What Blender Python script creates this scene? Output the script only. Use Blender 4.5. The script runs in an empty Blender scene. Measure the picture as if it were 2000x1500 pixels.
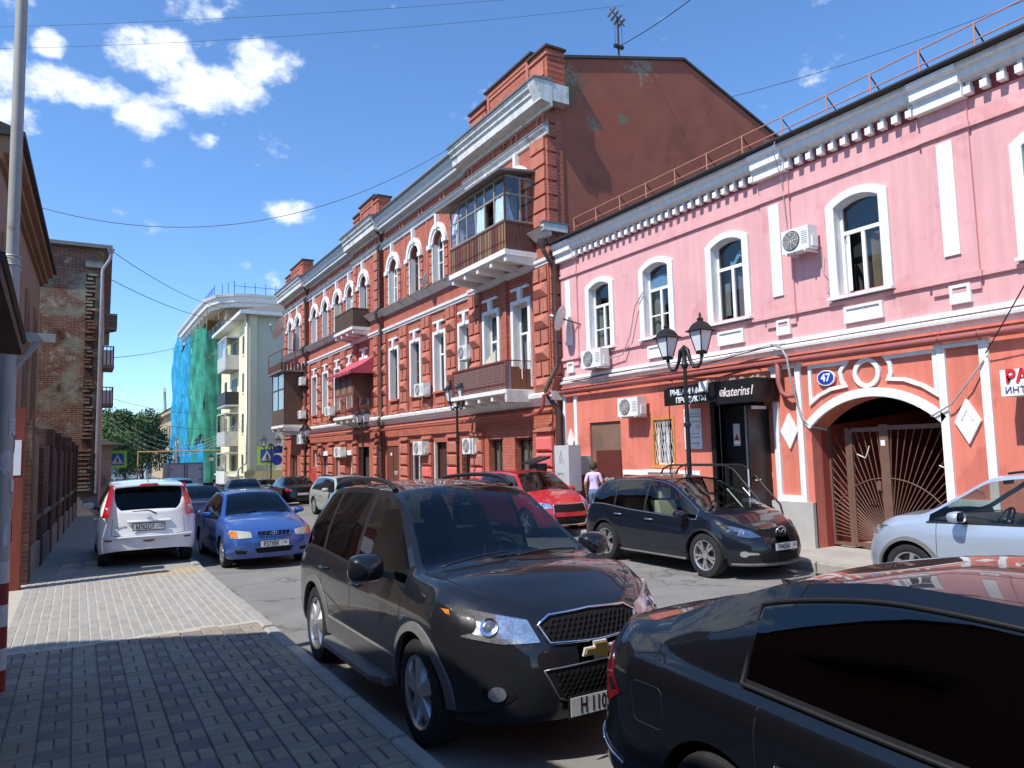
import bpy, bmesh, math, random
from math import sin, cos, pi, radians, sqrt, atan2
from mathutils import Vector, Matrix
random.seed(7)
D = bpy.data; S = bpy.context.scene; C = S.collection

# ------------------------------------------------------------------ camera
CAM_H = 2.1
PITCH, ROLL, YAW = 0.090291, 0.024602, 0.536317
cam = D.cameras.new('camera'); cam_o = D.objects.new('camera', cam); C.objects.link(cam_o); S.camera = cam_o
cam.sensor_width = 36.0; cam.lens = 36.0*1430/2000; cam.clip_start = 0.05; cam.clip_end = 5000
fw = Vector((sin(YAW)*cos(PITCH), cos(YAW)*cos(PITCH), sin(PITCH)))
rt = Vector((cos(YAW), -sin(YAW), 0)); up = rt.cross(fw)
r2 = rt*cos(ROLL) - up*sin(ROLL); u2 = up*cos(ROLL) + rt*sin(ROLL)
cam_o.matrix_world = Matrix(((r2.x, u2.x, -fw.x, 0), (r2.y, u2.y, -fw.y, 0), (r2.z, u2.z, -fw.z, CAM_H), (0, 0, 0, 1)))

# ------------------------------------------------------------------ light
SUN = Vector((-1.0, -0.2, 1.3)).normalized()          # towards the sun
el = math.asin(SUN.z); az = atan2(SUN.x, SUN.y)
sun = D.lights.new('sun', 'SUN'); sun.energy = 4.15; sun.angle = radians(0.53); sun.color = (1.0, 0.955, 0.89)
sun_o = D.objects.new('sun', sun); C.objects.link(sun_o)
sun_o.rotation_euler = SUN.to_track_quat('Z', 'Y').to_euler(); sun_o.location = (0, 0, 40)
S.view_settings.view_transform = 'Standard'; S.view_settings.look = 'None'
S.view_settings.exposure = 0.45; S.view_settings.gamma = 1.0; S.view_settings.use_curve_mapping = False
W = D.worlds.new('World'); S.world = W; W.use_nodes = True

def build_world():
    nt = W.node_tree; N = nt.nodes; L = nt.links; N.clear()
    out = N.new('ShaderNodeOutputWorld'); bg = N.new('ShaderNodeBackground'); bg.inputs[1].default_value = 0.148
    L.new(bg.outputs[0], out.inputs[0])
    sky = N.new('ShaderNodeTexSky'); sky.sky_type = 'NISHITA'; sky.sun_disc = False
    sky.sun_elevation = el; sky.sun_rotation = az; sky.altitude = 100; sky.air_density = 1.0; sky.dust_density = 0.0; sky.ozone_density = 4.5
    # drifting summer cumulus: noise on the sky direction, gathered in cloud groups
    geo = N.new('ShaderNodeTexCoord'); vec = geo.outputs['Generated']
    def mth(op, a, b=None, c=None):
        n = N.new('ShaderNodeMath'); n.operation = op
        for i, v in enumerate((a, b, c)):
            if v is None: continue
            if hasattr(v, 'links'): L.new(v, n.inputs[i])
            else: n.inputs[i].default_value = v
        return n.outputs[0]
    def noise(scale, det, rough, off, sq=1.0):
        m = N.new('ShaderNodeMapping'); m.inputs['Location'].default_value = off; m.inputs['Scale'].default_value = (1, 1, sq)
        L.new(vec, m.inputs['Vector'])
        n = N.new('ShaderNodeTexNoise'); n.inputs['Scale'].default_value = scale; n.inputs['Detail'].default_value = det; n.inputs['Roughness'].default_value = rough
        L.new(m.outputs[0], n.inputs['Vector']); return n.outputs['Fac']
    n1 = noise(14.0, 8, 0.58, (3.1, 1.7, 0.4), 1.5); n2 = noise(45.0, 5, 0.6, (0.7, 2.2, 5.0), 1.4)
    tex = mth('ADD', mth('MULTIPLY', n1, 0.72), mth('MULTIPLY', n2, 0.28))
    # cloud groups: (azimuth from +Y clockwise deg, elevation deg, half width deg, half height deg, weight)
    groups = CLOUDS
    total = None
    for (a, e, w, h, wt) in groups:
        a = radians(a); e = radians(e)
        d = Vector((sin(a)*cos(e), cos(a)*cos(e), sin(e)))
        side = Vector((cos(a), -sin(a), 0)); upv = side.cross(d)
        def dot(v):
            n = N.new('ShaderNodeVectorMath'); n.operation = 'DOT_PRODUCT'; L.new(vec, n.inputs[0]); n.inputs[1].default_value = v; return n.outputs['Value']
        x = mth('DIVIDE', dot(side), math.tan(radians(w))); y = mth('DIVIDE', dot(upv), math.tan(radians(h)))
        r2_ = mth('ADD', mth('MULTIPLY', x, x), mth('MULTIPLY', y, y))
        g = mth('MULTIPLY', mth('MULTIPLY', mth('MAXIMUM', mth('SUBTRACT', 1.0, r2_), 0.0), wt), mth('GREATER_THAN', dot(d), 0.0))
        total = g if total is None else mth('MAXIMUM', total, g)
    dens = mth('ADD', mth('MULTIPLY_ADD', tex, 1.7, -0.37), mth('MULTIPLY', total, 0.46))
    ramp = N.new('ShaderNodeMapRange'); ramp.interpolation_type = 'SMOOTHSTEP'
    L.new(dens, ramp.inputs[0]); ramp.inputs[1].default_value = 0.62; ramp.inputs[2].default_value = 0.98
    fac = mth('MULTIPLY', ramp.outputs[0], 0.93)
    mix = N.new('ShaderNodeMix'); mix.data_type = 'RGBA'
    L.new(fac, mix.inputs['Factor']); 
    hs = N.new('ShaderNodeHueSaturation'); hs.inputs['Saturation'].default_value = 1.0; hs.inputs['Value'].default_value = 1.0
    tn = N.new('ShaderNodeMix'); tn.data_type = 'RGBA'; tn.blend_type = 'MULTIPLY'; tn.inputs['Factor'].default_value = 1.0; tn.inputs['B'].default_value = (0.78, 0.98, 1.15, 1)
    L.new(sky.outputs[0], tn.inputs['A']); L.new(tn.outputs['Result'], hs.inputs['Color']); L.new(hs.outputs[0], mix.inputs['A'])
    sh = N.new('ShaderNodeMapRange'); L.new(n2, sh.inputs[0]); sh.inputs[1].default_value = 0.3; sh.inputs[2].default_value = 0.7
    cc = N.new('ShaderNodeMix'); cc.data_type = 'RGBA'; L.new(sh.outputs[0], cc.inputs['Factor'])
    cc.inputs['A'].default_value = (5.0, 5.5, 6.2, 1); cc.inputs['B'].default_value = (6.1, 6.4, 6.8, 1)
    L.new(cc.outputs['Result'], mix.inputs['B'])
    L.new(mix.outputs['Result'], bg.inputs[0])

# azimuth/elevation of the cloud groups seen over the street and others scattered round the sky
CLOUDS = [(4.2, 27.2, 4.2, 2.2, 1.0), (8.2, 26.0, 4.4, 2.7, 1.0), (11.6, 28.0, 4.2, 2.2, 1.0), (8.6, 30.8, 3.6, 1.6, .8), (-0.6, 24.2, 4.4, 1.6, 1.0), (3.6, 23.3, 2.8, 1.8, 1.0), (-5.2, 24.6, 1.8, 2.2, .95), (-4.6, 21.6, 2.2, 1.6, .9),
          (-2.3, 26.6, 1.2, 1.0, .85), (7.5, 22.2, 1.5, .9, .75), (13.8, 17.9, 2.7, 1.4, 1.0), (-24, 33, 14, 8, 1.0), (-70, 30, 20, 9, 1.0), (-150, 26, 24, 9, 1.0), (140, 35, 18, 9, 1.0)]
build_world()

# ------------------------------------------------------------------ materials
MATS = {}
def nodes_of(m):
    return m.node_tree.nodes, m.node_tree.links, m.node_tree.nodes['Principled BSDF']
def srgb(r, g, b):
    f = lambda c: (c/255/12.92) if c <= 10 else ((c/255+0.055)/1.055)**2.4
    return (f(r), f(g), f(b))
def mat(name, col, rough=0.7, var=0.12, scale=3.0, bump=0.0, bscale=60.0, metal=0.0, spec=0.5, stretch=(1, 1, 1), col2=None, blotch=None, coat=0.0, emis=None, streak=0.0):
    """procedural material: base colour broken up by two noises on the world position, optional second colour in blotches and fine bump"""
    if name in MATS: return MATS[name]
    m = D.materials.new(name); m.use_nodes = True; N, L, B = nodes_of(m)
    B.inputs['Roughness'].default_value = rough; B.inputs['Metallic'].default_value = metal; B.inputs['Specular IOR Level'].default_value = spec
    if coat: B.inputs['Coat Weight'].default_value = coat; B.inputs['Coat Roughness'].default_value = 0.02
    geo = N.new('ShaderNodeNewGeometry'); mp = N.new('ShaderNodeMapping'); mp.inputs['Scale'].default_value = stretch
    L.new(geo.outputs['Position'], mp.inputs['Vector'])
    n = N.new('ShaderNodeTexNoise'); n.inputs['Scale'].default_value = scale; n.inputs['Detail'].default_value = 7; n.inputs['Roughness'].default_value = 0.62
    L.new(mp.outputs[0], n.inputs['Vector'])
    r = N.new('ShaderNodeValToRGB'); r.color_ramp.elements[0].position = 0.28; r.color_ramp.elements[1].position = 0.74
    a = tuple(max(0, c*(1-var)) for c in col); b = tuple(min(1, c*(1+var)) for c in col)
    r.color_ramp.elements[0].color = (*a, 1); r.color_ramp.elements[1].color = (*b, 1)
    L.new(n.outputs['Fac'], r.inputs['Fac']); colout = r.outputs['Color']
    if col2:
        th, sc = blotch or (0.6, 1.5)
        n2 = N.new('ShaderNodeTexNoise'); n2.inputs['Scale'].default_value = sc; n2.inputs['Detail'].default_value = 9; n2.inputs['Roughness'].default_value = 0.68
        L.new(mp.outputs[0], n2.inputs['Vector'])
        r2_ = N.new('ShaderNodeValToRGB'); r2_.color_ramp.elements[0].position = th; r2_.color_ramp.elements[1].position = th+0.07
        L.new(n2.outputs['Fac'], r2_.inputs['Fac'])
        mx = N.new('ShaderNodeMix'); mx.data_type = 'RGBA'; L.new(r2_.outputs['Color'], mx.inputs['Factor']); L.new(colout, mx.inputs['A']); mx.inputs['B'].default_value = (*col2, 1)
        colout = mx.outputs['Result']
    if streak:      # rain streaks running down the wall
        ms = N.new('ShaderNodeMapping'); ms.inputs['Scale'].default_value = (5.0, 5.0, .32); L.new(geo.outputs['Position'], ms.inputs['Vector'])
        ns = N.new('ShaderNodeTexNoise'); ns.inputs['Scale'].default_value = 1.6; ns.inputs['Detail'].default_value = 6; ns.inputs['Roughness'].default_value = .6; L.new(ms.outputs[0], ns.inputs['Vector'])
        rs_ = N.new('ShaderNodeMapRange'); L.new(ns.outputs['Fac'], rs_.inputs[0]); rs_.inputs[1].default_value = .36; rs_.inputs[2].default_value = .60; rs_.inputs[3].default_value = 1-streak; rs_.inputs[4].default_value = 1.0
        sc_ = N.new('ShaderNodeVectorMath'); sc_.operation = 'SCALE'; L.new(colout, sc_.inputs[0]); L.new(rs_.outputs[0], sc_.inputs['Scale']); colout = sc_.outputs[0]
    L.new(colout, B.inputs['Base Color'])
    if bump:
        nb = N.new('ShaderNodeTexNoise'); nb.inputs['Scale'].default_value = bscale; nb.inputs['Detail'].default_value = 4
        L.new(mp.outputs[0], nb.inputs['Vector'])
        bp = N.new('ShaderNodeBump'); bp.inputs['Strength'].default_value = bump; bp.inputs['Distance'].default_value = 0.01
        L.new(nb.outputs['Fac'], bp.inputs['Height']); L.new(bp.outputs[0], B.inputs['Normal'])
    if emis: B.inputs['Emission Color'].default_value = (*emis[0], 1); B.inputs['Emission Strength'].default_value = emis[1]
    MATS[name] = m; return m
def brickmat(name, c1, c2, mortar, axis='x', bw=0.26, bh=0.077, ms=0.012, rough=0.85, bump=0.6, stain=None, var=0.25):
    """brick courses on a vertical wall: axis is the wall's normal; colour varies brick by brick and in stains"""
    if name in MATS: return MATS[name]
    m = D.materials.new(name); m.use_nodes = True; N, L, B = nodes_of(m); B.inputs['Roughness'].default_value = rough; B.inputs['Specular IOR Level'].default_value = 0.25
    geo = N.new('ShaderNodeNewGeometry'); sp = N.new('ShaderNodeSeparateXYZ'); L.new(geo.outputs['Position'], sp.inputs[0])
    cb = N.new('ShaderNodeCombineXYZ')
    if axis == 'xy':
        ad = N.new('ShaderNodeMath'); ad.operation = 'ADD'; L.new(sp.outputs[0], ad.inputs[0]); L.new(sp.outputs[1], ad.inputs[1]); L.new(ad.outputs[0], cb.inputs[0])
    else: L.new(sp.outputs[1 if axis == 'x' else 0], cb.inputs[0])
    L.new(sp.outputs[2], cb.inputs[1])
    bt = N.new('ShaderNodeTexBrick'); bt.inputs['Scale'].default_value = 1.0; bt.inputs['Brick Width'].default_value = bw; bt.inputs['Row Height'].default_value = bh; bt.inputs['Mortar Size'].default_value = ms; bt.inputs['Mortar Smooth'].default_value = 0.3
    bt.inputs['Color1'].default_value = (*c1, 1); bt.inputs['Color2'].default_value = (*c2, 1); bt.inputs['Mortar'].default_value = (*mortar, 1)
    L.new(cb.outputs[0], bt.inputs['Vector'])
    n = N.new('ShaderNodeTexNoise'); n.inputs['Scale'].default_value = 1.6; n.inputs['Detail'].default_value = 8; n.inputs['Roughness'].default_value = 0.65; L.new(geo.outputs['Position'], n.inputs['Vector'])
    mr = N.new('ShaderNodeMapRange'); L.new(n.outputs['Fac'], mr.inputs[0]); mr.inputs[1].default_value = 0.25; mr.inputs[2].default_value = 0.75; mr.inputs[3].default_value = 1-var; mr.inputs[4].default_value = 1+var*0.6
    mu = N.new('ShaderNodeVectorMath'); mu.operation = 'SCALE'; L.new(bt.outputs['Color'], mu.inputs[0]); L.new(mr.outputs[0], mu.inputs['Scale'])
    colout = mu.outputs[0]
    for k, (sc, th, colr, sx) in enumerate(stain or []):
        mp = N.new('ShaderNodeMapping'); mp.inputs['Scale'].default_value = (sx[0], sx[1], sx[2]); mp.inputs['Location'].default_value = (k*3.7, k*1.3, k*2.1); L.new(geo.outputs['Position'], mp.inputs['Vector'])
        n2 = N.new('ShaderNodeTexNoise'); n2.inputs['Scale'].default_value = sc; n2.inputs['Detail'].default_value = 9; n2.inputs['Roughness'].default_value = 0.7; L.new(mp.outputs[0], n2.inputs['Vector'])
        rr = N.new('ShaderNodeMapRange'); L.new(n2.outputs['Fac'], rr.inputs[0]); rr.inputs[1].default_value = th; rr.inputs[2].default_value = th+0.12
        mx = N.new('ShaderNodeMix'); mx.data_type = 'RGBA'; L.new(rr.outputs[0], mx.inputs['Factor']); L.new(colout, mx.inputs['A']); mx.inputs['B'].default_value = (*colr, 1); colout = mx.outputs['Result']
    L.new(colout, B.inputs['Base Color'])
    bp = N.new('ShaderNodeBump'); bp.inputs['Strength'].default_value = bump; bp.inputs['Distance'].default_value = 0.012; bp.invert = True
    ad2 = N.new('ShaderNodeMath'); ad2.operation = 'MULTIPLY_ADD'; L.new(n.outputs['Fac'], ad2.inputs[0]); ad2.inputs[1].default_value = 0.6; L.new(bt.outputs['Fac'], ad2.inputs[2])
    L.new(ad2.outputs[0], bp.inputs['Height']); L.new(bp.outputs[0], B.inputs['Normal'])
    MATS[name] = m; return m
def glassmat(name, tint, refl=0.06, rough=0.0, wav=0.0):
    """thin window sheet: tinted see-through with a fresnel reflection"""
    if name in MATS: return MATS[name]
    m = D.materials.new(name); m.use_nodes = True; N = m.node_tree.nodes; L = m.node_tree.links; N.clear()
    o = N.new('ShaderNodeOutputMaterial'); t = N.new('ShaderNodeBsdfTransparent'); t.inputs[0].default_value = (*tint, 1)
    g = N.new('ShaderNodeBsdfGlossy'); g.inputs['Roughness'].default_value = rough; g.inputs[0].default_value = (1, 1, 1, 1)
    f = N.new('ShaderNodeLayerWeight'); f.inputs[0].default_value = 0.5
    pw = N.new('ShaderNodeMath'); pw.operation = 'POWER'; L.new(f.outputs['Facing'], pw.inputs[0]); pw.inputs[1].default_value = 4.0
    ad = N.new('ShaderNodeMath'); ad.operation = 'MULTIPLY_ADD'; L.new(pw.outputs[0], ad.inputs[0]); ad.inputs[1].default_value = 0.9; ad.inputs[2].default_value = refl; ad.use_clamp = True
    mx = N.new('ShaderNodeMixShader'); L.new(ad.outputs[0], mx.inputs[0]); L.new(t.outputs[0], mx.inputs[1]); L.new(g.outputs[0], mx.inputs[2]); L.new(mx.outputs[0], o.inputs[0])
    if wav:
        ge = N.new('ShaderNodeNewGeometry'); n = N.new('ShaderNodeTexNoise'); n.inputs['Scale'].default_value = 1.7; L.new(ge.outputs['Position'], n.inputs['Vector'])
        bp = N.new('ShaderNodeBump'); bp.inputs['Strength'].default_value = wav; bp.inputs['Distance'].default_value = 0.05; L.new(n.outputs['Fac'], bp.inputs['Height']); L.new(bp.outputs[0], g.inputs['Normal']); L.new(bp.outputs[0], f.inputs['Normal'])
    MATS[name] = m; return m
def paintmat(name, col, flake=0.0, rough=0.32, dust=0.10, metal=0.0):
    """car paint: coloured coat under clear lacquer, with road dust thickening towards the sills as real dirt does"""
    if name in MATS: return MATS[name]
    m = D.materials.new(name); m.use_nodes = True; N, L, B = nodes_of(m)
    B.inputs['Roughness'].default_value = rough; B.inputs['Metallic'].default_value = metal; B.inputs['Coat Weight'].default_value = 1.0; B.inputs['Coat Roughness'].default_value = 0.012; B.inputs['Specular IOR Level'].default_value = 0.12 if max(col) < .1 else 0.4
    g = N.new('ShaderNodeNewGeometry'); sp = N.new('ShaderNodeSeparateXYZ'); L.new(g.outputs['Position'], sp.inputs[0])
    n = N.new('ShaderNodeTexNoise'); n.inputs['Scale'].default_value = 5.0; n.inputs['Detail'].default_value = 8; n.inputs['Roughness'].default_value = 0.7; L.new(g.outputs['Position'], n.inputs['Vector'])
    mr = N.new('ShaderNodeMapRange'); L.new(sp.outputs[2], mr.inputs[0]); mr.inputs[1].default_value = 0.25; mr.inputs[2].default_value = 0.95; mr.inputs[3].default_value = dust*4.5; mr.inputs[4].default_value = dust*0.5
    mu = N.new('ShaderNodeMath'); mu.operation = 'MULTIPLY'; mu.use_clamp = True; L.new(n.outputs['Fac'], mu.inputs[0]); L.new(mr.outputs[0], mu.inputs[1])
    mx = N.new('ShaderNodeMix'); mx.data_type = 'RGBA'; L.new(mu.outputs[0], mx.inputs['Factor']); mx.inputs['A'].default_value = (*col, 1); mx.inputs['B'].default_value = (0.23, 0.20, 0.165, 1)
    L.new(mx.outputs['Result'], B.inputs['Base Color'])
    cr = N.new('ShaderNodeMapRange'); L.new(mu.outputs[0], cr.inputs[0]); cr.inputs[1].default_value = 0.0; cr.inputs[2].default_value = 0.45; cr.inputs[3].default_value = 0.012; cr.inputs[4].default_value = 0.28
    L.new(cr.outputs[0], B.inputs['Coat Roughness'])
    MATS[name] = m; return m

# ------------------------------------------------------------------ mesh helpers
class MB:
    def __init__(s): s.v = []; s.f = []
    def add(s, vs, fs):
        o = len(s.v); s.v += [tuple(p) for p in vs]; s.f += [tuple(i+o for i in f) for f in fs]; return s
    def box(s, x0, x1, y0, y1, z0, z1):
        return s.add([(x0,y0,z0),(x1,y0,z0),(x1,y1,z0),(x0,y1,z0),(x0,y0,z1),(x1,y0,z1),(x1,y1,z1),(x0,y1,z1)],
                     [(0,3,2,1),(4,5,6,7),(0,1,5,4),(1,2,6,5),(2,3,7,6),(3,0,4,7)])
    def frust(s, c, b, t, z0, z1):
        (cx, cy), (bx, by), (tx, ty) = c, b, t
        return s.add([(cx-bx,cy-by,z0),(cx+bx,cy-by,z0),(cx+bx,cy+by,z0),(cx-bx,cy+by,z0),(cx-tx,cy-ty,z1),(cx+tx,cy-ty,z1),(cx+tx,cy+ty,z1),(cx-tx,cy+ty,z1)],
                     [(0,3,2,1),(4,5,6,7),(0,1,5,4),(1,2,6,5),(2,3,7,6),(3,0,4,7)])
    def quad(s, a, b, c, d): return s.add([a, b, c, d], [(0, 1, 2, 3)])
    def poly(s, pts): return s.add(pts, [tuple(range(len(pts)))])
    def prism(s, pts, off):
        """polygon in space extruded by vector off"""
        n = len(pts); o = Vector(off); top = [tuple(Vector(p)+o) for p in pts]
        return s.add(list(pts)+top, [tuple(range(n-1, -1, -1)), tuple(range(n, 2*n))]+[(i, (i+1) % n, n+(i+1) % n, n+i) for i in range(n)])
    def strip(s, A, B, closed=False):
        n = len(A); o = list(A)+list(B); k = n if closed else n-1
        return s.add(o, [(i, (i+1) % n, n+(i+1) % n, n+i) for i in range(k)])
    def grid(s, rows):
        n = len(rows[0]); vs = [p for r in rows for p in r]
        return s.add(vs, [(i*n+j, i*n+j+1, (i+1)*n+j+1, (i+1)*n+j) for i in range(len(rows)-1) for j in range(n-1)])
    def tube(s, path, r, seg=8, caps=True):
        P = [Vector(p) for p in path]; n = len(P); rr = r if isinstance(r, (list, tuple)) else [r]*n; rings = []
        t0 = (P[1]-P[0]).normalized(); nrm = t0.orthogonal().normalized()
        for i in range(n):
            t = (P[min(i+1, n-1)]-P[max(i-1, 0)]).normalized()
            nrm = (nrm - t*nrm.dot(t)); nrm = nrm.normalized() if nrm.length > 1e-6 else t.orthogonal().normalized()
            b = t.cross(nrm)
            rings.append([tuple(P[i]+(nrm*cos(2*pi*k/seg)+b*sin(2*pi*k/seg))*rr[i]) for k in range(seg)])
        o = [p for q in rings for p in q]; f = []
        for i in range(n-1):
            for k in range(seg): f.append((i*seg+k, i*seg+(k+1) % seg, (i+1)*seg+(k+1) % seg, (i+1)*seg+k))
        if caps: f.append(tuple(range(seg-1, -1, -1))); f.append(tuple((n-1)*seg+k for k in range(seg)))
        return s.add(o, f)
    def lathe(s, prof, seg=20, c=(0, 0, 0), ax='z', a0=0.0):
        vs = []; n = len(prof)
        for k in range(seg):
            a = a0+2*pi*k/seg
            for (r, h) in prof:
                p = {'z': (r*cos(a), r*sin(a), h), 'x': (h, r*cos(a), r*sin(a)), 'y': (r*cos(a), h, r*sin(a))}[ax]
                vs.append((p[0]+c[0], p[1]+c[1], p[2]+c[2]))
        return s.add(vs, [(k*n+i, ((k+1) % seg)*n+i, ((k+1) % seg)*n+i+1, k*n+i+1) for k in range(seg) for i in range(n-1)])
    def xf(s, M):
        s.v = [tuple(M @ Vector(p)) for p in s.v]; return s
    def mesh(s, name, mt, smooth=False, ang=None):
        me = D.meshes.new(name); me.from_pydata(s.v, [], s.f)
        for m in (mt if isinstance(mt, (list, tuple)) else [mt]): me.materials.append(m)
        bm = bmesh.new(); bm.from_mesh(me); bmesh.ops.recalc_face_normals(bm, faces=bm.faces); bm.to_mesh(me); bm.free()
        if smooth:
            me.shade_smooth()
            if ang: me.set_sharp_from_angle(angle=radians(ang))
        return me
    def build(s, name, mt, parent=None, smooth=False, ang=None):
        return link(name, s.mesh(name, mt, smooth, ang), parent)
def link(name, me, parent=None, loc=None):
    o = D.objects.new(name, me); C.objects.link(o)
    if parent is not None:
        o.parent = parent
        if parent.get('wloc') is not None:
            o.matrix_parent_inverse = Matrix.Translation(-Vector(parent['wloc']))
            o['wloc'] = (0.0, 0.0, 0.0)
    if loc is not None: o.location = loc
    return o
def tag(o, label, cat, group=None, kind=None):
    o['label'] = label
    if cat: o['category'] = cat
    if group: o['group'] = group
    if kind: o['kind'] = kind
    return o
def thing(name, label, cat, loc=(0, 0, 0), group=None, world=False, rz=0.0):
    """Empty at a thing's base; world=True: its parts are given in world coordinates"""
    o = D.objects.new(name, None); C.objects.link(o); o.location = loc; o.rotation_euler = (0, 0, rz); o.empty_display_size = 0.3
    if world: o['wloc'] = tuple(loc)
    return tag(o, label, cat, group)
def struct(name, mb, mt, **k):
    o = mb.build(name, mt, **k); o['kind'] = 'structure'; return o
def copy_tree(o, parent=None, **props):
    c = o.copy(); C.objects.link(c)
    if parent is not None: c.parent = parent
    for k, v in props.items(): c[k] = v
    for ch in list(o.children): copy_tree(ch, c)
    return c
def text_mesh(txt, size, font_shear=0.0, extrude=0.004, bold=0.0, align='CENTER', space=1.0):
    cu = D.curves.new('lettering', 'FONT'); cu.body = txt; cu.size = size; cu.shear = font_shear; cu.extrude = extrude; cu.offset = bold; cu.align_x = align; cu.align_y = 'CENTER'; cu.space_character = space; cu.resolution_u = 3
    o = D.objects.new('lettering', cu); C.objects.link(o); bpy.context.view_layer.update()
    me = D.meshes.new_from_object(o.evaluated_get(bpy.context.evaluated_depsgraph_get())); D.objects.remove(o); D.curves.remove(cu); return me
def lettering(txt, size, M, mt, parent, name='lettering', sx=1.0, **k):
    me = text_mesh(txt, size, **k); me.transform(M @ Matrix.Diagonal((sx, 1, 1, 1))); me.materials.clear(); me.materials.append(mt)
    return link(name, me, parent)
def face_x(x, y, z):      # lettering on a wall that faces -X (the right-hand facades); reads left to right from the street
    return Matrix(((0, 0, -1, x), (-1, 0, 0, y), (0, 1, 0, z), (0, 0, 0, 1)))
def face_y(x, y, z):      # lettering that faces -Y
    return Matrix(((1, 0, 0, x), (0, 0, -1, y), (0, 1, 0, z), (0, 0, 0, 1)))
def pchip(pts):
    """monotone interpolation through (x,y) points"""
    xs = [p[0] for p in pts]; ys = [p[1] for p in pts]; n = len(xs)
    h = [xs[i+1]-xs[i] for i in range(n-1)]; d = [(ys[i+1]-ys[i])/h[i] for i in range(n-1)]
    m = [d[0]]+[0.0 if d[i-1]*d[i] <= 0 else (h[i-1]+h[i])*3/((2*h[i]+h[i-1])/d[i-1]+(h[i]+2*h[i-1])/d[i]) for i in range(1, n-1)]+[d[-1]]
    def f(x):
        if x <= xs[0]: return ys[0]
        if x >= xs[-1]: return ys[-1]
        i = 0
        while x > xs[i+1]: i += 1
        t = (x-xs[i])/h[i]; a = 1-t
        return ys[i]*(1+2*t)*a*a+h[i]*m[i]*t*a*a+ys[i+1]*t*t*(3-2*t)-h[i]*m[i+1]*t*t*a
    return f
def rounded(pts, r=0.25, k=4):
    """round the corners of a polygon"""
    n = len(pts); out = []
    for i in range(n):
        a, b, c = (Vector(pts[i-1]), Vector(pts[i]), Vector(pts[(i+1) % n]))
        p = b+(a-b)*r*0.5*min(1, 1); q = b+(c-b)*r*0.5
        for j in range(k+1):
            t = j/k; v = p*(1-t)**2+b*2*t*(1-t)+q*t*t; out.append((v.x, v.y))
    return dens(out)
def dens(pts, mx=0.12):
    out = []; n = len(pts)
    for i in range(n):
        a, b = pts[i], pts[(i+1) % n]; d = sqrt((a[0]-b[0])**2+(a[1]-b[1])**2); k = max(1, int(d/mx))
        out += [(a[0]+(b[0]-a[0])*j/k, a[1]+(b[1]-a[1])*j/k) for j in range(k)]
    return out
# ------------------------------------------------------------------ ground, road, pavements
ASPH = mat('asphalt', (0.215, 0.207, 0.190), 0.92, 0.16, 1.3, 0.5, 140, spec=0.25, col2=(0.27, 0.255, 0.225), blotch=(0.60, 0.55))
def crack(m):
    N, L, B = nodes_of(m); src = B.inputs['Base Color'].links[0].from_socket; g = N.new('ShaderNodeNewGeometry'); n = N.new('ShaderNodeTexNoise'); n.inputs['Scale'].default_value = 1.3; n.inputs['Detail'].default_value = 5; L.new(g.outputs['Position'], n.inputs['Vector'])
    a = N.new('ShaderNodeVectorMath'); a.operation = 'MULTIPLY_ADD'; L.new(n.outputs['Color'], a.inputs[0]); a.inputs[1].default_value = (1.2, 1.2, 1.2); L.new(g.outputs['Position'], a.inputs[2])
    v = N.new('ShaderNodeTexVoronoi'); v.feature = 'DISTANCE_TO_EDGE'; v.inputs['Scale'].default_value = .32; L.new(a.outputs[0], v.inputs['Vector']); r = N.new('ShaderNodeMapRange'); L.new(v.outputs['Distance'], r.inputs[0]); r.inputs[1].default_value = .002; r.inputs[2].default_value = .012; r.inputs[3].default_value = .62; r.inputs[4].default_value = 1
    n2 = N.new('ShaderNodeTexNoise'); n2.inputs['Scale'].default_value = 60; n2.inputs['Detail'].default_value = 3; L.new(g.outputs['Position'], n2.inputs['Vector']); r2_ = N.new('ShaderNodeMapRange'); L.new(n2.outputs['Fac'], r2_.inputs[0]); r2_.inputs[1].default_value = .3; r2_.inputs[2].default_value = .7; r2_.inputs[3].default_value = .82; r2_.inputs[4].default_value = 1.14
    p = N.new('ShaderNodeMath'); p.operation = 'MULTIPLY'; L.new(r.outputs[0], p.inputs[0]); L.new(r2_.outputs[0], p.inputs[1]); s = N.new('ShaderNodeVectorMath'); s.operation = 'SCALE'; L.new(src, s.inputs[0]); L.new(p.outputs[0], s.inputs['Scale']); L.new(s.outputs[0], B.inputs['Base Color'])
crack(ASPH)
PAVE = mat('paving_grey', (0.30, 0.285, 0.255), 0.9, 0.10, 3.0, 0.25, 90, spec=0.25)
PAVE_R = mat('pavement_pale', (0.38, 0.355, 0.31), 0.9, 0.16, 1.4, 0.4, 60, spec=0.25, col2=(0.27, .25, .215), blotch=(.58, 1.1))
KERB = mat('kerb_concrete', (0.33, 0.31, 0.275), 0.92, 0.18, 4, 0.6, 40, spec=0.2)
SAND = mat('joint_sand', (0.44, 0.40, 0.33), 0.95, 0.15, 8, spec=0.1)
EARTH = mat('bare_earth', (0.16, 0.14, 0.115), 0.95, 0.2, .4, spec=0.1)
struct('ground', MB().grid([[(-700, y, z), (700, y, z)] for y, z in ((-400, -.08), (30, -.08), (240, -9.55), (1500, -20))]), EARTH)
def sheet(name, x0, x1, y0, y1, z, mt, nx=1, ny=1):
    return struct(name, MB().grid([[(x0+(x1-x0)*i/nx, y0+(y1-y0)*j/ny, z) for i in range(nx+1)] for j in range(ny+1)]), mt)
def gsheet(name, x0, x1, y0, y1, dz, mt):
    ys_ = [y0]+([30.0] if y0 < 30 < y1 else [])+[y1]; g_ = lambda y: 0.0 if y < 30 else -.045*(y-30)
    return struct(name, MB().grid([[(x0, y, g_(y)+dz), (x1, y, g_(y)+dz)] for y in ys_]), mt)
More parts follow.
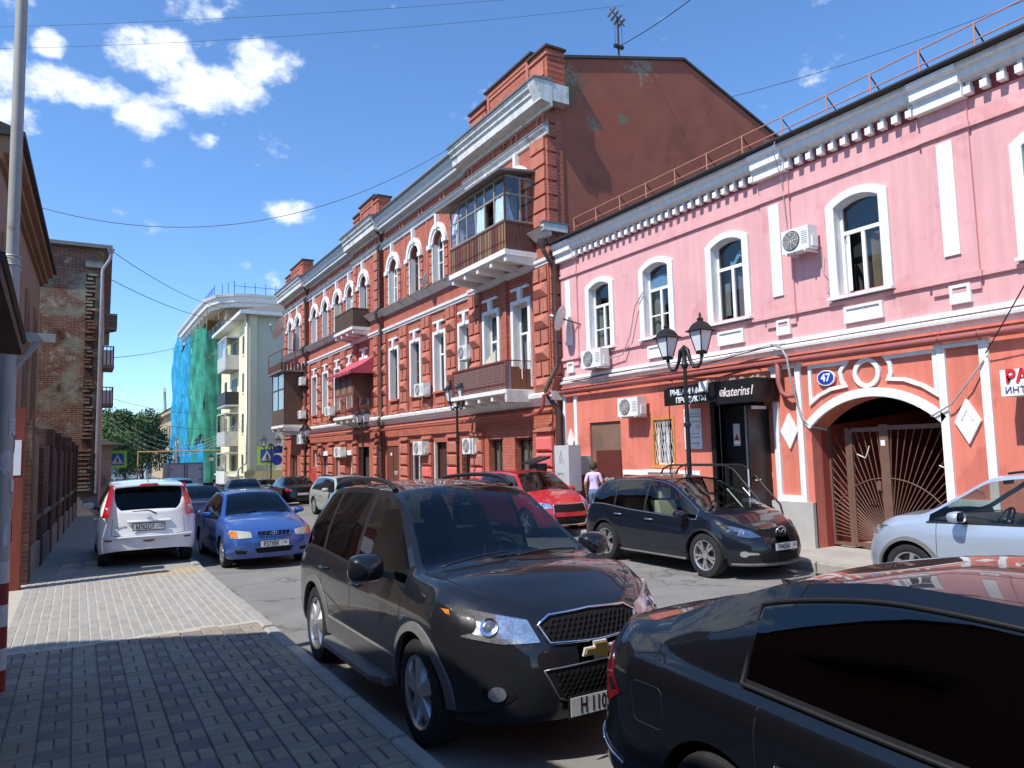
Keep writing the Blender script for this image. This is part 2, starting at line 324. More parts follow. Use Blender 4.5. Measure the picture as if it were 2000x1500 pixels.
gsheet('road', 2.02, 10.45, -30, 240, 0.0, ASPH)
gsheet('side_street', 10.45, 60, 50.6, 60.6, -.004, ASPH)
# left pavement: sand bed, pavers on it, kerb stones
LK = 2.05
gsheet('pavement_left', -14, LK-.14, -30, 240, .105, SAND)
sheet('paving_bed', -1.3, LK-.142, 9.3, 14.62, .1235, SAND)
gsheet('pavement_right', 10.6, 30, -30, 50.5, .13, PAVE_R)
gsheet('pavement_right_far', 10.6, 30, 60.7, 240, .13, PAVE_R)
kerbs = D.objects.new('kerb', None); C.objects.link(kerbs); kerbs['kind'] = 'structure'
random.seed(3)
kst = []
for (xa, xb, zt, y0, y1, skip) in ((LK-.14, LK, .135, 2.0, 48, None), (10.45, 10.6, .15, 0.0, 50.5, None)):
    y = y0
    while y < y1:
        l = .98; sink = 0
        zt2 = zt+random.uniform(-.006, .006)
        if xa < 5 and 10.6 < y < 14.2: zt2 = zt-.02
        m = MB(); a, b, e = y+.006, y+l-.006, .018; g0 = -.045*max(0, y-29.5); zt2 += g0
        m.add([(xa, a, g0-.1), (xb, a, g0-.1), (xb, b, g0-.1), (xa, b, g0-.1), (xa, a, zt2-e), (xb, a, zt2-e), (xb, b, zt2-e), (xa, b, zt2-e), (xa+e, a+.004, zt2), (xb-e, a+.004, zt2), (xb-e, b-.004, zt2), (xa+e, b-.004, zt2)],
              [(0, 1, 5, 4), (1, 2, 6, 5), (2, 3, 7, 6), (3, 0, 4, 7), (4, 5, 9, 8), (5, 6, 10, 9), (6, 7, 11, 10), (7, 4, 8, 11), (8, 9, 10, 11)])
        o = m.build('kerb_stone', KERB, kerbs); y += 1.0
# pavers: large blocks in dark rows near the building, plain grey ones beyond
TAN = mat('paver_tan', (0.275, 0.235, 0.18), 0.9, 0.16, 5, 0.35, 120, spec=0.25)
TAN2 = mat('paver_sand', (0.30, 0.255, 0.195), 0.9, 0.16, 5, 0.35, 120, spec=0.25)
VIO = mat('paver_violet_grey', (0.205, 0.175, 0.16), 0.9, 0.16, 5, 0.35, 120, spec=0.25)
GRY = mat('paver_grey', (0.325, 0.31, 0.275), 0.92, 0.10, 5, 0.3, 120, spec=0.25)
GRY2 = mat('paver_pale', (0.30, 0.285, 0.25), 0.92, 0.10, 5, 0.3, 120, spec=0.25)
OCH = mat('paver_ochre', (0.42, 0.30, 0.17), 0.92, 0.14, 5, 0.3, 120, spec=0.25)
def paver_mesh(w, l, mt, g=.005, e=.007, h=.03):
    m = MB(); a, b = w/2-g, l/2-g
    m.add([(-a, -b, -h), (a, -b, -h), (a, b, -h), (-a, b, -h), (-a, -b, -e), (a, -b, -e), (a, b, -e), (-a, b, -e), (-a+e, -b+e, 0), (a-e, -b+e, 0), (a-e, b-e, 0), (-a+e, b-e, 0)],
          [(0, 1, 5, 4), (1, 2, 6, 5), (2, 3, 7, 6), (3, 0, 4, 7), (4, 5, 9, 8), (5, 6, 10, 9), (6, 7, 11, 10), (7, 4, 8, 11), (8, 9, 10, 11)])
    return m.mesh('paver', mt)
paving = D.objects.new('paving', None); C.objects.link(paving); paving['kind'] = 'structure'
PM = {k: paver_mesh(w, l, mt) for k, (w, l, mt) in {'v': (.21, .21, VIO), 't': (.21, .21, TAN), 'th': (.21, .105, TAN2), 'th2': (.21, .105, TAN), 's': (.105, .21, TAN), 's2': (.105, .21, TAN2), 'g': (.105, .21, GRY), 'g2': (.105, .21, GRY2), 'o': (.105, .21, OCH)}.items()}
pav = []   # (key, x, y)
for i in range(-2, 6):        # units of a violet block and six tan half blocks, each column shifted
    for j in range(-1, 16):
        ox, oy = -.62+.42*i+.42, 3.0+.42*j+(.21 if i % 2 else 0)+.03*((i*7) % 3)
        for (kk, dx, dy) in (('v', .105, .105), (random.choice(('s', 's2')), .2625, .105), (random.choice(('s', 's2')), .3675, .105), (random.choice(('s', 's2')), .0525, .315), (random.choice(('s', 's2')), .1575, .315), ('th', .315, .2625), (random.choice(('th', 'th2')), .315, .3675)):
            px_, py_ = ox+dx, oy+dy
            if -.66 < px_ < 1.85 and 3.25 < py_ < 9.36: pav.append((kk, px_, py_))
x = -.66
while x < 1.86:
    y = 9.42+random.uniform(0, .1)
    while y < 14.6:
        k = 'g' if random.random() < .6 else 'g2'
        if 13.9 < y < 14.5 and x > .9: k = 'o'
        pav.append((k, x+.0525, y+.105)); y += .21
    x += .105
far = {}
pav = [p for p in pav if p[1] > -.62+0*p[2]]
pav.sort(key=lambda p: p[2]*(1 if p[0] != 'v' else .6))
near, rest = pav[:298], pav[298:]
for k, xx, yy in near:
    o = link('paver', PM[k], paving, (xx+random.uniform(-.002, .002), yy+random.uniform(-.002, .002), .128+random.uniform(-.0025, .0025)))
    o.rotation_euler = (random.gauss(0, .006), random.gauss(0, .006), random.gauss(0, .008))
byk = {}
for k, xx, yy in rest:
    m = byk.setdefault(k, MB()); me = PM[k]; dz = .128+random.uniform(-.0025, .0025); dx, dy = random.uniform(-.002, .002), random.uniform(-.002, .002); tx, ty = random.gauss(0, .006), random.gauss(0, .006)
    m.add([(v.co.x+xx+dx, v.co.y+yy+dy, v.co.z+dz+v.co.x*tx+v.co.y*ty) for v in me.vertices], [tuple(p.vertices) for p in me.polygons])
for k, m in byk.items():
    o = m.build('paver_field', PM[k].materials[0], paving); o['kind'] = 'stuff'
gsheet('pavement_far', -1.6, LK-.15, 14.62, 120, .124, PAVE)
sheet('pavement_near', -1.3, LK-.15, -8, 3.28, .124, TAN)

# ------------------------------------------------------------------ facade helper: a wall facing -X with openings
def facade(x, y0, y1, z0, z1, openings, depth=.22):
    """front sheet of a wall facing -X at x; openings are (ya,yb,za,zb); reveals go back by depth"""
    ys = sorted({y0, y1} | {v for o in openings for v in o[:2]}); zs = sorted({z0, z1} | {v for o in openings for v in o[2:4]})
    ys = [v for v in ys if y0 <= v <= y1]; zs = [v for v in zs if z0 <= v <= z1]; m = MB()
    for i in range(len(ys)-1):
        j = 0
        while j < len(zs)-1:
            def inside(j): 
                yc, zc = (ys[i]+ys[i+1])/2, (zs[j]+zs[j+1])/2
                return any(o[0] < yc < o[1] and o[2] < zc < o[3] for o in openings)
            if inside(j): j += 1; continue
            k = j
            while k+1 < len(zs)-1 and not inside(k+1): k += 1
            m.quad((x, ys[i], zs[j]), (x, ys[i+1], zs[j]), (x, ys[i+1], zs[k+1]), (x, ys[i], zs[k+1])); j = k+1
    for (a, b, c, d) in [o[:4] for o in openings]:
        e = x+depth
        m.quad((x, a, c), (e, a, c), (e, a, d), (x, a, d)); m.quad((x, b, c), (x, b, d), (e, b, d), (e, b, c))
        m.quad((x, a, c), (x, b, c), (e, b, c), (e, a, c)); m.quad((x, a, d), (e, a, d), (e, b, d), (x, b, d))
    return m
def bxx(x, p, y0, y1, z0, z1):      # block standing proud of the wall plane x by p (towards the street)
    return MB().box(x-p, x+.03, y0, y1, z0, z1)
def arch_pts(yc, hw, zs, rise, n=14):
    """segmental or round arch from (yc-hw, zs) over to (yc+hw, zs)"""
    if rise >= hw*.98: return [(yc-hw*cos(pi*k/n), zs+rise*sin(pi*k/n)) for k in range(n+1)]
    R = (hw*hw+rise*rise)/(2*rise); a = math.asin(hw/R); return [(yc+R*sin(-a+2*a*k/n), zs+rise-R+R*cos(-a+2*a*k/n)) for k in range(n+1)]
def arch_fill(x, d, yc, hw, zs, rise, ztop, n=14):
    """fills the corners between an arch and the square opening above it"""
    m = MB(); A = arch_pts(yc, hw, zs, rise, n)
    for k in range(n):
        (a, za), (b, zb) = A[k], A[k+1]
        m.quad((x, a, za), (x, b, zb), (x, b, ztop), (x, a, ztop)); m.quad((x, a, za), (x+d, a, za), (x+d, b, zb), (x, b, zb))
    return m

WHITE = mat('white_paint', (0.80, 0.80, 0.79), 0.75, 0.05, 4, 0.15, 60, spec=.3, col2=(.64, .62, .58), blotch=(.62, 1.6), streak=.12)
PVC = mat('window_white', (0.80, 0.81, 0.82), 0.35, 0.03, 4)
WINGLASS = glassmat('window_glass', (0.62, 0.66, 0.68), 0.07, wav=.02)
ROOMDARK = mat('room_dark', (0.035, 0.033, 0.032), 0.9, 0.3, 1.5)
CURT_G = mat('curtain_grey', (0.30, 0.31, 0.27), 0.9, 0.25, 3, stretch=(9, 9, 1))
CURT_W = mat('curtain_white', (0.55, 0.54, 0.52), 0.9, 0.25, 3, stretch=(9, 9, 1))
CURT_L = mat('curtain_lilac', (0.33, 0.25, 0.30), 0.9, 0.3, 3, stretch=(9, 9, 1))
CURT_B = mat('curtain_brown', (0.30, 0.21, 0.13), 0.9, 0.4, 2.4, stretch=(9, 9, 1))
WOODW = mat('window_wood', (0.20, 0.12, 0.095), 0.7, 0.2, 8)
METAL_W = mat('ac_white', (0.72, 0.72, 0.70), 0.45, 0.06, 5, col2=(.58, .56, .52), blotch=(.66, 3))
DKMETAL = mat('dark_metal', (0.03, 0.03, 0.032), 0.5, 0.2, 12, metal=.3)

def window_unit(x, y0, y1, z0, z1, parent, frame=PVC, style='T', curtain=None, arch=None, fr=.055, open_leaf=False, name='window'):
    """sash window standing in the plane x (seen from -X): frame bars, panes and what hangs behind; arch=(rise) rounds the head"""
    yc, hw = (y0+y1)/2, (y1-y0)/2; m = MB(); t = .05
    rise = arch or 0; zs = z1-rise
    m.box(x, x+t, y0, y0+fr, z0, zs); m.box(x, x+t, y1-fr, y1, z0, zs); m.box(x+.001, x+t-.001, y0+fr, y1-fr, z0, z0+fr)
    if rise:
        A = arch_pts(yc, hw, zs, rise, 12); B = arch_pts(yc, hw-fr, zs, max(.01, rise-fr*(1 if rise > .3 else .9)), 12)
        for k in range(12):
            (a, za), (b, zb), (c_, zc), (d_, zd) = A[k], A[k+1], B[k+1], B[k]
            m.add([(x, a, za), (x, b, zb), (x, c_, zc), (x, d_, zd), (x+t, a, za), (x+t, b, zb), (x+t, c_, zc), (x+t, d_, zd)], [(0, 1, 2, 3), (4, 7, 6, 5), (2, 6, 7, 3), (0, 4, 5, 1)])
    else: m.box(x+.001, x+t-.001, y0+fr, y1-fr, z1-fr, z1)
    zt = z0+(z1-z0)*.66
    if style in ('T', 'TM', 'TS'):
        m.box(x-.004, x+t-.004, y0+fr, y1-fr, zt-.035, zt+.035); m.box(x-.003, x+t-.006, yc-.035, yc+.035, z0+fr, zt-.035)
        if style == 'TM': m.box(x+.004, x+t-.01, y0+fr, y1-fr, z0+(zt-z0)*.45, z0+(zt-z0)*.45+.03)
    elif style == 'H':
        m.box(x-.003, x+t-.004, y0+fr, y1-fr, zt-.03, zt+.03); m.box(x+.003, x+t-.006, yc-.022, yc+.022, z0+fr, zt-.03); m.box(x+.004, x+t-.008, y0+fr, y1-fr, z0+(z1-z0)*.40, z0+(z1-z0)*.40+.03)
    elif style == 'C': m.box(x-.003, x+t-.004, yc-.03, yc+.03, z0+fr, z1-fr)
    w = m.build(name, frame, parent)
    def pane(ya, yb, za, zb, top=False):
        if top and rise:
            A = arch_pts(yc, hw-fr*.6, zs, max(.01, rise-fr*.6), 12); pts = [(x+.025, ya, za), (x+.025, yb, za)]+[(x+.025, a, za_) for a, za_ in reversed(A)]
            MB().poly(pts).build('pane', WINGLASS, w)
        else: MB().quad((x+.025, ya, za), (x+.025, yb, za), (x+.025, yb, zb), (x+.025, ya, zb)).build('pane', WINGLASS, w)
    if style in ('T', 'TM', 'TS', 'H'):
        pane(y0+fr*.6, y1-fr*.6, zt, z1-fr*.5, True)
        if not open_leaf: pane(yc, y1-fr*.6, z0+fr*.5, zt)
        pane(y0+fr*.6, yc, z0+fr*.5, zt)
    elif style == 'C': pane(y0+fr*.6, yc, z0+fr*.5, z1-fr*.5, False); pane(yc, y1-fr*.6, z0+fr*.5, z1-fr*.5)
    else: pane(y0+fr*.6, y1-fr*.6, z0+fr*.5, z1-fr*.5, True)
    if curtain:
        for (mt, f0, f1, g0, g1) in curtain:
            ya, yb = y0+(y1-y0)*f0, y0+(y1-y0)*f1; n = max(4, int((yb-ya)/.05)); r0, r1 = [], []
            for k in range(n+1):
                yy = ya+(yb-ya)*k/n; xx = x+.14+.02*sin(k*1.9)+.008*sin(k*.7); r0.append((xx, yy, z0+(z1-z0)*g0)); r1.append((xx, yy, z0+(z1-z0)*g1))
            MB().strip(r0, r1).build('curtain', mt, w, True)
    return w

AC_MESH = {}
def ac_unit(label, x, y0, y1, z0, z1, d=.30, group='air conditioner boxes on the right-hand facades'):
    """outdoor unit hung on a wall at x, facing -X"""
    t = thing('air_conditioner', label, 'air conditioner', (x, (y0+y1)/2, z0), group, world=True); xf = x-.12-d; w, h = y1-y0, z1-z0
    b = MB().box(xf, xf+d, y0, y1, z0, z1).build('casing', METAL_W, t)
    yc, zc, r = y1-w*.36, (z0+z1)/2, min(h*.40, w*.30)
    MB().lathe([(0, -.003), (r, -.003), (r*1.04, -.012), (r*1.08, 0)], 24, (xf, yc, zc), 'x').build('fan_opening', mat('ac_fan_dark', (.10, .10, .10), .6, .3, 20), b, True, 40)
    m = MB()
    for q in (.3, .5, .7, .88): m.tube([(xf-.014, yc+r*q*cos(2*pi*k/20), zc+r*q*sin(2*pi*k/20)) for k in range(21)], .004, 4, False)
    for k in range(8): m.tube([(xf-.014, yc, zc), (xf-.014, yc+r*cos(pi*k/4), zc+r*sin(pi*k/4))], .004, 4)
    o = m.build('fan_guard', METAL_W, b)
    for yy in (y0+w*.15, y1-w*.15): MB().box(xf-.01, x-.0, yy-.015, yy+.015, z0-.035, z0-.003).build('bracket', METAL_W, t)
    m = MB()
    for k in range(7): m.box(xf-.002, xf+.004, y0+w*.05, y0+w*.26, z0+h*(.25+.08*k), z0+h*(.25+.08*k)+h*.03)
    o = m.build('grille_slots', mat('ac_slot', (.25, .25, .25), .6, .1, 9), b); o['kind'] = 'stuff'
    MB().box(xf+d*.3, xf+d*.9, y0-.03, y0-.001, z0+.05, z0+h*.55).build('valve_cover', METAL_W, b)
    return t
# ------------------------------------------------------------------ pink two-storey house on the right
XP = 12.0
PINK = mat('pink_stucco', srgb(222, 168, 168), 0.88, 0.07, 1.2, 0.3, 45, spec=.2, col2=srgb(212, 154, 155), blotch=(.56, .9), streak=.10)
CORAL = mat('coral_stucco', srgb(212, 124, 106), 0.88, 0.09, 1.2, 0.3, 45, spec=.2, col2=srgb(198, 112, 96), blotch=(.54, 1.1), streak=.12)
MAROON = mat('maroon_recess', srgb(150, 70, 72), 0.9, 0.08, 2)
PIPEM = mat('maroon_pipe', srgb(150, 82, 78), 0.6, 0.1, 3)
ROOFBLK = mat('roof_felt', (0.025, 0.023, 0.022), 0.75, 0.3, 3, .3, 30)
STONE = mat('plinth_stone', (0.42, 0.41, 0.39), .9, .12, 2.4, .4, 40)
STONE2 = mat('plinth_sandstone', (0.42, 0.35, 0.26), .9, .2, 2.4, .6, 30)
house = thing('pink_house', 'two-storey pink and coral stucco house with white trim and an arched gateway', 'house', (XP, 6, 0), world=True)
YN, YF = -7.0, 17.32
BLUEFILM = mat('blue_film', (.30, .50, .72), .4, .2, 9)
ups = [(15.44, 1.0), (13.20, 1.0), (10.93, 1.0), (7.86, 1.0), (4.70, 1.0), (1.6, 1), (-1.6, 1), (-4.8, 1)]
ohw = .44
op_up = [(c_-ohw, c_+ohw, 4.80, 6.55) for c_, _ in ups]
facade(XP, YN, YF, 4.0, 8.0, op_up, .2).build('upper_wall', PINK, house)
GY, GH, GZ, GR = 7.86, 1.24, 2.37, .52
low_op = [(GY-GH, GY+GH, .05, GZ+GR), (10.30, 11.50, .40, 2.95), (12.80, 13.58, 1.60, 2.80), (14.78, 16.1, .13, 2.79), (3.2, 4.4, 1.3, 2.9), (-3.6, -2.4, 1.3, 2.9)]
facade(XP, YN, YF, .05, 4.0, low_op, .28).build('lower_wall', CORAL, house)
arch_fill(XP, .5, GY, GH, GZ, GR, GZ+GR, 18).build('arch_spandrel', CORAL, house)
b = MB().box(XP+.5, 24, YN, GY-GH-.3, 0, 7.9); b.box(XP+.5, 24, GY+GH+.3, YF, 0, 7.9); b.box(XP+.5, 24, GY-GH-.3, GY+GH+.3, 3.6, 7.9)
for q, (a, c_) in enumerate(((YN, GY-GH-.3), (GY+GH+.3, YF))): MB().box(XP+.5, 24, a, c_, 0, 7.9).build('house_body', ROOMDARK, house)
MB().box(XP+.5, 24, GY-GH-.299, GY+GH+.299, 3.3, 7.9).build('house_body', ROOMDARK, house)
MB().quad((XP, YN, 0), (24, YN, 0), (24, YN, 8), (XP, YN, 8)).build('end_wall', PINK, house)
# gateway passage
TUN = mat('passage_wall', srgb(150, 62, 52), .9, .2, 1.5)
MB().quad((XP, GY+GH, .05), (XP+9, GY+GH+.02, .05), (XP+9, GY+GH+.02, 3.3), (XP, GY+GH, GZ)).build('passage_wall', TUN, house)
MB().quad((XP, GY-GH, .05), (XP+9, GY-GH-.02, .05), (XP+9, GY-GH-.02, 3.3), (XP, GY-GH, GZ)).build('passage_wall', TUN, house)
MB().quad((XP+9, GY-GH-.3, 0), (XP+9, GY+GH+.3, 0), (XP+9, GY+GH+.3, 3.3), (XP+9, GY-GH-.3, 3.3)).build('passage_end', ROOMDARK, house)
# roof
r = MB().add([(XP-.38, YN-.2, 8.02), (XP-.38, YF, 8.02), (18, YF, 9.7), (18, YN-.2, 9.7), (24, YF, 8.0), (24, YN-.2, 8.0)], [(0, 1, 2, 3), (3, 2, 4, 5)])
r.box(XP-.38, XP-.33, YN-.2, YF, 7.985, 8.06); r.build('roof', ROOFBLK, house)
MB().tube([(XP-.41, YN-.2, 8.01), (XP-.41, YF+.02, 8.01)], .038, 10).build('gutter', ROOFBLK, house, True)
RAILM = mat('railing_rust', srgb(190, 128, 104), .6, .15, 6)
rl = MB().tube([(XP-.05, YN, 8.60), (XP-.05, 16.45, 8.60)], .013, 6).build('roof_railing', RAILM, house)
MB().tube([(XP-.05, YN, 8.33), (XP-.05, 16.45, 8.33)], .013, 6).build('rail', RAILM, rl)
y = 16.45
while y > -6.5:
    MB().tube([(XP-.05, y, 8.1), (XP-.05, y, 8.615)], .015, 6).build('rail_post', RAILM, rl)
    MB().tube([(XP-.05, y, 8.58), (XP+.38, y, 8.24)], .012, 6).build('rail_brace', ROOFBLK, rl)
    y -= 1.02 if y > 9 else .88
# cornice
lesenes = [(16.42, 17.24), (9.24, 9.98), (5.84, 6.62), (-2.0, -1.2)]
def prof_run(prof, y0, y1, name, mt, parent):      # moulding with profile [(proud, z)...] along y
    m = MB().grid([[(XP-p_, yy, z_) for (p_, z_) in prof] for yy in (y0, y1)])
    m.poly([(XP-p_, y0, z_) for (p_, z_) in prof]); m.poly([(XP-p_, y1, z_) for (p_, z_) in prof]); return m.build(name, mt, parent)
prof_run([(0, 7.70), (.14, 7.70), (.15, 7.73), (.23, 7.745), (.235, 7.855), (.28, 7.875), (.31, 7.90), (.32, 7.975), (0, 7.975)], YN-.1, YF, 'cornice', WHITE, house)
for (a, c_) in lesenes:
    prof_run([(0, 7.46), (.19, 7.46), (.195, 7.64), (.22, 7.66), (.28, 7.68), (.285, 7.84), (.33, 7.86), (.37, 7.895), (.37, 7.955), (0, 7.955)], a, c_, 'cornice_block', WHITE, house)
    bxx(XP, .05, a+.02, c_-.02, 4.42, 7.46).build('pilaster', PINK, house)
    bxx(XP, .085, (a+c_)/2-.125, (a+c_)/2+.125, 5.02, 6.88).build('pilaster_strip', WHITE, house)
    if a > 0: bxx(XP, .10, a-.02, c_+.02, 6.99, 7.07).build('moulding', PINK, house); bxx(XP, .11, a-.03, c_+.03, 4.60, 4.69).build('moulding', PINK, house)
edges = [YN]+[v for l in sorted(lesenes) for v in l]+[YF]
MB().box(XP-.02, XP+.02, YN, YF-.01, 7.47, 7.70).build('dentil_backing', MAROON, house)
dm = MB().box(-.16, .01, -.052, .052, 0, .12).box(-.10, .01, -.036, .036, .119, .215).mesh('dentil', WHITE)
for k in range(0, len(edges)-1, 2):
    a, c_ = edges[k]+.10, edges[k+1]-.06; n = max(1, int((c_-a)/.245))
    for i in range(n+1):
        link('dentil', dm, house, (XP, a+(c_-a)*i/n, 7.49))
    bxx(XP, .055, edges[k], edges[k+1], 7.00, 7.06).build('moulding', PINK, house); bxx(XP, .03, edges[k], edges[k+1], 7.06, 7.10).build('moulding', PINK, house)
    bxx(XP, .055, edges[k], edges[k+1], 4.61, 4.67).build('moulding', PINK, house)
bxx(XP, .05, YN, YF, 4.06, 4.14).build('band', WHITE, house)
prof_run([(0, 3.84), (.04, 3.86), (.05, 3.93), (.12, 3.945), (.13, 3.99), (.05, 4.03), (0, 4.03)], YN, YF, 'band', WHITE, house)
prof_run([(0, 3.66), (.03, 3.68), (.05, 3.74), (.07, 3.82), (0, 3.84)], YN, YF, 'moulding', CORAL, house)
for z0, z1, p_ in ((3.80, 3.845, .10),): bxx(XP, p_, YN, YF, z0, z1).build('moulding', CORAL, house)
for (ya, yb, w_) in ((10.56, 11.27, 1), (7.47, 8.21, 1), (9.39, 9.71, 0), (6.01, 6.33, 0), (12.80, 13.56, 1), (15.1, 15.8, 1), (16.67, 16.99, 0), (4.35, 5.05, 1)):
    z0, z1 = 4.24, 4.54; q = bxx(XP, .075, ya, yb, z0, z0+.05); q.box(XP-.074, XP+.03, ya, yb, z1-.05, z1); q.box(XP-.073, XP+.03, ya, ya+.05, z0+.05, z1-.05); q.box(XP-.073, XP+.03, yb-.05, yb, z0+.05, z1-.05); q.box(XP-.045, XP+.03, ya+.05, yb-.05, z0+.05, z1-.05)
    q.build('panel', WHITE, house)
# upper windows
curts = [[(CURT_G, .05, .95, .02, .62)], [(CURT_G, .5, .98, .02, .64)], [(CURT_L, .05, .45, .02, .6), (CURT_G, .75, .95, .1, .5)], [(CURT_B, .04, .42, .02, .62)], None, None, None, None]
for i, (yc, _) in enumerate(ups):
    z0, z1, rise = 4.80, 6.55, .13
    sp = arch_fill(XP, .2, yc, ohw, z1-rise, rise, z1, 12)
    # white surround: jambs and segmental head
    t = .165; m = MB(); A = arch_pts(yc, ohw, z1-rise, rise, 12); B = arch_pts(yc, ohw+t, z1-.06, .20, 12); px_ = .06
    for k in range(12):
        (a, za), (b_, zb), (c_, zc), (d_, zd) = A[k], A[k+1], B[k+1], B[k]
        m.add([(XP-px_, a, za), (XP-px_, b_, zb), (XP-px_, c_, zc), (XP-px_, d_, zd), (XP+.01, a, za), (XP+.01, b_, zb), (XP+.01, c_, zc), (XP+.01, d_, zd)], [(0, 1, 2, 3), (0, 4, 5, 1), (2, 6, 7, 3)])
    for sg in (-1, 1):
        ya, yb = sorted((yc+sg*ohw, yc+sg*(ohw+t))); m.box(XP-px_, XP+.01, ya, yb, z0-.06, z1-rise)
        # close the wedge between jamb and head
        m.add([(XP-px_, yc+sg*ohw, z1-rise), (XP-px_, yc+sg*(ohw+t), z1-rise), (XP-px_, yc+sg*(ohw+t), z1-.06), (XP+.01, yc+sg*(ohw+t), z1-rise), (XP+.01, yc+sg*(ohw+t), z1-.06)], [(0, 1, 2), (1, 3, 4, 2)])
    m.box(XP-.14, XP+.16, yc-ohw-t-.02, yc+ohw+t+.02, z0-.10, z0-.05) if i != 99 else None
    w = m.build('window_surround', WHITE, house); sp.build('window_reveal', WHITE, w)
    jm = MB()
    for sg in (-1, 1): jm.quad((XP+.001, yc+sg*(ohw-.003), z0), (XP+.2, yc+sg*(ohw-.003), z0), (XP+.2, yc+sg*(ohw-.003), z1), (XP+.001, yc+sg*(ohw-.003), z1))
    jm.build('window_reveal', WHITE, w)
    wu = window_unit(XP+.13, yc-ohw+.004, yc+ohw-.004, z0-.05, z1, house, PVC, 'TM' if i in (0, 1) else 'T', curts[i], rise, .05, open_leaf=(i == 3))
    if i == 3:     # one leaf swung inwards
        lf = MB(); y1_ = yc+ohw-.06
        Rz = Matrix.Translation((XP+.17, y1_, 0)) @ Matrix.Rotation(radians(-52), 4, 'Z'); wl, za, zb = .34, z0+.02, z0+1.02
        for (u0, u1, v0, v1) in ((-wl, -wl+.045, za, zb), (-.045, 0, za, zb), (-wl+.045, -.045, za, za+.045), (-wl+.045, -.045, zb-.045, zb)):
            q = MB().box(0, .05, u0, u1, v0, v1).xf(Rz); lf.add(q.v, q.f)
        lf.build('open_casement', PVC, wu)
    if i == 2:
        MB().grid([[(XP+.20+.01*sin(k*2.1), yc-.30+.42*k/6, z0+1.25+.10*sin(k*.9)) for k in range(7)], [(XP+.20+.01*sin(k*1.3), yc-.30+.42*k/6, z0+1.38+.12*sin(k*.9+.2)) for k in range(7)]]).build('blue_film', mat('blue_film', (.30, .50, .72), .4, .2, 9), wu, True)
    if i == 1:
        MB().grid([[(XP+.175+.012*sin(k*2.1+j), yc-ohw+.06+.76*k/8, z0+1.14+.15*j+(.05*sin(pi*k/8) if j == 2 else 0)) for k in range(9)] for j in range(3)]).build('blue_film', BLUEFILM, wu, True)
    if i == 4:     # lattice grille
        gm = MB()
        for k in range(-6, 10):
            for s_ in (1, -1):
                a0, a1 = max(0, -k*.16), min(.88, 1.74-k*.16)
                if a1 > a0: gm.tube([(XP+.05, yc-ohw+(a0 if s_ > 0 else .88-a0), 4.8+k*.16+a0), (XP+.05, yc-ohw+(a1 if s_ > 0 else .88-a1), 4.8+k*.16+a1)], .007, 4)
        gm.build('window_lattice', DKMETAL, w)['kind'] = 'stuff'
# plinth, dado strips, lower frames
for ya, yb in ((YN, 5.84), (5.83, 6.62)): bxx(XP, .06+(.02 if yb > 6 else 0), ya, yb, .05, 1.02 if yb > 6 else .55).build('plinth', STONE2 if yb > 6 else STONE, house)
bxx(XP, .08, 9.10, 10.05, .05, .98).build('plinth', STONE, house); bxx(XP, .05, 11.5, 14.7, .05, .62).build('plinth', STONE, house); bxx(XP, .05, 16.1, 17.3, .05, .62).build('plinth', STONE, house)
for ya, yb in ((12.02, 14.70), (16.45, 16.75), (10.06, 10.29)): bxx(XP, .045, ya, yb, 1.42, 1.54).build('dado_strip', WHITE, house)
MB().box(XP-.20, XP+.02, 12.70, 13.74, 1.50, 1.56).build('window_sill', WHITE, house)
def frame_rect(y0, y1, z0, z1, t, p_, sides='lrbt'):
    m = MB()
    if 'l' in sides: m.box(XP-p_, XP+.02, y1-t, y1, z0, z1)
    if 'r' in sides: m.box(XP-p_, XP+.02, y0, y0+t, z0, z1)
    if 'b' in sides: m.box(XP-p_+.002, XP+.02, y0+t, y1-t, z0, z0+t)
    if 't' in sides: m.box(XP-p_+.002, XP+.02, y0+t, y1-t, z1-t*.8, z1)
    return m
def diamond(yc, zc, hy, hz, p_, inner=False):
    m = MB().prism([(XP+.02, yc-hy, zc), (XP+.02, yc, zc-hz), (XP+.02, yc+hy, zc), (XP+.02, yc, zc+hz)], (-p_-.02, 0, 0)); return m.build('diamond', WHITE, house)
frame_rect(9.24, 9.92, .98, 3.60, .12, .06, 'lrb').build('pilaster_frame', WHITE, house); bxx(XP, .09, 9.20, 9.96, 3.56, 3.64).build('pilaster_cap', WHITE, house)
frame_rect(5.84, 6.62, 1.03, 3.60, .13, .06, 'lrb').build('pilaster_frame', WHITE, house); bxx(XP, .09, 5.80, 6.64, 3.56, 3.64).build('pilaster_cap', WHITE, house)
diamond(9.57, 2.34, .20, .35, .05); dd = diamond(6.22, 2.38, .20, .36, .05)
MB().tube([(XP-.055, 6.22-.085, 2.40), (XP-.055, 6.22, 2.56), (XP-.055, 6.22+.085, 2.40)], .012, 4).build('diamond_relief', WHITE, dd)
frame_rect(16.62, 17.30, .65, 3.60, .13, .05, 'lr').build('pilaster_frame', WHITE, house); diamond(16.96, 2.32, .16, .34, .05)
frame_rect(1.0, 5.36, 1.38, 3.0, .14, .06, 'lb').build('panel_frame', WHITE, house)
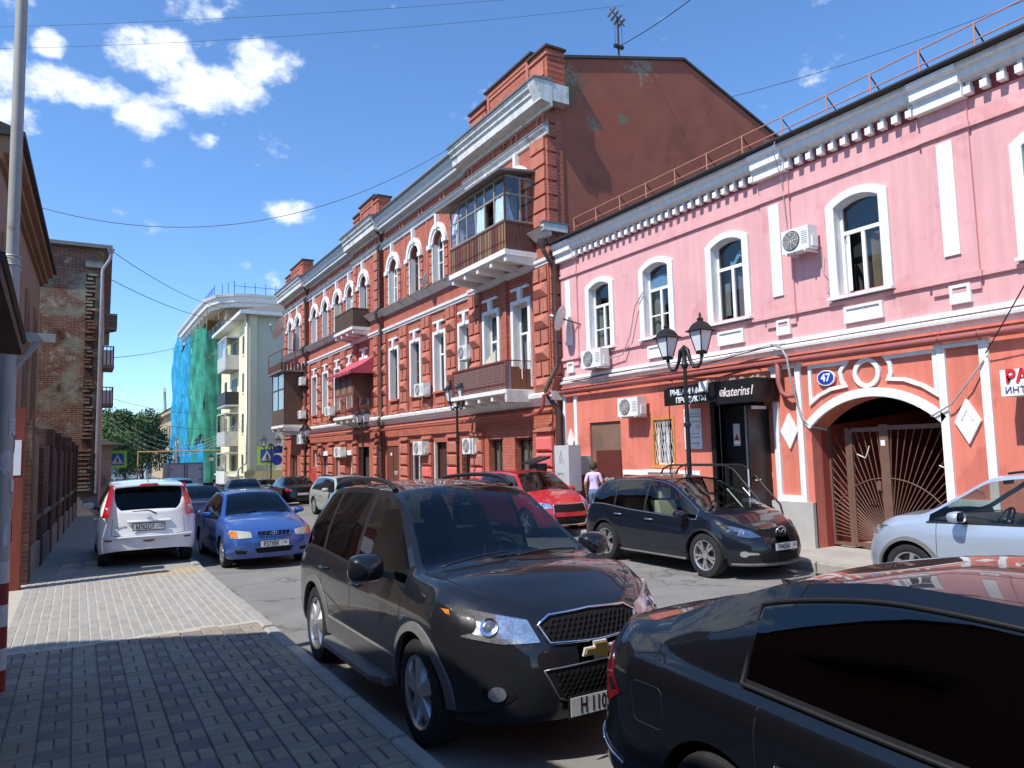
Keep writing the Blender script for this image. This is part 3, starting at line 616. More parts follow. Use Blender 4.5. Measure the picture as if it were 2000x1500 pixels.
# arch band, trapezoids, ring over the gate
A = arch_pts(GY, GH, GZ, GR, 20); B = arch_pts(GY, GH+.09, GZ+.10, GR+.055, 20); m = MB()
for k in range(20):
    (a, za), (b_, zb), (c_, zc), (d_, zd) = A[k], A[k+1], B[k+1], B[k]
    m.add([(XP-.06, a, za), (XP-.06, b_, zb), (XP-.06, c_, zc), (XP-.06, d_, zd), (XP+.01, a, za), (XP+.01, b_, zb), (XP+.01, c_, zc), (XP+.01, d_, zd)], [(0, 1, 2, 3), (0, 4, 5, 1), (2, 6, 7, 3)])
m.build('arch_band', WHITE, house)
def strip_poly(pts, w, p_, name):
    n = len(pts); m = MB(); cy = sum(q[0] for q in pts)/n; cz = sum(q[1] for q in pts)/n; inn = []
    for i in range(n):
        p0, p1, p2 = Vector(pts[i-1]), Vector(pts[i]), Vector(pts[(i+1) % n]); d1 = (p1-p0).normalized(); d2 = (p2-p1).normalized(); n1 = Vector((-d1.y, d1.x)); n2 = Vector((-d2.y, d2.x)); bb = (n1+n2).normalized(); s_ = w/max(.35, bb.dot(n1)); inn.append(p1+bb*s_)
    ar = sum(pts[i][0]*pts[(i+1) % n][1]-pts[(i+1) % n][0]*pts[i][1] for i in range(n))
    if ar < 0: inn = [Vector(pts[i])*2-inn[i] for i in range(n)]
    for i in range(n):
        j = (i+1) % n; a, b_, c_, d_ = pts[i], pts[j], inn[j], inn[i]
        m.add([(XP-p_, a[0], a[1]), (XP-p_, b_[0], b_[1]), (XP-p_, c_[0], c_[1]), (XP-p_, d_[0], d_[1]), (XP+.01, a[0], a[1]), (XP+.01, b_[0], b_[1]), (XP+.01, c_[0], c_[1]), (XP+.01, d_[0], d_[1])], [(0, 1, 2, 3), (0, 4, 5, 1), (2, 6, 7, 3)])
    return m.build(name, WHITE, house)
strip_poly([(9.06, 3.57), (9.07, 2.80), (8.85, 2.95), (8.6, 3.05), (8.26, 3.09), (8.33, 3.22), (8.35, 3.38), (8.20, 3.57)], .065, .05, 'trapezoid_frame')
strip_poly([(6.63, 3.58), (6.63, 2.78), (6.9, 2.97), (7.2, 3.10), (7.52, 3.14), (7.45, 3.28), (7.46, 3.42), (7.56, 3.57)], .065, .05, 'trapezoid_frame')
strip_poly([(7.87+.26*cos(2*pi*k/24), 3.31+.265*sin(2*pi*k/24)) for k in range(24)], .075, .05, 'ring')
# gas pipe and its hangers
MB().tube([(XP-.16, 17.25, 3.70), (XP-.16, 9.62, 3.70), (XP-.16, YN, 3.70)], .055, 12).build('gas_pipe', PIPEM, house, True)
MB().tube([(XP-.16, 9.66, 3.68), (XP-.16, 9.66, 3.3), (XP-.16, 9.60, 3.10), (XP-.16, 9.48, 3.02), (XP-.15, 9.30, 3.02)], .05, 10).build('gas_pipe_branch', PIPEM, house, True)
for yy in (16, 12.8, 10.2, 6.5, 5.9, 3): MB().tube([(XP, yy, 3.62), (XP-.16, yy, 3.635), (XP-.225, yy, 3.70), (XP-.16, yy, 3.765)], .012, 6).build('pipe_hanger', PIPEM, house)
# cables slung along the band
CABLE = mat('cable_black', (.02, .02, .02), .6, .2, 9); CABLEG = mat('cable_grey', (.35, .34, .32), .6, .2, 9)
for q, (pts, r_, mt) in enumerate((([(XP-.08, 17.2, 3.98), (XP-.22, 15.5, 3.99), (XP-.22, 14, 4.01), (XP-.22, 12.6, 3.98), (XP-.25, 11.5, 3.86), (XP-.22, 10.4, 3.98), (XP-.22, 9.6, 4.03)], .012, CABLE), ([(XP-.1, 17.2, 4.0), (XP-.24, 13.5, 4.0), (XP-.28, 11.2, 3.93), (XP-.24, 9.7, 4.06), (XP-.22, 9.4, 4.03)], .008, CABLEG),
        ([(XP-.20, 9.75, 4.04), (XP-.24, 9.5, 3.98), (XP-.26, 9.35, 3.75), (XP-.22, 9.32, 3.3), (XP-.1, 9.30, 2.85), (XP-.08, 9.24, 2.6), (XP-.04, 9.10, 2.42), (XP+.2, 8.9, 2.34)], .022, CABLEG),
        ([(XP-.08, 5.9, 3.3), (XP-.14, 6.1, 3.0), (XP-.12, 6.4, 2.66), (XP-.10, 6.75, 2.48)], .014, CABLEG), ([(XP-.10, 13.6, 5.9), (XP-.12, 13.9, 5.6), (XP-.10, 14.15, 4.9), (XP-.12, 14.45, 4.45), (XP-.14, 15.0, 4.42)], .016, CABLEG),
        ([(XP-.42, 9.2, 7.98), (XP-.46, 9.24, 7.85), (XP-.10, 9.36, 7.3), (XP-.08, 9.30, 6.2), (XP-.44, 9.0, 6.1), (XP-.3, 8.98, 5.65)], .008, CABLEG), ([(XP-.12, 8.55, 5.7), (XP-.05, 8.6, 5.3), (XP-.05, 8.45, 5.1), (XP-.05, 8.55, 4.95), (XP-.05, 8.4, 4.85)], .006, CABLEG))):
    sm = []
    for i in range(len(pts)-1):
        a, b_ = Vector(pts[i]), Vector(pts[i+1])
        for k in range(4): sm.append(tuple(a.lerp(b_, k/4)))
    sm.append(pts[-1]); MB().tube(sm, r_, 6).build('cable', mt, house, True)
# lower openings: barred window, brown doors, shop doorway
w = window_unit(XP+.12, 12.86, 13.52, 1.66, 2.76, house, PVC, 'C', [(CURT_W, .05, .40, .02, .98), (CURT_W, .62, .95, .02, .98)], None, .05)
m = MB(); WOODY = mat('window_ochre_wood', srgb(196, 132, 62), .6, .15, 8)
for a in ((XP-.02, XP+.12, 12.80, 12.86, 1.60, 2.80), (XP-.02, XP+.12, 13.52, 13.58, 1.60, 2.80), (XP-.019, XP+.12, 12.86, 13.52, 2.74, 2.80), (XP-.019, XP+.12, 12.86, 13.52, 1.60, 1.67)): m.box(*a)
m.build('wooden_frame', WOODY, house)
gr = MB().tube([(XP+.02, 13.19, 1.68), (XP+.02, 13.19, 2.73)], .008, 5)
GRW = mat('grille_white', (.75, .75, .73), .5, .08, 9); gb = gr.build('window_grille', GRW, house)
for k in range(8):
    for s_ in (1, -1):
        u = 12.9+.083*k; MB().tube([(XP+.02, u, 1.68), (XP+.02, u+s_*.04, 1.95), (XP+.02, u-s_*.06, 2.3), (XP+.02, u+s_*.03, 2.73)], .006, 4).build('grille_bar', GRW, gb)
TAUPE = mat('door_taupe', srgb(124, 98, 82), .55, .14, 1.5, .1, 20, col2=srgb(108, 88, 76), blotch=(.55, 1.2)); BROWN = mat('door_brown', srgb(92, 44, 38), .45, .16, 2.5, .1, 20)
MB().box(XP+.06, XP+.12, 14.79, 16.09, .14, 2.78).build('metal_panel', TAUPE, house)
dr = MB().box(XP-.02, XP+.03, 14.80, 15.82, .16, 2.04).build('brown_door', BROWN, house); MB().tube([(XP-.03, 15.72, 1.05), (XP-.07, 15.72, 1.06), (XP-.07, 15.72, 1.2), (XP-.03, 15.72, 1.21)], .01, 6).build('door_handle', METAL_W, dr)
for q in range(4): MB().tube([(XP-.024, 15.15+.13*q+.05*sin(k*1.3+q), 1.28+.06*cos(k*1.9+q*2)) for k in range(7)], .006, 4).build('graffiti_scrawl', GRW, dr)
SHOPK = mat('shop_black', (.012, .012, .013), .35, .2, 3)
m = MB()
for a in ((XP-.05, XP+.3, 11.50, 11.62, .13, 3.05), (XP-.05, XP+.3, 10.18, 10.30, .13, 3.05), (XP-.049, XP+.3, 10.30, 11.50, 2.95, 3.05), (XP+.25, XP+.3, 11.20, 11.5, .4, 2.95)): m.box(*a)
m.build('shop_doorframe', SHOPK, house)
dw = window_unit(XP+.22, 10.34, 10.90, .95, 2.92, house, mat('door_bluegrey', (.45, .50, .56), .4, .08, 4), 'C', None, None, .07, name='shop_door')
MB().box(XP+.225, XP+.265, 10.34, 10.90, .42, .95).build('door_panel', MATS['door_bluegrey'], dw); MB().tube([(XP+.2, 10.64, 1.25), (XP+.17, 10.64, 1.26), (XP+.17, 10.55, 1.27)], .009, 6).build('door_handle', METAL_W, dw)
MB().box(XP+.22, XP+.26, 10.90, 11.5, .42, 2.94).build('door_side_panel', SHOPK, house)
lf = MB().box(XP-.62, XP-.02, 10.06, 10.11, .42, 2.86).build('open_door_leaf', SHOPK, house); MB().tube([(XP-.52, 10.04, 1.4), (XP-.52, 10.0, 1.4), (XP-.42, 10.0, 1.41)], .01, 6).build('door_handle', METAL_W, lf)
MB().box(XP-.54, XP-.12, 10.02, 10.055, 2.80, 2.86).build('door_closer', METAL_W, lf)
ph = MB().box(XP+.19, XP+.215, 11.02, 11.20, 2.08, 2.55).build('door_notice', PVC, house)
MB().prism([(XP+.188, 11.04, 2.20), (XP+.188, 11.18, 2.20), (XP+.188, 11.11, 2.34)], (-.002, 0, 0)).build('notice_triangle', mat('sign_red', (.55, .02, .02), .4, .1, 9), ph)
for k in range(3): MB().box(XP-.35-.28*(2-k), XP-.05-0*(2-k), 10.1, 11.6, .05+.0*k, .18+.12*k if k < 2 else .40).build('step', STONE, house)
# canopy board over the shop with its two signs (hung signs are things of their own)
MB().box(XP-.74, XP, 9.72, 12.22, 3.36, 3.40).build('shop_canopy', SHOPK, house)
cp = MB().box(XP-.72, XP-.02, 9.78, 9.83, 2.93, 3.36).build('canopy_cheek', SHOPK, house)
m = MB(); random.seed(5)
RUB = mat('leaf_litter', (.30, .22, .14), .95, .4, 30)
for k in range(46):
    y_, x_ = random.uniform(9.8, 11.2), random.uniform(XP-.72, XP-.3); s_ = random.uniform(.02, .07); z_ = 3.40
    m.add([(x_-s_, y_-s_, z_), (x_+s_, y_-s_*.6, z_), (x_+s_*.7, y_+s_, z_), (x_-s_*.8, y_+s_*.7, z_), (x_, y_, z_+s_*1.3)], [(0, 1, 4), (1, 2, 4), (2, 3, 4), (3, 0, 4)])
tag(m.build('debris', RUB), 'brown dry leaves and rubble lying on the shop canopy', 'debris', kind='stuff')
s1 = thing('shop_sign', 'black shop sign with white fish and seafood lettering over the barred window', 'sign', (XP-.75, 11.4, 3.0), world=True)
MB().box(XP-.80, XP-.745, 10.72, 12.24, 2.99, 3.36).build('board', SHOPK, s1)
LETW = mat('letter_white', (.78, .78, .78), .5, .05, 9); LETP = mat('letter_pinkish', (.75, .66, .64), .5, .05, 9)
lettering('РЫБА И МОРЕ', .165, face_x(XP-.802, 11.47, 3.255), LETW, s1, extrude=.006, bold=.006, sx=.98); lettering('ПРОДУКТЫ', .155, face_x(XP-.802, 11.42, 3.085), LETW, s1, extrude=.006, bold=.006)
s2 = thing('shop_sign', 'black shop sign with pale cursive lettering above the open door', 'sign', (XP-.75, 10.3, 3.0), world=True)
MB().box(XP-.785, XP-.742, 9.74, 10.715, 2.93, 3.38).build('board', SHOPK, s2)
lettering('katerins1', .26, face_x(XP-.787, 10.13, 3.15), LETP, s2, font_shear=.25, extrude=.006, bold=.002, sx=.80)
strip_ = MB()
ic = rounded([(10.60, 3.09), (10.60, 3.20), (10.50, 3.20), (10.50, 3.09)], .5, 3); pts = [(XP-.79, a, b_) for a, b_ in ic]
strip_.tube(pts+[pts[0]], .010, 5, False); strip_.tube([(XP-.79, 10.55+.026*cos(2*pi*k/12), 3.145+.026*sin(2*pi*k/12)) for k in range(13)], .008, 5, False); strip_.build('camera_icon', LETP, s2)
# hangers of the sign
for yy in (10.72, 12.2): MB().tube([(XP-.7, yy, 2.99), (XP-.7, yy, .6)], .012, 6).build('sign_post', SHOPK, s1)
fl = thing('floodlight', 'small white floodlight fixed above the fish shop sign', 'floodlight', (XP-.8, 10.95, 3.35), world=True)
MB().prism([(XP-.92, 10.86, 3.22), (XP-.92, 11.08, 3.22), (XP-.88, 11.08, 3.42), (XP-.88, 10.86, 3.42)], (.05, 0, .01)).build('lamp_head', METAL_W, fl); MB().tube([(XP-.86, 10.97, 3.33), (XP-.5, 10.97, 3.45)], .01, 6).build('bracket', SHOPK, fl)
ps = thing('poster', 'white price poster beside the barred shop window', 'poster', (XP, 12.2, 2.0), world=True)
MB().box(XP-.018, XP-.004, 11.93, 12.47, 2.03, 2.94).build('sheet', LETW, ps)
INK = mat('ink_grey', (.28, .28, .30), .7, .1, 9); INKR = mat('ink_red', (.55, .10, .08), .7, .1, 9)
random.seed(21)
for k, z_ in enumerate((2.82, 2.76, 2.64, 2.42, 2.37, 2.29, 2.16)):
    u = 12.44 if k > 1 else 12.28; im = MB()
    while u > 12.0:
        l_ = random.uniform(.03, .09); im.box(XP-.0195, XP-.0182, max(11.96, u-l_), u, z_-.012, z_+.012); u -= l_+.02
    o = im.build('print_line', INK, ps); o['kind'] = 'stuff'
for (yy, zz) in ((12.38, 2.52), (12.05, 2.52), (12.36, 2.12), (12.1, 2.13)): MB().tube([(XP-.02, yy+.05*cos(k*.5), zz+.035*sin(k*.5)) for k in range(11)], .007, 4).build('shrimp_drawing', INKR, ps)
MB().box(XP-.02, XP-.0185, 12.33, 12.45, 2.76, 2.90).build('picture', mat('ink_orange', (.7, .35, .15), .6, .4, 25, col2=(.2, .2, .6), blotch=(.5, 20)), ps)
nb = thing('house_number', 'blue oval house number plate beside the gate arch', 'house number', (XP-.06, 8.66, 3.2), world=True)
BLUE = mat('enamel_blue', srgb(38, 62, 160), .3, .05, 9)
def oval(yc, zc, ry, rz, x0, x1): return MB().prism([(x0, yc+ry*cos(2*pi*k/28), zc+rz*sin(2*pi*k/28)) for k in range(28)], (x1-x0, 0, 0))
oval(8.665, 3.295, .185, .145, XP-.03, XP-.075).build('rim', LETW, nb); oval(8.665, 3.295, .165, .125, XP-.07, XP-.08).build('face', BLUE, nb)
lettering('47', .20, face_x(XP-.081, 8.665, 3.295), LETW, nb, extrude=.002, bold=.005)
rs = thing('shop_sign', 'white light box sign with red letters at the right edge of the picture', 'sign', (XP-.3, 4.8, 2.7), world=True)
rbx = MB().prism([(XP-.50, 5.40, 2.72), (XP-.55, 5.46, 2.74), (XP-.55, 5.46, 3.06), (XP-.50, 5.40, 3.08), (XP-.05, 5.40, 3.08), (XP-.05, 5.40, 2.72)], (0, -.0, 0)) if False else MB().box(XP-.55, XP-.02, 3.9, 5.46, 2.70, 3.08)
rbx.build('box', LETW, rs); lettering('РА', .25, face_x(XP-.552, 5.24, 2.97), mat('letter_red', (.60, .02, .03), .4, .05, 9), rs, extrude=.02, bold=.008, sx=.9); lettering('ИНТО', .13, face_x(XP-.552, 5.22, 2.775), mat('letter_navy', (.06, .07, .16), .5, .2, 9), rs, extrude=.01)
# ---- iron gate with sun rays
GX = XP+.48; IRON = mat('gate_brown', srgb(112, 84, 72), .55, .12, 6, .05, 30, metal=.1)
gate = thing('iron_gate', 'brown iron gate of sunburst bars in the arched gateway', 'gate', (GX, GY, .15), world=True)
for (ya, yb, za, zb, nm) in ((9.06, 9.10, .17, 2.4, 'gate_frame'), (8.66, 8.74, .17, 2.36, 'gate_frame'), (7.88, 8.05, .17, 2.40, 'gate_post'), (6.63, 6.69, .17, 2.4, 'gate_frame'), (8.60, 8.655, .20, 2.33, 'gate_frame')): MB().box(GX, GX+.06, ya, yb, za, zb).build(nm, IRON, gate)
for (ya, yb, za, zb) in ((6.69, 7.88, 2.30, 2.38), (8.05, 8.60, 2.28, 2.36), (8.74, 9.06, .17, .23), (8.05, 8.60, .18, .25), (6.69, 7.88, .17, .24)): MB().box(GX+.004, GX+.054, ya, yb, za, zb).build('gate_rail', IRON, gate)
cy, cz = 7.97, .28
def clip(y, z): return None
for k in range(1, 46):
    an = pi*k/46; dy, dz = cos(an), sin(an)
    # bar from the centre outwards until it meets the frame
    t = min((9.06-cy)/dy if dy > 1e-3 else 9, (6.69-cy)/dy if dy < -1e-3 else 9, ((2.30 if dy < 0 else 2.33)-cz)/dz)
    if dy > 0:
        segs = []; ts_ = t; yb = cy+dy*t
        tp = (8.60-cy)/dy
        segs = [(.12/max(.25, abs(dy)) if abs(dy) > .3 else .25, min(tp, t))]
        if t > tp: segs.append((tp+.14/dy, t if cz+dz*t < 2.2 else (2.2-cz)/dz))
    else: segs = [(.12/max(.25, abs(dy)) if abs(dy) > .3 else .25, t)]
    for (t0, t1) in segs:
        if t1-t0 > .05: MB().tube([(GX+.03, cy+dy*t0, cz+dz*t0), (GX+.03, cy+dy*t1, cz+dz*t1)], .0085, 6).build('gate_bar', IRON, gate)
R_ = 1.16
MB().tube([(GX+.02, cy+R_*1.06*cos(radians(a)), cz+R_*sin(radians(a))) for a in range(4, 178, 6)], .010, 6).build('gate_arc', IRON, gate)
for (yy, zz) in ((8.35, 1.85), (6.85, 1.65)): MB().tube([(GX+.01, yy+.16, zz+.02), (GX+.01, yy+.07, zz-.02), (GX+.01, yy, zz-.05), (GX+.01, yy-.05, zz+.05), (GX+.01, yy-.09, zz+.17)], .010, 6).build('bird_ornament', METAL_W, gate)
MB().tube([(GX+.0, 8.13, 1.02), (GX-.05, 8.13, 1.03), (GX-.05, 8.30, 1.03)], .012, 6).build('gate_handle', DKMETAL, gate); MB().box(GX-.02, GX+.05, 8.06, 8.14, 1.22, 1.38).build('gate_lock', IRON, gate)
MB().box(GX-.008, GX, 7.94, 8.02, 2.02, 2.12).build('notice', PVC, gate)
# ---- air conditioners on this house
ac_unit('white air conditioner beside the open casement on the upper pink wall', XP, 8.62, 9.22, 5.72, 6.17, .26)
ac_unit('white air conditioner low on the coral wall left of the barred window', XP, 13.62, 14.38, 2.86, 3.32, .28)
ac_unit('white air conditioner under the leftmost pink window with a loop of hose', XP, 15.0, 15.85, 4.22, 4.70, .28)
# satellite dish
DISH = mat('dish_grey', (.62, .62, .62), .4, .06, 6)
def dish(label, base, mid, r_, aim, group=None):
    t = thing('satellite_dish', label, 'satellite dish', base, group, world=True); q = Vector(aim).normalized().to_track_quat('Z', 'Y').to_matrix().to_4x4(); M = Matrix.Translation(mid) @ q
    MB().lathe([(r_*k/8, .22*r_*(k/8)**2) for k in range(9)]+[(r_*1.01, .22*r_+.006), (r_*.98, .22*r_-.012)]+[(r_*k/8*.98, .22*r_*(k/8)**2-.012) for k in range(7, -1, -1)], 28).xf(M).build('reflector', DISH, t, True, 40)
    p_ = M @ Vector((0, 0, r_*.95)); e_ = M @ Vector((0, -r_*.97, .22*r_))
    MB().tube([tuple(e_), tuple(p_)], .012, 6).build('feed_arm', DKMETAL, t); MB().lathe([(0, -.05), (.035, -.04), (.035, .05), (0, .06)], 12).xf(Matrix.Translation(p_) @ q).build('receiver', METAL_W, t, True, 40)
    MB().tube([tuple(M @ Vector((0, 0, -.01))), tuple(Vector(mid)+(Vector(base)-Vector(mid))*.5), tuple(base)], .018, 6).build('mount', DKMETAL, t); return t
dish('grey satellite dish on an arm beside the leftmost pink window', (XP, 16.35, 5.55), (XP-.42, 16.62, 5.72), .36, (-.55, .75, .35))
random.seed(11)
# ------------------------------------------------------------------ red brick house, three storeys
RB1, RB2 = srgb(180, 110, 92), srgb(166, 97, 81)
BRICK = brickmat('red_painted_brick', RB1, RB2, srgb(158, 78, 62), 'x', .27, .088, .010, bump=.5, var=.16)
BRICKY = brickmat('red_painted_brick_side', RB1, RB2, srgb(150, 74, 60), 'y', .27, .088, .010, bump=.7, var=.16)
RPAINT = mat('red_painted_trim', srgb(184, 115, 97), .85, .12, 2.5, .25, 60, spec=.2, col2=srgb(160, 98, 84), blotch=(.56, 2.2), streak=.12)
RPINK = mat('pink_overpaint', srgb(216, 110, 104), .85, .08, 2.5, .2, 60, spec=.2)
GALV = mat('cap_metal', (.20, .18, .165), .55, .2, 3, metal=.2)
OLDW = mat('weathered_white', (.66, .66, .64), .85, .14, 2.5, .3, 40, col2=(.40, .38, .35), blotch=(.56, 1.8), streak=.2)
GREYW = mat('cornice_bluegrey', (.50, .54, .57), .8, .12, 2.5, .2, 40, col2=(.34, .33, .31), blotch=(.62, 1.5))
PIPED = mat('downpipe_brown', (.055, .038, .033), .5, .25, 6)
PIPER = mat('downpipe_red', srgb(150, 72, 60), .55, .12, 6)
red = thing('red_brick_house', 'three-storey ornate red brick house with white arched windows and balconies', 'house', (11.8, 33, 0), world=True)
XB, XR = 11.88, 11.74
RIS = [(17.38, 22.50), (31.32, 35.0), (43.95, 49.25)]; BAY = [(22.50, 31.32), (35.0, 43.95)]
w2 = {'R': [19.07, 20.97], 'A': [23.12, 25.30, 27.63, 30.0], 'M': [33.52], 'B': [36.0, 38.1, 40.3, 42.5], 'L': [45.7, 47.6]}
def xof(y): return XR if any(a <= y <= b for a, b in RIS) else XB
ho2, ho3 = .44, .45
G_OP = [(18.63, 19.67, .2, 2.48), (20.44, 21.36, .2, 2.48), (22.68, 23.63, .75, 2.48), (24.87, 26.0, .15, 2.48), (27.19, 28.41, .75, 2.5), (29.65, 31.05, .15, 2.42), (32.95, 34.5, .1, 2.44), (35.8, 36.5, .4, 2.0), (37.5, 38.6, .4, 2.0), (39.8, 40.8, .4, 2.0), (42.1, 43.0, 1.45, 2.4), (46.0, 47.8, .1, 2.15)]
allw = [y for v in w2.values() for y in v]
for (a, b) in RIS+BAY:
    x = xof((a+b)/2); ops = [o for o in G_OP if a <= o[0] and o[1] <= b]
    ops += [(y-ho2, y+ho2, 4.42 if y > 22 else 4.0, 6.62) for y in allw if a < y < b] + [(y-ho3, y+ho3, 8.66, 10.68) for y in allw if a < y < b]
    m = facade(x, a, b, .05, 12.95, ops, .26)
    if (a, b) in RIS: m.quad((x, a, 0), (XB+.02, a, 0), (XB+.02, a, 12.9), (x, a, 12.9)); m.quad((x, b, 0), (XB+.02, b, 0), (XB+.02, b, 12.9), (x, b, 12.9))
    m.build('front_wall', BRICK, red)
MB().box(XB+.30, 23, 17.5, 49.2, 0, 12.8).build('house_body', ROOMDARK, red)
# gable wall towards the pink house: dark plaster, peeled in places
def gable_mat():
    m = mat('gable_plaster', srgb(156, 94, 78), .92, .12, 1.1, .5, 25, spec=.15, col2=srgb(142, 86, 72), blotch=(.56, .6)); N, L, B = nodes_of(m)
    src = B.inputs['Base Color'].links[0].from_socket; geo = N.new('ShaderNodeNewGeometry')
    def mask(c, r, th, sc):
        d = N.new('ShaderNodeVectorMath'); d.operation = 'DISTANCE'; L.new(geo.outputs['Position'], d.inputs[0]); d.inputs[1].default_value = c
        n = N.new('ShaderNodeTexNoise'); n.inputs['Scale'].default_value = sc; n.inputs['Detail'].default_value = 8; n.inputs['Roughness'].default_value = .7; L.new(geo.outputs['Position'], n.inputs['Vector'])
        a = N.new('ShaderNodeMath'); a.operation = 'DIVIDE'; L.new(d.outputs['Value'], a.inputs[0]); a.inputs[1].default_value = r
        s_ = N.new('ShaderNodeMath'); s_.operation = 'SUBTRACT'; L.new(n.outputs['Fac'], s_.inputs[0])
        h = N.new('ShaderNodeMath'); h.operation = 'MULTIPLY'; L.new(a.outputs[0], h.inputs[0]); h.inputs[1].default_value = .35; L.new(h.outputs[0], s_.inputs[1])
        r_ = N.new('ShaderNodeMapRange'); L.new(s_.outputs[0], r_.inputs[0]); r_.inputs[1].default_value = th; r_.inputs[2].default_value = th+.035; return r_.outputs[0]
    for (c_, r, th, sc, col) in (((12.6, 17.3, 13.2), 1.3, .33, 4.2, (.20, .125, .09)), ((14.2, 17.3, 12.1), 1.4, .33, 3.6, srgb(160, 92, 74)), ((13.5, 17.3, 12.1), .55, .33, 4.6, (.26, .19, .145)), ((14.7, 17.3, 12.5), .42, .33, 5.2, (.24, .175, .135)), ((12.5, 17.3, 13.4), .8, .36, 9, (.30, .225, .165)), ((15.5, 17.3, 14.6), 1.6, .40, 5, (.30, .24, .18)), ((21.5, 17.3, 12.6), 1.0, .38, 5, (.30, .25, .2))):
        mx = N.new('ShaderNodeMix'); mx.data_type = 'RGBA'; L.new(mask(c_, r, th, sc), mx.inputs['Factor']); L.new(src, mx.inputs['A']); mx.inputs['B'].default_value = (*col, 1); src = mx.outputs['Result']
    L.new(src, B.inputs['Base Color']); return m
GAB = gable_mat(); YG = 17.40
gp = [(XR+.02, YG, .05), (24, YG, .05), (24, YG, 12.4), (22.6, YG, 13.15), (17.45, YG, 15.18), (12.45, YG, 13.95), (12.0, YG, 13.9), (12.0, YG, 12.9), (XR+.02, YG, 12.9)]
MB().poly(gp).build('gable_wall', GAB, red)
cap = MB()
for (a, b) in zip(gp[2:6], gp[3:6]): cap.prism([(a[0], YG-.06, a[2]), (b[0], YG-.06, b[2]), (b[0], YG-.06, b[2]+.09), (a[0], YG-.06, a[2]+.09)], (0, .3, 0))
cap.build('gable_coping', PIPED, red)
MB().add([(12.3, YG, 13.9), (17.45, YG, 15.15), (22.6, YG, 13.1), (24, YG, 12.35), (11.5, 49.2, 12.95), (17.45, 49.2, 15.1), (24, 49.2, 12.35), (11.5, 17.9, 12.95)], [(7, 0, 1, 5, 4), (1, 2, 3, 6, 5)]).build('roof', GALV, red)
MB().quad((XR, 49.25, 0), (23, 49.25, 0), (23, 49.25, 12.8), (XR, 49.25, 12.8)).build('side_wall', BRICKY, red)
# ---- horizontal mouldings
def run(x, prof, y0, y1, name, mt):
    m = MB().grid([[(x-p_, yy, z_) for (p_, z_) in prof] for yy in (y0, y1)]); m.poly([(x-p_, y0, z_) for (p_, z_) in prof]); m.poly([(x-p_, y1, z_) for (p_, z_) in prof]); return m.build(name, mt, red)
for k, (a, b) in enumerate(sorted(RIS+BAY)):
    ris = (a, b) in RIS; x = XR if ris else XB; e = .10 if ris else -.0; a_, b_ = a-e, b+e
    run(x, [(0, 3.38), (.05, 3.40), (.06, 3.48), (.10, 3.50), (.22, 3.60), (.24, 3.70), (.10, 3.76), (0, 3.77)], a_, b_, 'floor_cornice', WHITE)
    run(x, [(0, 3.16), (.06, 3.18), (.09, 3.24), (0, 3.28)], a_, b_, 'moulding', RPAINT)
    run(x, [(0, 7.50), (.07, 7.52), (.07, 7.58), (.12, 7.61), (.13, 7.70), (0, 7.72)], a, b, 'string_course', WHITE)
    run(x, [(0, 8.30), (.08, 8.34), (.14, 8.40), (.30, 8.50), (.31, 8.54), (0, 8.68)], a_, b_, 'sill_cornice', OLDW)
    run(x, [(0, 8.53), (.325, 8.50), (.325, 8.545), (0, 8.70)], a_-.01, b_+.01, 'sill_cap', GALV)
    run(x, [(0, 11.36), (.06, 11.38), (.08, 11.48), (.16, 11.56), (.18, 11.62), (0, 11.66)], a_, b_, 'upper_band', OLDW if ris else GREYW)
    run(x, [(0, 11.625), (.20, 11.62), (.20, 11.66), (0, 11.82)], a_-.01, b_+.01, 'band_cap', GALV)
    run(x, [(0, 12.10), (.05, 12.12), (.07, 12.20), (.42, 12.25), (.43, 12.50), (.49, 12.53), (.50, 12.66), (.58, 12.70), (.60, 12.80), (.62, 12.86), (0, 12.93)] if ris else [(0, 12.10), (.05, 12.12), (.08, 12.20), (.34, 12.25), (.35, 12.38), (.40, 12.40), (.54, 12.62), (.58, 12.72), (0, 12.74)], a_-(.25 if ris else 0), b_+(.25 if ris else 0), 'main_cornice', OLDW if ris else GREYW)
    run(x, [(0, 12.865), (.67, 12.85), (.67, 12.90), (0, 13.0)] if ris else [(0, 12.73), (.62, 12.70), (.64, 12.78), (.56, 12.80), (0, 12.98)], a_-(.27 if ris else 0), b_+(.27 if ris else 0), 'cornice_flashing', GALV if ris else PIPED)
    # frieze panels: narrow strips
    n = 3 if (b-a) < 6 else 4
    for i in range(n+1):
        yy = a+.28+(b-a-.56)*i/n
        for s_ in (-.16, .16): bxx(x, .055, yy+s_-.045, yy+s_+.045, 11.80, 12.11).build('frieze_strip', RPAINT, red)
    bxx(x, .05, a, b, 12.02, 12.10).build('moulding', RPAINT, red)
    if ris and (b-a) > 4.5: q = MB().tube([(x-.03, (a+b)/2-.28*0+dy, 11.95+dz) for dy, dz in ((-.16, 0), (0, .13), (.16, 0), (0, -.13), (-.16, 0))], .035, 4, False); q.build('diamond_relief', RPAINT, red)
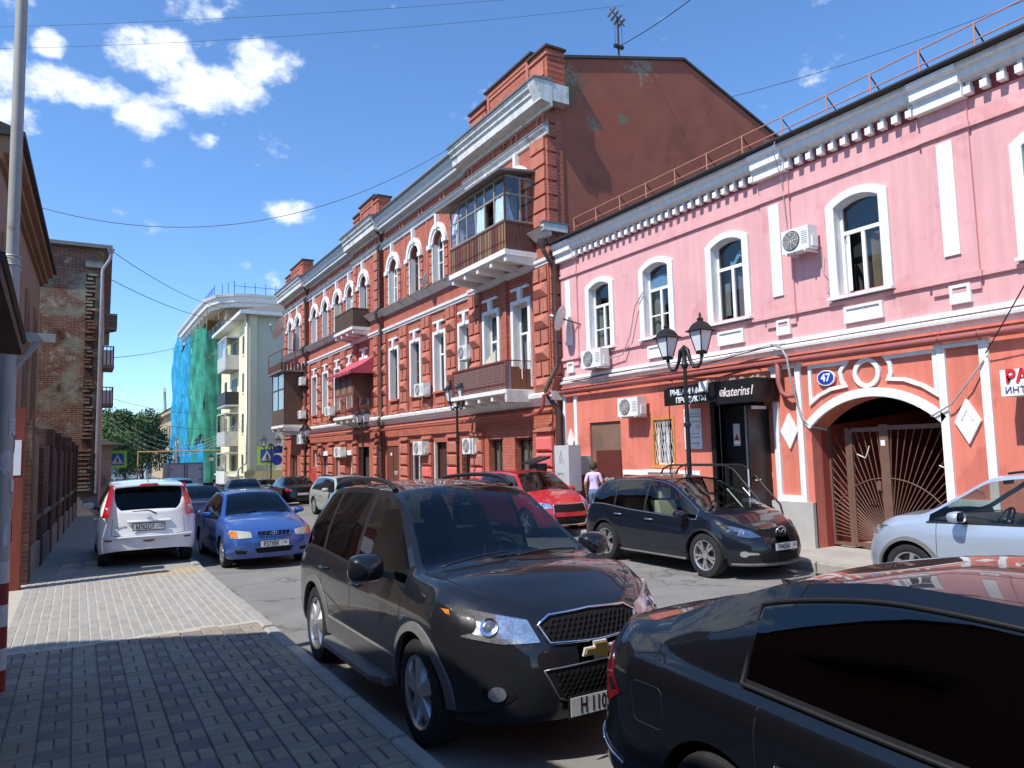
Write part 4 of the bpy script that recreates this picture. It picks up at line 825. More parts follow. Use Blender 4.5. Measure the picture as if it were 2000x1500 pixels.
# attic parapets
for (a, b, steps) in ((17.20, 22.15, ((17.15, 18.12, 13.98), (18.10, 20.98, 14.22), (20.96, 22.10, 13.90))), (31.3, 34.8, ((31.3, 31.95, 13.95), (31.93, 34.0, 14.15), (33.98, 34.8, 13.85))), (44.4, 48.7, ((44.4, 45.0, 14.08), (44.98, 47.6, 14.12), (47.58, 48.7, 13.8)))):
    for k, (p, q, zt) in enumerate(steps):
        x0 = XR-.02 if k == 1 else XR-.07
        at = MB().box(x0, XR+.55, p, q, 12.95, zt).build('attic_wall', BRICK, red)
        MB().box(x0-.07, XR+.6, p-.06, q+.06, zt, zt+.07).build('attic_cap', PIPED, at)
        MB().box(x0-.05, XR+.3, p-.03, q+.03, zt-.22, zt-.14).build('attic_moulding', RPAINT, at)
        if k == 1:
            MB().box(x0-.04, XR+.1, p+.12, p+.26, 13.0, zt-.22).build('attic_strip', RPAINT, at); MB().box(x0-.04, XR+.1, q-.26, q-.12, 13.0, zt-.22).build('attic_strip', RPAINT, at); MB().box(x0-.035, XR+.1, p+.26, q-.26, zt-.36, zt-.26).build('attic_strip', RPAINT, at)
        else: MB().box(x0-.04, XR+.1, p+.15, q-.15, 13.2, zt-.34).build('attic_panel', RPAINT, at)
# ---- pilasters with diamond and panel blocks
PYR = MB().add([(0, -.39, -.21), (0, .39, -.21), (0, .39, .21), (0, -.39, .21), (-.035, -.39, -.21), (-.035, .39, -.21), (-.035, .39, .21), (-.035, -.39, .21), (-.15, -.19, 0), (-.15, .19, 0)], [(4, 5, 9, 8), (6, 7, 8, 9), (5, 6, 9), (7, 4, 8), (0, 1, 5, 4), (1, 2, 6, 5), (2, 3, 7, 6), (3, 0, 4, 7)]).mesh('diamond_block', RPAINT)
def panelmesh(mt): return MB().box(-.06, 0, -.37, -.03, -.20, .20).box(-.06, 0, .03, .37, -.20, .20).mesh('panel_block', mt)
PAN = MB().box(-.065, 0, -.17, .17, -.20, .20).mesh('panel_block', RPAINT)
def blockmesh(mt): return MB().add([(0, -.42, -.2), (0, .42, -.2), (0, .42, .2), (0, -.42, .2), (-.05, -.42, -.2), (-.05, .42, -.2), (-.05, .42, .2), (-.05, -.42, .2), (-.10, -.35, -.15), (-.10, .35, -.15), (-.10, .35, .15), (-.10, -.35, .15)], [(8, 9, 10, 11), (4, 5, 9, 8), (5, 6, 10, 9), (6, 7, 11, 10), (7, 4, 8, 11), (0, 1, 5, 4), (1, 2, 6, 5), (2, 3, 7, 6), (3, 0, 4, 7)]).mesh('rusticated_block', mt)
BLK, BLKP = blockmesh(RPAINT), blockmesh(RPINK)
BAND = MB().box(-.075, 0, -.40, .40, -.20, .20).mesh('quoin_band', RPAINT)
def pilaster(y, w, kinds, top=True):
    x = xof(y) if y > 17.5 else XR; s = w/.86
    pl = MB().box(x-.05, x+.02, y-w/2, y+w/2, 3.77, 7.50).build('pilaster', BRICK, red)
    if '2' in kinds:
        for k in range(8):
            z = 3.98+.468*k
            if z > 7.4: break
            if k % 2 == 0:
                o = link('diamond_block', PYR, pl, (x-.045, y, z)); o.scale = (1, s, 1)
            else:
                for sg in (-1, 1): o = link('panel_block', PAN, pl, (x-.045, y+sg*.21*s, z)); o.scale = (1, s, 1)
            # joint ledge
    if 'g' in kinds:
        pg = MB().box(x-.06, x+.02, y-w/2-.02, y+w/2+.02, .05, 2.62).build('ground_pilaster', BRICK, red)
        for k in range(5):
            z = .42+.46*k; o = link('rusticated_block', BLKP if (y < 26.6 and k == 2 and y not in (18.0,)) or (y < 18.6 and k in (2, 3, 4)) or (y < 25 and k == 1) else BLK, pg, (x-.055, y, z)); o.scale = (1, s, 1)
        bxx(x, .16, y-w/2-.06, y+w/2+.06, 2.62, 2.68).build('pilaster_cap', RPAINT, red); bxx(x, .11, y-w/2-.03, y+w/2+.03, 2.68, 2.75).build('pilaster_cap', RPAINT, red)
    if '3' in kinds:
        for k in range(6):
            o = link('quoin_band', BAND, pl, (x, y, 8.92+.455*k)); o.scale = (1, s, .94)
for y, w, k in ((17.86, .84, '23g'), (22.08, .84, '23g'), (24.22, .82, '2g'), (26.48, .82, '2g'), (28.84, .82, '2g'), (31.05, .40, '2'), (31.78, .50, '23g'), (34.72, .46, '23g'), (35.05, .3, ''), (37.05, .82, '2g'), (39.2, .82, '2g'), (41.4, .82, '2g'), (43.62, .5, '2g'), (44.4, .60, '23g'), (46.65, .70, '2'), (48.85, .66, '23g')):
    pilaster(y, w, k)
bxx(XR, .10, 19.86, 20.18, 4.0, 7.5).build('pilaster', BRICK, red)
# side face of the corner pilaster
for k in range(8): MB().box(XR-.02, XR+.30, YG-.055, YG+.02, 3.80+.468*k, 4.20+.468*k).build('corner_quoin', BRICKY, red)
for k in range(9): MB().box(XR-.02, XR+.30, YG-.055, YG+.02, 8.70+.44*k, 9.08+.44*k).build('corner_quoin', BRICKY, red)
MB().box(XR-.02, XR+.30, YG-.035, YG+.02, 12.3-.05, 12.9).build('corner_strip', BRICKY, red); MB().box(XR+.301, XR+.56, YG-.03, YG+.02, 3.8, 12.6).build('corner_strip', BRICKY, red)
for (z0, z1, p_) in ((8.44, 8.66, .30), (3.5, 3.76, .2)): MB().box(XR-p_, XR+.55, YG-.16, YG, z0, z1).build('cornice_return', OLDW, red)
MB().box(XR-.34, XR+.6, YG-.18, YG, 8.66, 8.71).build('cornice_return_cap', GALV, red)
MB().prism([(XR-.60, YG-.36, 12.72), (XR-.42, YG-.36, 12.30), (XR+.6, YG-.36, 12.30), (XR+.6, YG-.36, 12.85), (XR-.64, YG-.36, 12.85)], (0, .36, 0)).build('cornice_return', OLDW, red)
# ---- windows
random.seed(4)
brick_w = mat('reveal_white_brick', (.68, .67, .64), .9, .12, 6, .5, 25, stretch=(1, 1, 4))
for y in allw:
    x = xof(y); far = y > 32
    # second floor: square head with keystone and hood
    z0, z1 = (4.42 if y > 22 else 4.0), 6.62; t = .14; m = MB()
    for sg in (-1, 1):
        a, b = sorted((y+sg*ho2, y+sg*(ho2+t))); m.box(x-.06, x+.01, a, b, z0, z1)
    m.box(x-.06, x+.01, y-ho2-t, y+ho2+t, z1, z1+.13); sr = m.build('window_surround', WHITE, red)
    MB().prism([(x-.10, y-.07, z1+.02), (x-.10, y+.07, z1+.02), (x-.10, y+.12, z1+.44), (x-.10, y-.12, z1+.44)], (.11, 0, 0)).build('keystone', WHITE, sr)
    MB().box(x-.09, x+.01, y-.50, y+.50, z1+.44, z1+.52).build('window_hood', WHITE, sr); MB().box(x-.13, x+.01, y-.30, y+.30, z1+.44, z1+.53).build('window_hood', WHITE, sr) if False else None
    MB().box(x-.05, x+.01, y-.42, y+.42, 7.18, 7.26).build('frieze_panel', RPAINT, red)
    jm = MB()
    for sg in (-1, 1): jm.quad((x, y+sg*(ho2-.002), z0), (x+.26, y+sg*(ho2-.002), z0), (x+.26, y+sg*(ho2-.002), z1), (x, y+sg*(ho2-.002), z1))
    jm.quad((x, y-ho2, z1-.002), (x+.26, y-ho2, z1-.002), (x+.26, y+ho2, z1-.002), (x, y+ho2, z1-.002)); jm.build('window_reveal', brick_w, sr)
    wood = y in (27.63, 30.0, 42.5)
    window_unit(x+.20, y-ho2+.003, y+ho2-.003, z0, z1-.003, red, WOODW if wood else PVC, 'H' if wood else 'T', random.choice([None, [(CURT_G, .05, .95, .02, .6)], [(CURT_W, .05, .5, .02, .95)], [(CURT_G, .55, .95, .02, .95)]]), None, .06)
    if y > 22: bxx(x, .12, y-.52, y+.52, z0-.07, z0).build('window_sill', RPAINT, red); bxx(x, .05, y-.40, y+.40, 3.95, 4.2).build('apron_panel', RPAINT, red); bxx(x, .09, y-.50, y+.50, 3.80, 3.9).build('apron_panel', RPAINT, red)
    # third floor: round arch with archivolt
    z0, zs, hw = 8.66, 10.23, ho3
    arch_fill(x, .26, y, hw, zs, hw, zs+hw, 14).build('window_spandrel', BRICK, red)
    m = MB()
    for (r0, r1, p_) in ((hw, hw+.12, .06), (hw+.12, hw+.30, .11)):
        A = arch_pts(y, r0, zs, r0, 16); B = arch_pts(y, r1, zs, r1, 16)
        for k in range(16):
            (a, za), (b, zb), (c_, zc), (d_, zd) = A[k], A[k+1], B[k+1], B[k]
            m.add([(x-p_, a, za), (x-p_, b, zb), (x-p_, c_, zc), (x-p_, d_, zd), (x+.01, a, za), (x+.01, b, zb), (x+.01, c_, zc), (x+.01, d_, zd)], [(0, 1, 2, 3), (0, 4, 5, 1), (2, 6, 7, 3)])
    sr = m.build('arch_surround', WHITE, red)
    for sg in (-1, 1):
        a, b = sorted((y+sg*(hw+.08), y+sg*(hw+.42))); MB().box(x-.14, x+.01, a, b, zs-.16, zs+.02).build('impost', WHITE, sr)
        a, b = sorted((y+sg*hw, y+sg*(hw+.11))); MB().box(x-.05, x+.01, a, b, z0, zs-.16).build('jamb', OLDW, sr)
        jm = MB().quad((x, y+sg*(hw-.002), z0), (x+.26, y+sg*(hw-.002), z0), (x+.26, y+sg*(hw-.002), zs), (x, y+sg*(hw-.002), zs)); jm.build('window_reveal', brick_w, sr)
        for k in range(4):
            a, b = sorted((y+sg*(hw+.12), y+sg*(hw+.40))); MB().box(x-.045, x+.01, a, b, z0+.10+.36*k, z0+.40+.36*k).build('jamb_block', RPAINT, red)
    MB().box(x-.14, x+.01, y-.075, y+.075, zs+hw+.05, 11.40).build('keystone', WHITE, sr)
    window_unit(x+.20, y-hw+.003, y+hw-.003, z0, zs+hw-.003, red, WOODW if random.random() < .6 else PVC, 'H', random.choice([None, [(CURT_G, .05, .95, .02, .55)], [(CURT_W, .05, .4, .02, .62)]]), hw-.01, .055)
    if not far or True: bxx(x, .03, y+.98, y+1.10, 8.7, 11.36).build('wall_strip', RPAINT, red)
# ground floor doors and windows
DK = mat('door_darkbrown', srgb(70, 46, 38), .6, .2, 5); GLD = mat('shop_frame_brown', srgb(96, 66, 48), .5, .15, 6)
def shopwin(y0, y1, z0, z1, fr=GLD, st='C', cur=None): return window_unit(xof((y0+y1)/2)+.16, y0+.004, y1-.004, z0+.003, z1-.003, red, fr, st, cur, None, .07)
shopwin(18.63, 19.67, .2, 2.48, GLD, 'C', [(CURT_G, .05, .95, .0, .95)]); shopwin(20.44, 21.36, .2, 2.48, GLD, 'C', [(CURT_G, .05, .95, .0, .95)])
for a, b in ((22.68, 23.63), (27.19, 28.41)):
    w = shopwin(a, b, .75, 2.48, PVC if a > 25 else GLD, 'C', [(CURT_W, .05, .95, .02, .5)])
    for k in range(6):
        u = a+.1+(b-a-.2)*k/5; MB().tube([(XB+.06, u, .78), (XB+.06, u, 2.46)], .009, 5).build('window_bar', DKMETAL, w)
    for z in (1.1, 1.5, 1.9, 2.3): MB().tube([(XB+.065, a+.03, z), (XB+.065, b-.03, z)], .007, 5).build('window_bar', DKMETAL, w)
MB().box(XB+.2, XB+.26, 24.87, 26.0, .15, 2.48).build('dark_door', DK, red); MB().box(XB+.0, XB+.1, 25.90, 26.0, .15, 2.48).build('door_frame', CURT_W, red)
bd = MB().box(XB+.04, XB+.1, 29.65, 31.05, .15, 2.42).build('brown_double_door', mat('door_redbrown', srgb(104, 62, 52), .55, .2, 3), red)
MB().box(XB+.03, XB+.045, 30.34, 30.36, .2, 2.4).build('door_gap', DKMETAL, bd); MB().box(XB+.03, XB+.04, 30.5, 30.68, 2.0, 2.12).build('door_notice', PVC, bd)
for q in range(3): MB().tube([(XB+.035, 30.2-.13*q+.06*sin(k*1.4+q), 1.25+.09*cos(k*1.7+q*2)) for k in range(6)], .010, 4).build('graffiti_scrawl', WHITE, bd)
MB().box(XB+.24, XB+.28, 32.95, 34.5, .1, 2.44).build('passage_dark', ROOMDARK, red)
for a, b in ((35.8, 36.5), (37.5, 38.6), (39.8, 40.8)):
    shopwin(a, b, .4, 2.0, PVC, 'P', [(mat('blind_grey', (.34, .38, .36), .7, .08, 4), .02, .98, .02, .98)]); bxx(XB, .08, a-.05, b+.05, 2.06, 2.3).build('shop_fascia', WHITE, red)
shopwin(42.1, 43.0, 1.45, 2.4, PVC, 'C'); bxx(XB, .03, 42.05, 43.45, .1, 1.35).build('painted_panel', mat('panel_red', srgb(176, 60, 58), .7, .1, 3), red)
shopwin(46.0, 47.8, .1, 2.15, DARKGR if False else GLD, 'C', [(CURT_G, .05, .95, .02, .9)])
bxx(XB, .02, 22.6, 31.2, .05, .5).build('plinth', STONE2, red)
# ---- downpipes, wall pipe
def pipe(pts, r, mt, name='downpipe'):
    sm = []
    for i in range(len(pts)-1):
        a, b = Vector(pts[i]), Vector(pts[i+1]); n = 3
        for k in range(n): sm.append(tuple(a.lerp(b, k/n)))
    sm.append(pts[-1]); return MB().tube(sm, r, 10).build(name, mt, red, True, 50)
for yy in (31.25, 43.85): pipe([(XB-.62, yy, 12.74), (XB-.5, yy, 12.45), (XB-.15, yy, 12.05), (XB-.15, yy, 11.7), (XB-.30, yy, 11.5), (XB-.22, yy, 11.2), (XB-.20, yy, 8.75), (XB-.42, yy, 8.5), (XB-.36, yy, 8.2), (XB-.16, yy, 7.9), (XB-.16, yy, 3.8), (XB-.34, yy, 3.55), (XB-.2, yy, 3.2), (XB-.18, yy, .4)], .07, PIPED)
MB().lathe([(.06, -.22), (.13, -.02), (.14, .08), (.12, .08)], 14, (XB-.45, 17.30, 8.08)).build('rain_hopper', PIPED, red, True, 40)
pipe([(XP-.5, 17.2, 8.0), (XB-.42, 17.30, 8.05), (XB-.45, 17.30, 7.86), (XB-.30, 17.26, 7.6), (XB-.12, 17.22, 7.4), (XB-.12, 17.22, 4.5), (XB-.30, 17.3, 4.1), (XB-.42, 17.42, 3.75), (XB-.25, 17.3, 3.4), (XB-.12, 17.22, 3.2), (XB-.12, 17.22, .4)], .065, PIPED)
pipe([(XR-.30, 17.15, 3.7), (XR-.36, 17.4, 3.62), (XR-.36, 17.45, 3.3), (XR-.36, 17.7, 3.16), (XR-.34, 18.2, 3.10), (XR-.34, 22.6, 3.10), (XB-.30, 23, 3.12), (XB-.30, 31.0, 3.12), (XR-.3, 32.6, 3.1), (XB-.3, 35.5, 3.12), (XB-.3, 44, 3.12)], .05, PIPER, 'gas_pipe')
# ---- balconies (each is a part of the house)
SLAB = mat('balcony_white', (.74, .73, .70), .85, .1, 2.5, .2, 40, col2=(.55, .52, .48), blotch=(.6, 1.6))
WOODB = [mat('slat_brown_%d' % k, c_, .75, .2, 4, stretch=(6, 6, 1)) for k, c_ in enumerate((srgb(118, 72, 58), srgb(150, 104, 70), srgb(140, 118, 96), srgb(96, 56, 48)))]
def slab(x0, y0, y1, z, th=.12, nb=4, xw=XR):
    s = MB().box(x0, xw, y0, y1, z-th, z).build('balcony', SLAB, red)
    MB().box(x0-.04, x0+.05, y0-.04, y1+.04, z-th+.02, z+.04).build('edge_moulding', SLAB, s); MB().box(x0+.05, xw, y0-.035, y0+.05, z-th+.015, z+.035).build('edge_moulding', SLAB, s)
    for k in range(nb):
        yy = y0+.08+(y1-y0-.2)*k/(nb-1); MB().prism([(x0+.02, yy-.06, z-th), (xw, yy-.06, z-th), (xw, yy-.06, z-th-.24), (x0+.35, yy-.06, z-th-.17), (x0+.02, yy-.06, z-th-.16)], (0, .12, 0)).build('bracket', SLAB, s)
    return s
# top balcony, glazed
x0, y0, y1, z = 10.66, 18.12, 21.80, 7.95
s = slab(x0, y0, y1, z, .14, 5)
random.seed(9)
for k in range(34):
    yy = y0+.05+(y1-y0-.1)*k/33; MB().box(x0+.01, x0+.03, yy-.045, yy+.042, z+.03, z+.86).build('slat', WOODB[random.choice((0, 0, 1, 1, 2, 3))], s)
for k in range(9):
    xx = x0+.10+(XR-x0-.14)*k/8; MB().box(xx-.05, xx+.05, y0+.01, y0+.03, z+.03, z+.86).build('slat', WOODB[3], s)
for a in ((x0-.01, x0+.05, y0, y1, z+.86, z+.92), (x0+.05, XR, y0, y0+.05, z+.861, z+.919)): MB().box(*a).build('handrail', WOODB[3], s)
for zz in (z+.3, ): MB().tube([(x0-.015, y0, zz), (x0-.015, y1, zz)], .008, 5).build('rail_rod', DKMETAL, s)
for k in range(22): MB().tube([(x0-.018, y0+.08+(y1-y0-.16)*k/21, z+.02), (x0-.018, y0+.08+(y1-y0-.16)*k/21, z+.86)], .007, 4).build('railing_bar', DKMETAL, s)
FRB = mat('loggia_frame', (.28, .25, .22), .7, .2, 5); LGL = glassmat('loggia_glass', (.72, .76, .78), .10, wav=.03)
zt = z+.92; ztop = z+2.30; zm_ = zt+.82; ncol = 6
post = [y0+.03+(y1-y0-.06)*k/ncol for k in range(ncol+1)]
for k, yy in enumerate(post): MB().box(x0, x0+.05, yy-.028, yy+.028, zt, ztop).build('glazing_post', WOODB[3] if k == 0 else FRB, s)
for zz in (zt+.02, zm_, ztop-.02): MB().box(x0+.004, x0+.046, y0+.05, y1-.05, zz-.025, zz+.025).build('glazing_rail', FRB, s); MB().box(x0+.05, XR, y0+.004, y0+.044, zz-.024, zz+.024).build('glazing_rail', FRB, s)
for xx in (x0+.55, XR-.04): MB().box(xx-.03, xx+.03, y0, y0+.05, zt, ztop).build('glazing_post', FRB, s)
BLUEF = mat('plastic_film_blue', (.50, .66, .88), .35, .35, 3, stretch=(6, 6, 1)); 
for k in range(ncol):
    a, b = post[k]+.03, post[k+1]-.03
    MB().quad((x0+.025, a, zm_+.03), (x0+.025, b, zm_+.03), (x0+.025, b, ztop-.04), (x0+.025, a, ztop-.04)).build('pane', LGL, s)
    if k in (0, 2): MB().grid([[(x0+.04+.015*sin(i*2.2+j), a+(b-a)*i/5, zt+.05+(zm_-zt-.08)*j/3) for i in range(6)] for j in range(4)]).build('plastic_film', BLUEF, s, True)
    elif k != 1: MB().quad((x0+.025, a, zt+.04), (x0+.025, b, zt+.04), (x0+.025, b, zm_-.03), (x0+.025, a, zm_-.03)).build('pane', LGL, s)
for (xa, xb) in ((x0+.05, x0+.53), (x0+.58, XR-.07)):
    for (za, zb) in ((zt+.04, zm_-.03), (zm_+.03, ztop-.04)): MB().quad((xa, y0+.024, za), (xb, y0+.024, za), (xb, y0+.024, zb), (xa, y0+.024, zb)).build('pane', LGL, s)
MB().poly([(x0+.07, y0+.035, zt+.04), (x0+.34, y0+.035, zt+.04), (x0+.09, y0+.035, zm_-.05)]).build('plastic_film', BLUEF, s)
MB().prism([(x0-.28, y0-.18, ztop+.03), (x0-.28, y0-.18, ztop+.10), (XR+.02, y0-.18, ztop+.25), (XR+.02, y0-.18, ztop+.19)], (0, y1-y0+.80, 0)).build('balcony_roof', GALV, s)
# lower balcony with metal lattice
x0, y0, y1, z = 10.80, 18.50, 22.10, 3.86
s = slab(x0, y0, y1, z, .10, 5); MB().box(x0-.02, XR, y0-.06, y0+.06, z-.34, z+.0).build('edge_beam', OLDW, s)
LATM = mat('lattice_maroon', srgb(118, 62, 58), .6, .15, 8)
for a in ((x0, x0+.04, y0, y1, z+.86, z+.91), (x0+.005, x0+.035, y0+.04, y1, z+.22, z+.25), (x0, x0+.04, y0, y0+.05, z, z+.86), (x0, x0+.04, y1-.04, y1, z, z+.86)): MB().box(*a).build('railing_frame', LATM, s)
bx_ = MB().tube([(x0+.02, y0+.02, z+.90), (XR, y0+.02, z+.90)], .018, 6).build('railing_frame', LATM, s)
for k in range(44): yy = y0+.08+(y1-y0-.14)*k/43; MB().box(x0+.010, x0+.018, yy-.011, yy+.011, z+.02, z+.86).build('lattice_bar', LATM, s)
for k in range(10): zz = z+.08+.085*k; MB().box(x0+.019, x0+.027, y0+.05, y1-.05, zz-.011, zz+.011).build('lattice_bar', LATM, s)
PALEB = mat('pale_board', (.55, .53, .48), .85, .12, 2)
MB().box(x0+.05, x0+.065, y0+.08, y1-.06, z+.02, z+.84).build('backing_sheet', PALEB, s)
for k in range(10):
    xx = x0+.10+(XR-x0-.14)*k/9; MB().tube([(xx, y0+.02, z), (xx, y0+.02, z+.88)], .008, 5).build('railing_bar', LATM, s)
for k, (xa, xb, mt, h_) in enumerate(((x0+.05, x0+.20, mat('board_lilac', (.45, .42, .45), .8, .1, 3), .88), (x0+.22, x0+.50, WOODB[1], .72), (x0+.51, XR-.06, WOODB[1], .66))): MB().box(xa, xb, y0+.04, y0+.06, z+.02, z+h_).build('board', mt, s)
MB().prism([(11.35, 20.1, z+.75), (11.35, 20.75, z+.75), (11.35, 20.72, z+1.15), (11.35, 20.08, z+1.42)], (.02, .0, 0)).build('board', mat('board_cream', (.60, .56, .42), .8, .1, 3), s); MB().tube([(x0+.55, y0-.02, z+.35), (x0+.52, y0-.03, z+1.95)], .014, 6).build('pole', PVC, s)
# middle upper balcony with dark boards
x0, y0, y1, z = 10.9, 32.72, 35.5, 8.0
s = slab(x0, y0, y1, z, .12, 4)
DKB = mat('slat_dark', srgb(84, 66, 54), .8, .25, 4, stretch=(6, 6, 1))
for k in range(24): yy = y0+.06+(y1-y0-.12)*k/23; MB().box(x0+.01, x0+.03, yy-.05, yy+.048, z+.02, z+.88).build('slat', DKB, s)
for k in range(8): xx = x0+.08+(XR-x0-.1)*k/7; MB().box(xx-.05, xx+.048, y0+.01, y0+.03, z+.02, z+.88).build('slat', DKB, s)
for a in ((x0-.01, x0+.04, y0, y1, z+.88, z+.93), (x0+.04, XR, y0, y0+.04, z+.881, z+.929)): MB().box(*a).build('handrail', DKB, s)
# middle lower balcony, enclosed, with red awning
x0, y0, y1, z = 10.9, 32.72, 35.6, 3.86
s = slab(x0, y0, y1, z, .12, 4)
BRW = mat('veranda_brown', srgb(112, 72, 58), .7, .2, 3, stretch=(5, 5, 1))
MB().box(x0+.02, x0+.06, y0, y1, z+.95, z+2.05).build('veranda_screen', BRW, s); MB().box(x0+.06, XR, y0+.01, y0+.05, z+.85, z+2.1).build('veranda_screen', BRW, s)
for k in range(3): MB().box(x0+.01, x0+.02, y0+.22+.9*k, y0+.82+.9*k, z+1.1, z+1.95).build('screen_panel', mat('veranda_panel', srgb(138, 104, 84), .7, .15, 3), s)
for k in range(26): yy = y0+.05+(y1-y0-.1)*k/25; MB().tube([(x0+.02, yy, z), (x0+.02, yy, z+.9)], .009, 5).build('railing_bar', LATM, s)
for k in range(8): xx = x0+.08+(XR-x0-.1)*k/7; MB().tube([(xx, y0+.02, z), (xx, y0+.02, z+.9)], .009, 5).build('railing_bar', LATM, s)
for zz in (z+.05, z+.9): MB().tube([(x0+.02, y1, zz), (x0+.02, y0+.02, zz), (XR, y0+.02, zz)], .014, 5).build('railing_rail', LATM, s)
AWN = mat('awning_red', srgb(184, 78, 92), .85, .15, 2); m = MB(); n = 16
rows = [[(XR-.05-(XR-10.55)*t, 31.95+3.6*k/n, 6.62-.72*t-.06*sin(t*pi)-.03*abs(sin(k*1.1))*t) for k in range(n+1)] for t in (0, .25, .5, .75, 1)]
rows.append([(10.53, 31.95+3.6*k/n, 5.80 if k % 2 else 5.70) for k in range(n+1)]); m.grid(rows)
m.grid([[r[0] for r in rows[:5]], [(r[0][0], r[0][1]+.01, 5.78) for r in rows[:5]]]); m.build('awning', AWN, s)
# far end enclosed loggia
x0, y0, y1, z = 10.5, 44.25, 47.3, 3.9
s = slab(x0, y0, y1, z, .14, 3); LB = mat('loggia_brown', srgb(92, 68, 54), .6, .25, 3, stretch=(5, 5, 1))
for a in ((x0, x0+.05, y0, y1, z, z+1.0), (x0+.05, XR, y0, y0+.05, z, z+3.2), (x0, x0+.06, y0, y0+.08, z+1.0, z+3.2), (x0, x0+.06, y1-.08, y1, z+1, z+3.2), (x0, x0+.05, y0+.08, y1-.08, z+2.15, z+2.25), (x0, x0+.06, (y0+y1)/2-.04, (y0+y1)/2+.04, z+1, z+3.2)): MB().box(*a).build('loggia_wall', LB, s)
for a, b in ((y0+.08, (y0+y1)/2-.04), ((y0+y1)/2+.04, y1-.08)):
    for za, zb in ((z+1.0, z+2.15), (z+2.25, z+3.2)): MB().quad((x0+.025, a, za), (x0+.025, b, za), (x0+.025, b, zb), (x0+.025, a, zb)).build('pane', LGL, s)
MB().box(x0-.25, XR, y0-.3, y1+.3, z+3.2, z+3.30).build('loggia_roof', GALV, s); 
for k in range(16): yy = y0-.25+(y1-y0+.5)*k/15; MB().box(x0-.2, x0-.17, yy-.09, yy+.08, z+3.30, z+3.75).build('slat', WOODB[3], s)
for k in range(7): xx = x0-.17+(XR-x0)*k/6; MB().box(xx-.08, xx+.07, y0-.28, y0-.25, z+3.30, z+3.75).build('slat', WOODB[3], s)
MB().tube([(XR, y0-.26, z+4.5), (x0-.18, y0-.26, z+4.5), (x0-.18, y1+.2, z+4.5)], .03, 6).build('terrace_rail', LATM, s)
for p_ in ((x0-.18, y0-.26), (x0-.18, y1+.2), (x0+.6, y0-.26)): MB().tube([(p_[0], p_[1], z+3.7), (p_[0], p_[1], z+4.5)], .025, 6).build('terrace_post', LATM, s)
# ---- things hung on this house
ac_unit('white air conditioner at the second-floor window beside the lattice balcony', XB, 22.28, 22.98, 5.28, 5.78, .3); 
ac_unit('white air conditioner under the second-floor window right of the tall lamp', XB, 26.0, 26.9, 4.30, 4.80, .3)
ac_unit('white air conditioner low on the brick house left of the dark doorway', XB, 26.2, 27.1, 2.02, 2.54, .3)
ac_unit('white air conditioner low on the brick house right of the dark doorway', XB, 21.95, 22.75, 2.02, 2.55, .3)
ac_unit('white air conditioner over the pale shop windows of the brick house', XB, 36.4, 37.5, 1.98, 2.48, .3)
ac_unit('white air conditioner by the second-floor window left of the red awning', XB, 38.2, 39.2, 4.2, 4.66, .3)
ac_unit('white air conditioner beside the brown loggia, uppermost of three', XR, 43.5, 44.5, 6.28, 6.75, .3); ac_unit('white air conditioner beside the brown loggia, middle of three', XR, 43.5, 44.5, 4.30, 4.76, .3); ac_unit('white air conditioner beside the brown loggia, lowest of three', XR, 43.5, 44.6, 2.80, 3.35, .3)
dish('big pale satellite dish at the far corner of the brick house', (XR, 46.7, 9.9), (10.75, 46.0, 9.95), .78, (-.8, .45, .42))
dish('small dark satellite dish between the arched windows of the brick house', (XB, 26.5, 8.95), (XB-.40, 25.6, 8.75), .30, (-.75, .6, .3))
an = thing('roof_antenna', 'tall television antenna on the brick house roof', 'antenna', (15.3, 18.2, 14.6), world=True)
MB().tube([(15.3, 18.2, 14.6), (15.3, 18.2, 16.55)], .035, 8).build('mast', DKMETAL, an)
MB().box(15.12, 15.50, 18.15, 18.25, 15.45, 15.55).build('crosspiece', DKMETAL, an)
for k in range(4): MB().tube([(15.06+.13*k, 18.0, 16.72-.10*k), (15.06+.13*k, 18.4, 16.60-.10*k)], .045, 6).build('element', GALV, an)
MB().tube([(15.0, 18.2, 16.75), (15.6, 18.2, 16.30)], .02, 6).build('boom', DKMETAL, an)
for dx in (-.12, .16): MB().tube([(15.3+dx, 18.2, 16.45), (15.3+dx*1.1, 18.2, 15.5)], .008, 5).build('guy_wire', DKMETAL, an)
# ------------------------------------------------------------------ left side of the street
def gzf(y): return 0.0 if y < 30 else -.045*(y-30)
STUC = mat('stucco_beige', srgb(152, 130, 112), .92, .10, .8, .4, 30, spec=.15, col2=srgb(132, 112, 96), blotch=(.58, .7))
STUC2 = mat('stucco_ochre', srgb(142, 114, 94), .92, .12, 1.2, .4, 30, spec=.15)
DARKROOF = mat('awning_dark', (.035, .030, .028), .7, .3, 3)
BRK = brickmat('old_brick', srgb(146, 92, 72), srgb(118, 70, 56), srgb(150, 138, 120), 'y', .26, .077, .013, bump=1.0, var=.35,
    stain=[(.55, .49, srgb(158, 158, 136), (1, 1, 1.4)), (2.4, .56, srgb(196, 188, 168), (1, 1, 1)), (1.2, .58, srgb(84, 60, 50), (1, 1, .8))])
BRKX = brickmat('old_brick_x', srgb(150, 96, 76), srgb(120, 72, 58), srgb(140, 126, 108), 'x', .26, .077, .013, bump=1.0, var=.35)
BRKD = brickmat('dark_brick', srgb(104, 66, 54), srgb(84, 54, 46), srgb(96, 84, 74), 'xy', .26, .077, .012, bump=.9, var=.35, stain=[(1.4, .62, srgb(140, 132, 122), (1, 1, .5))])
PLNK = mat('old_planks', srgb(104, 88, 76), .9, .3, 2.2, .4, 30, stretch=(5, 5, .6), col2=srgb(170, 160, 146), blotch=(.64, 3))
CONC = mat('concrete_old', (.27, .25, .22), .95, .2, 2, .6, 30)
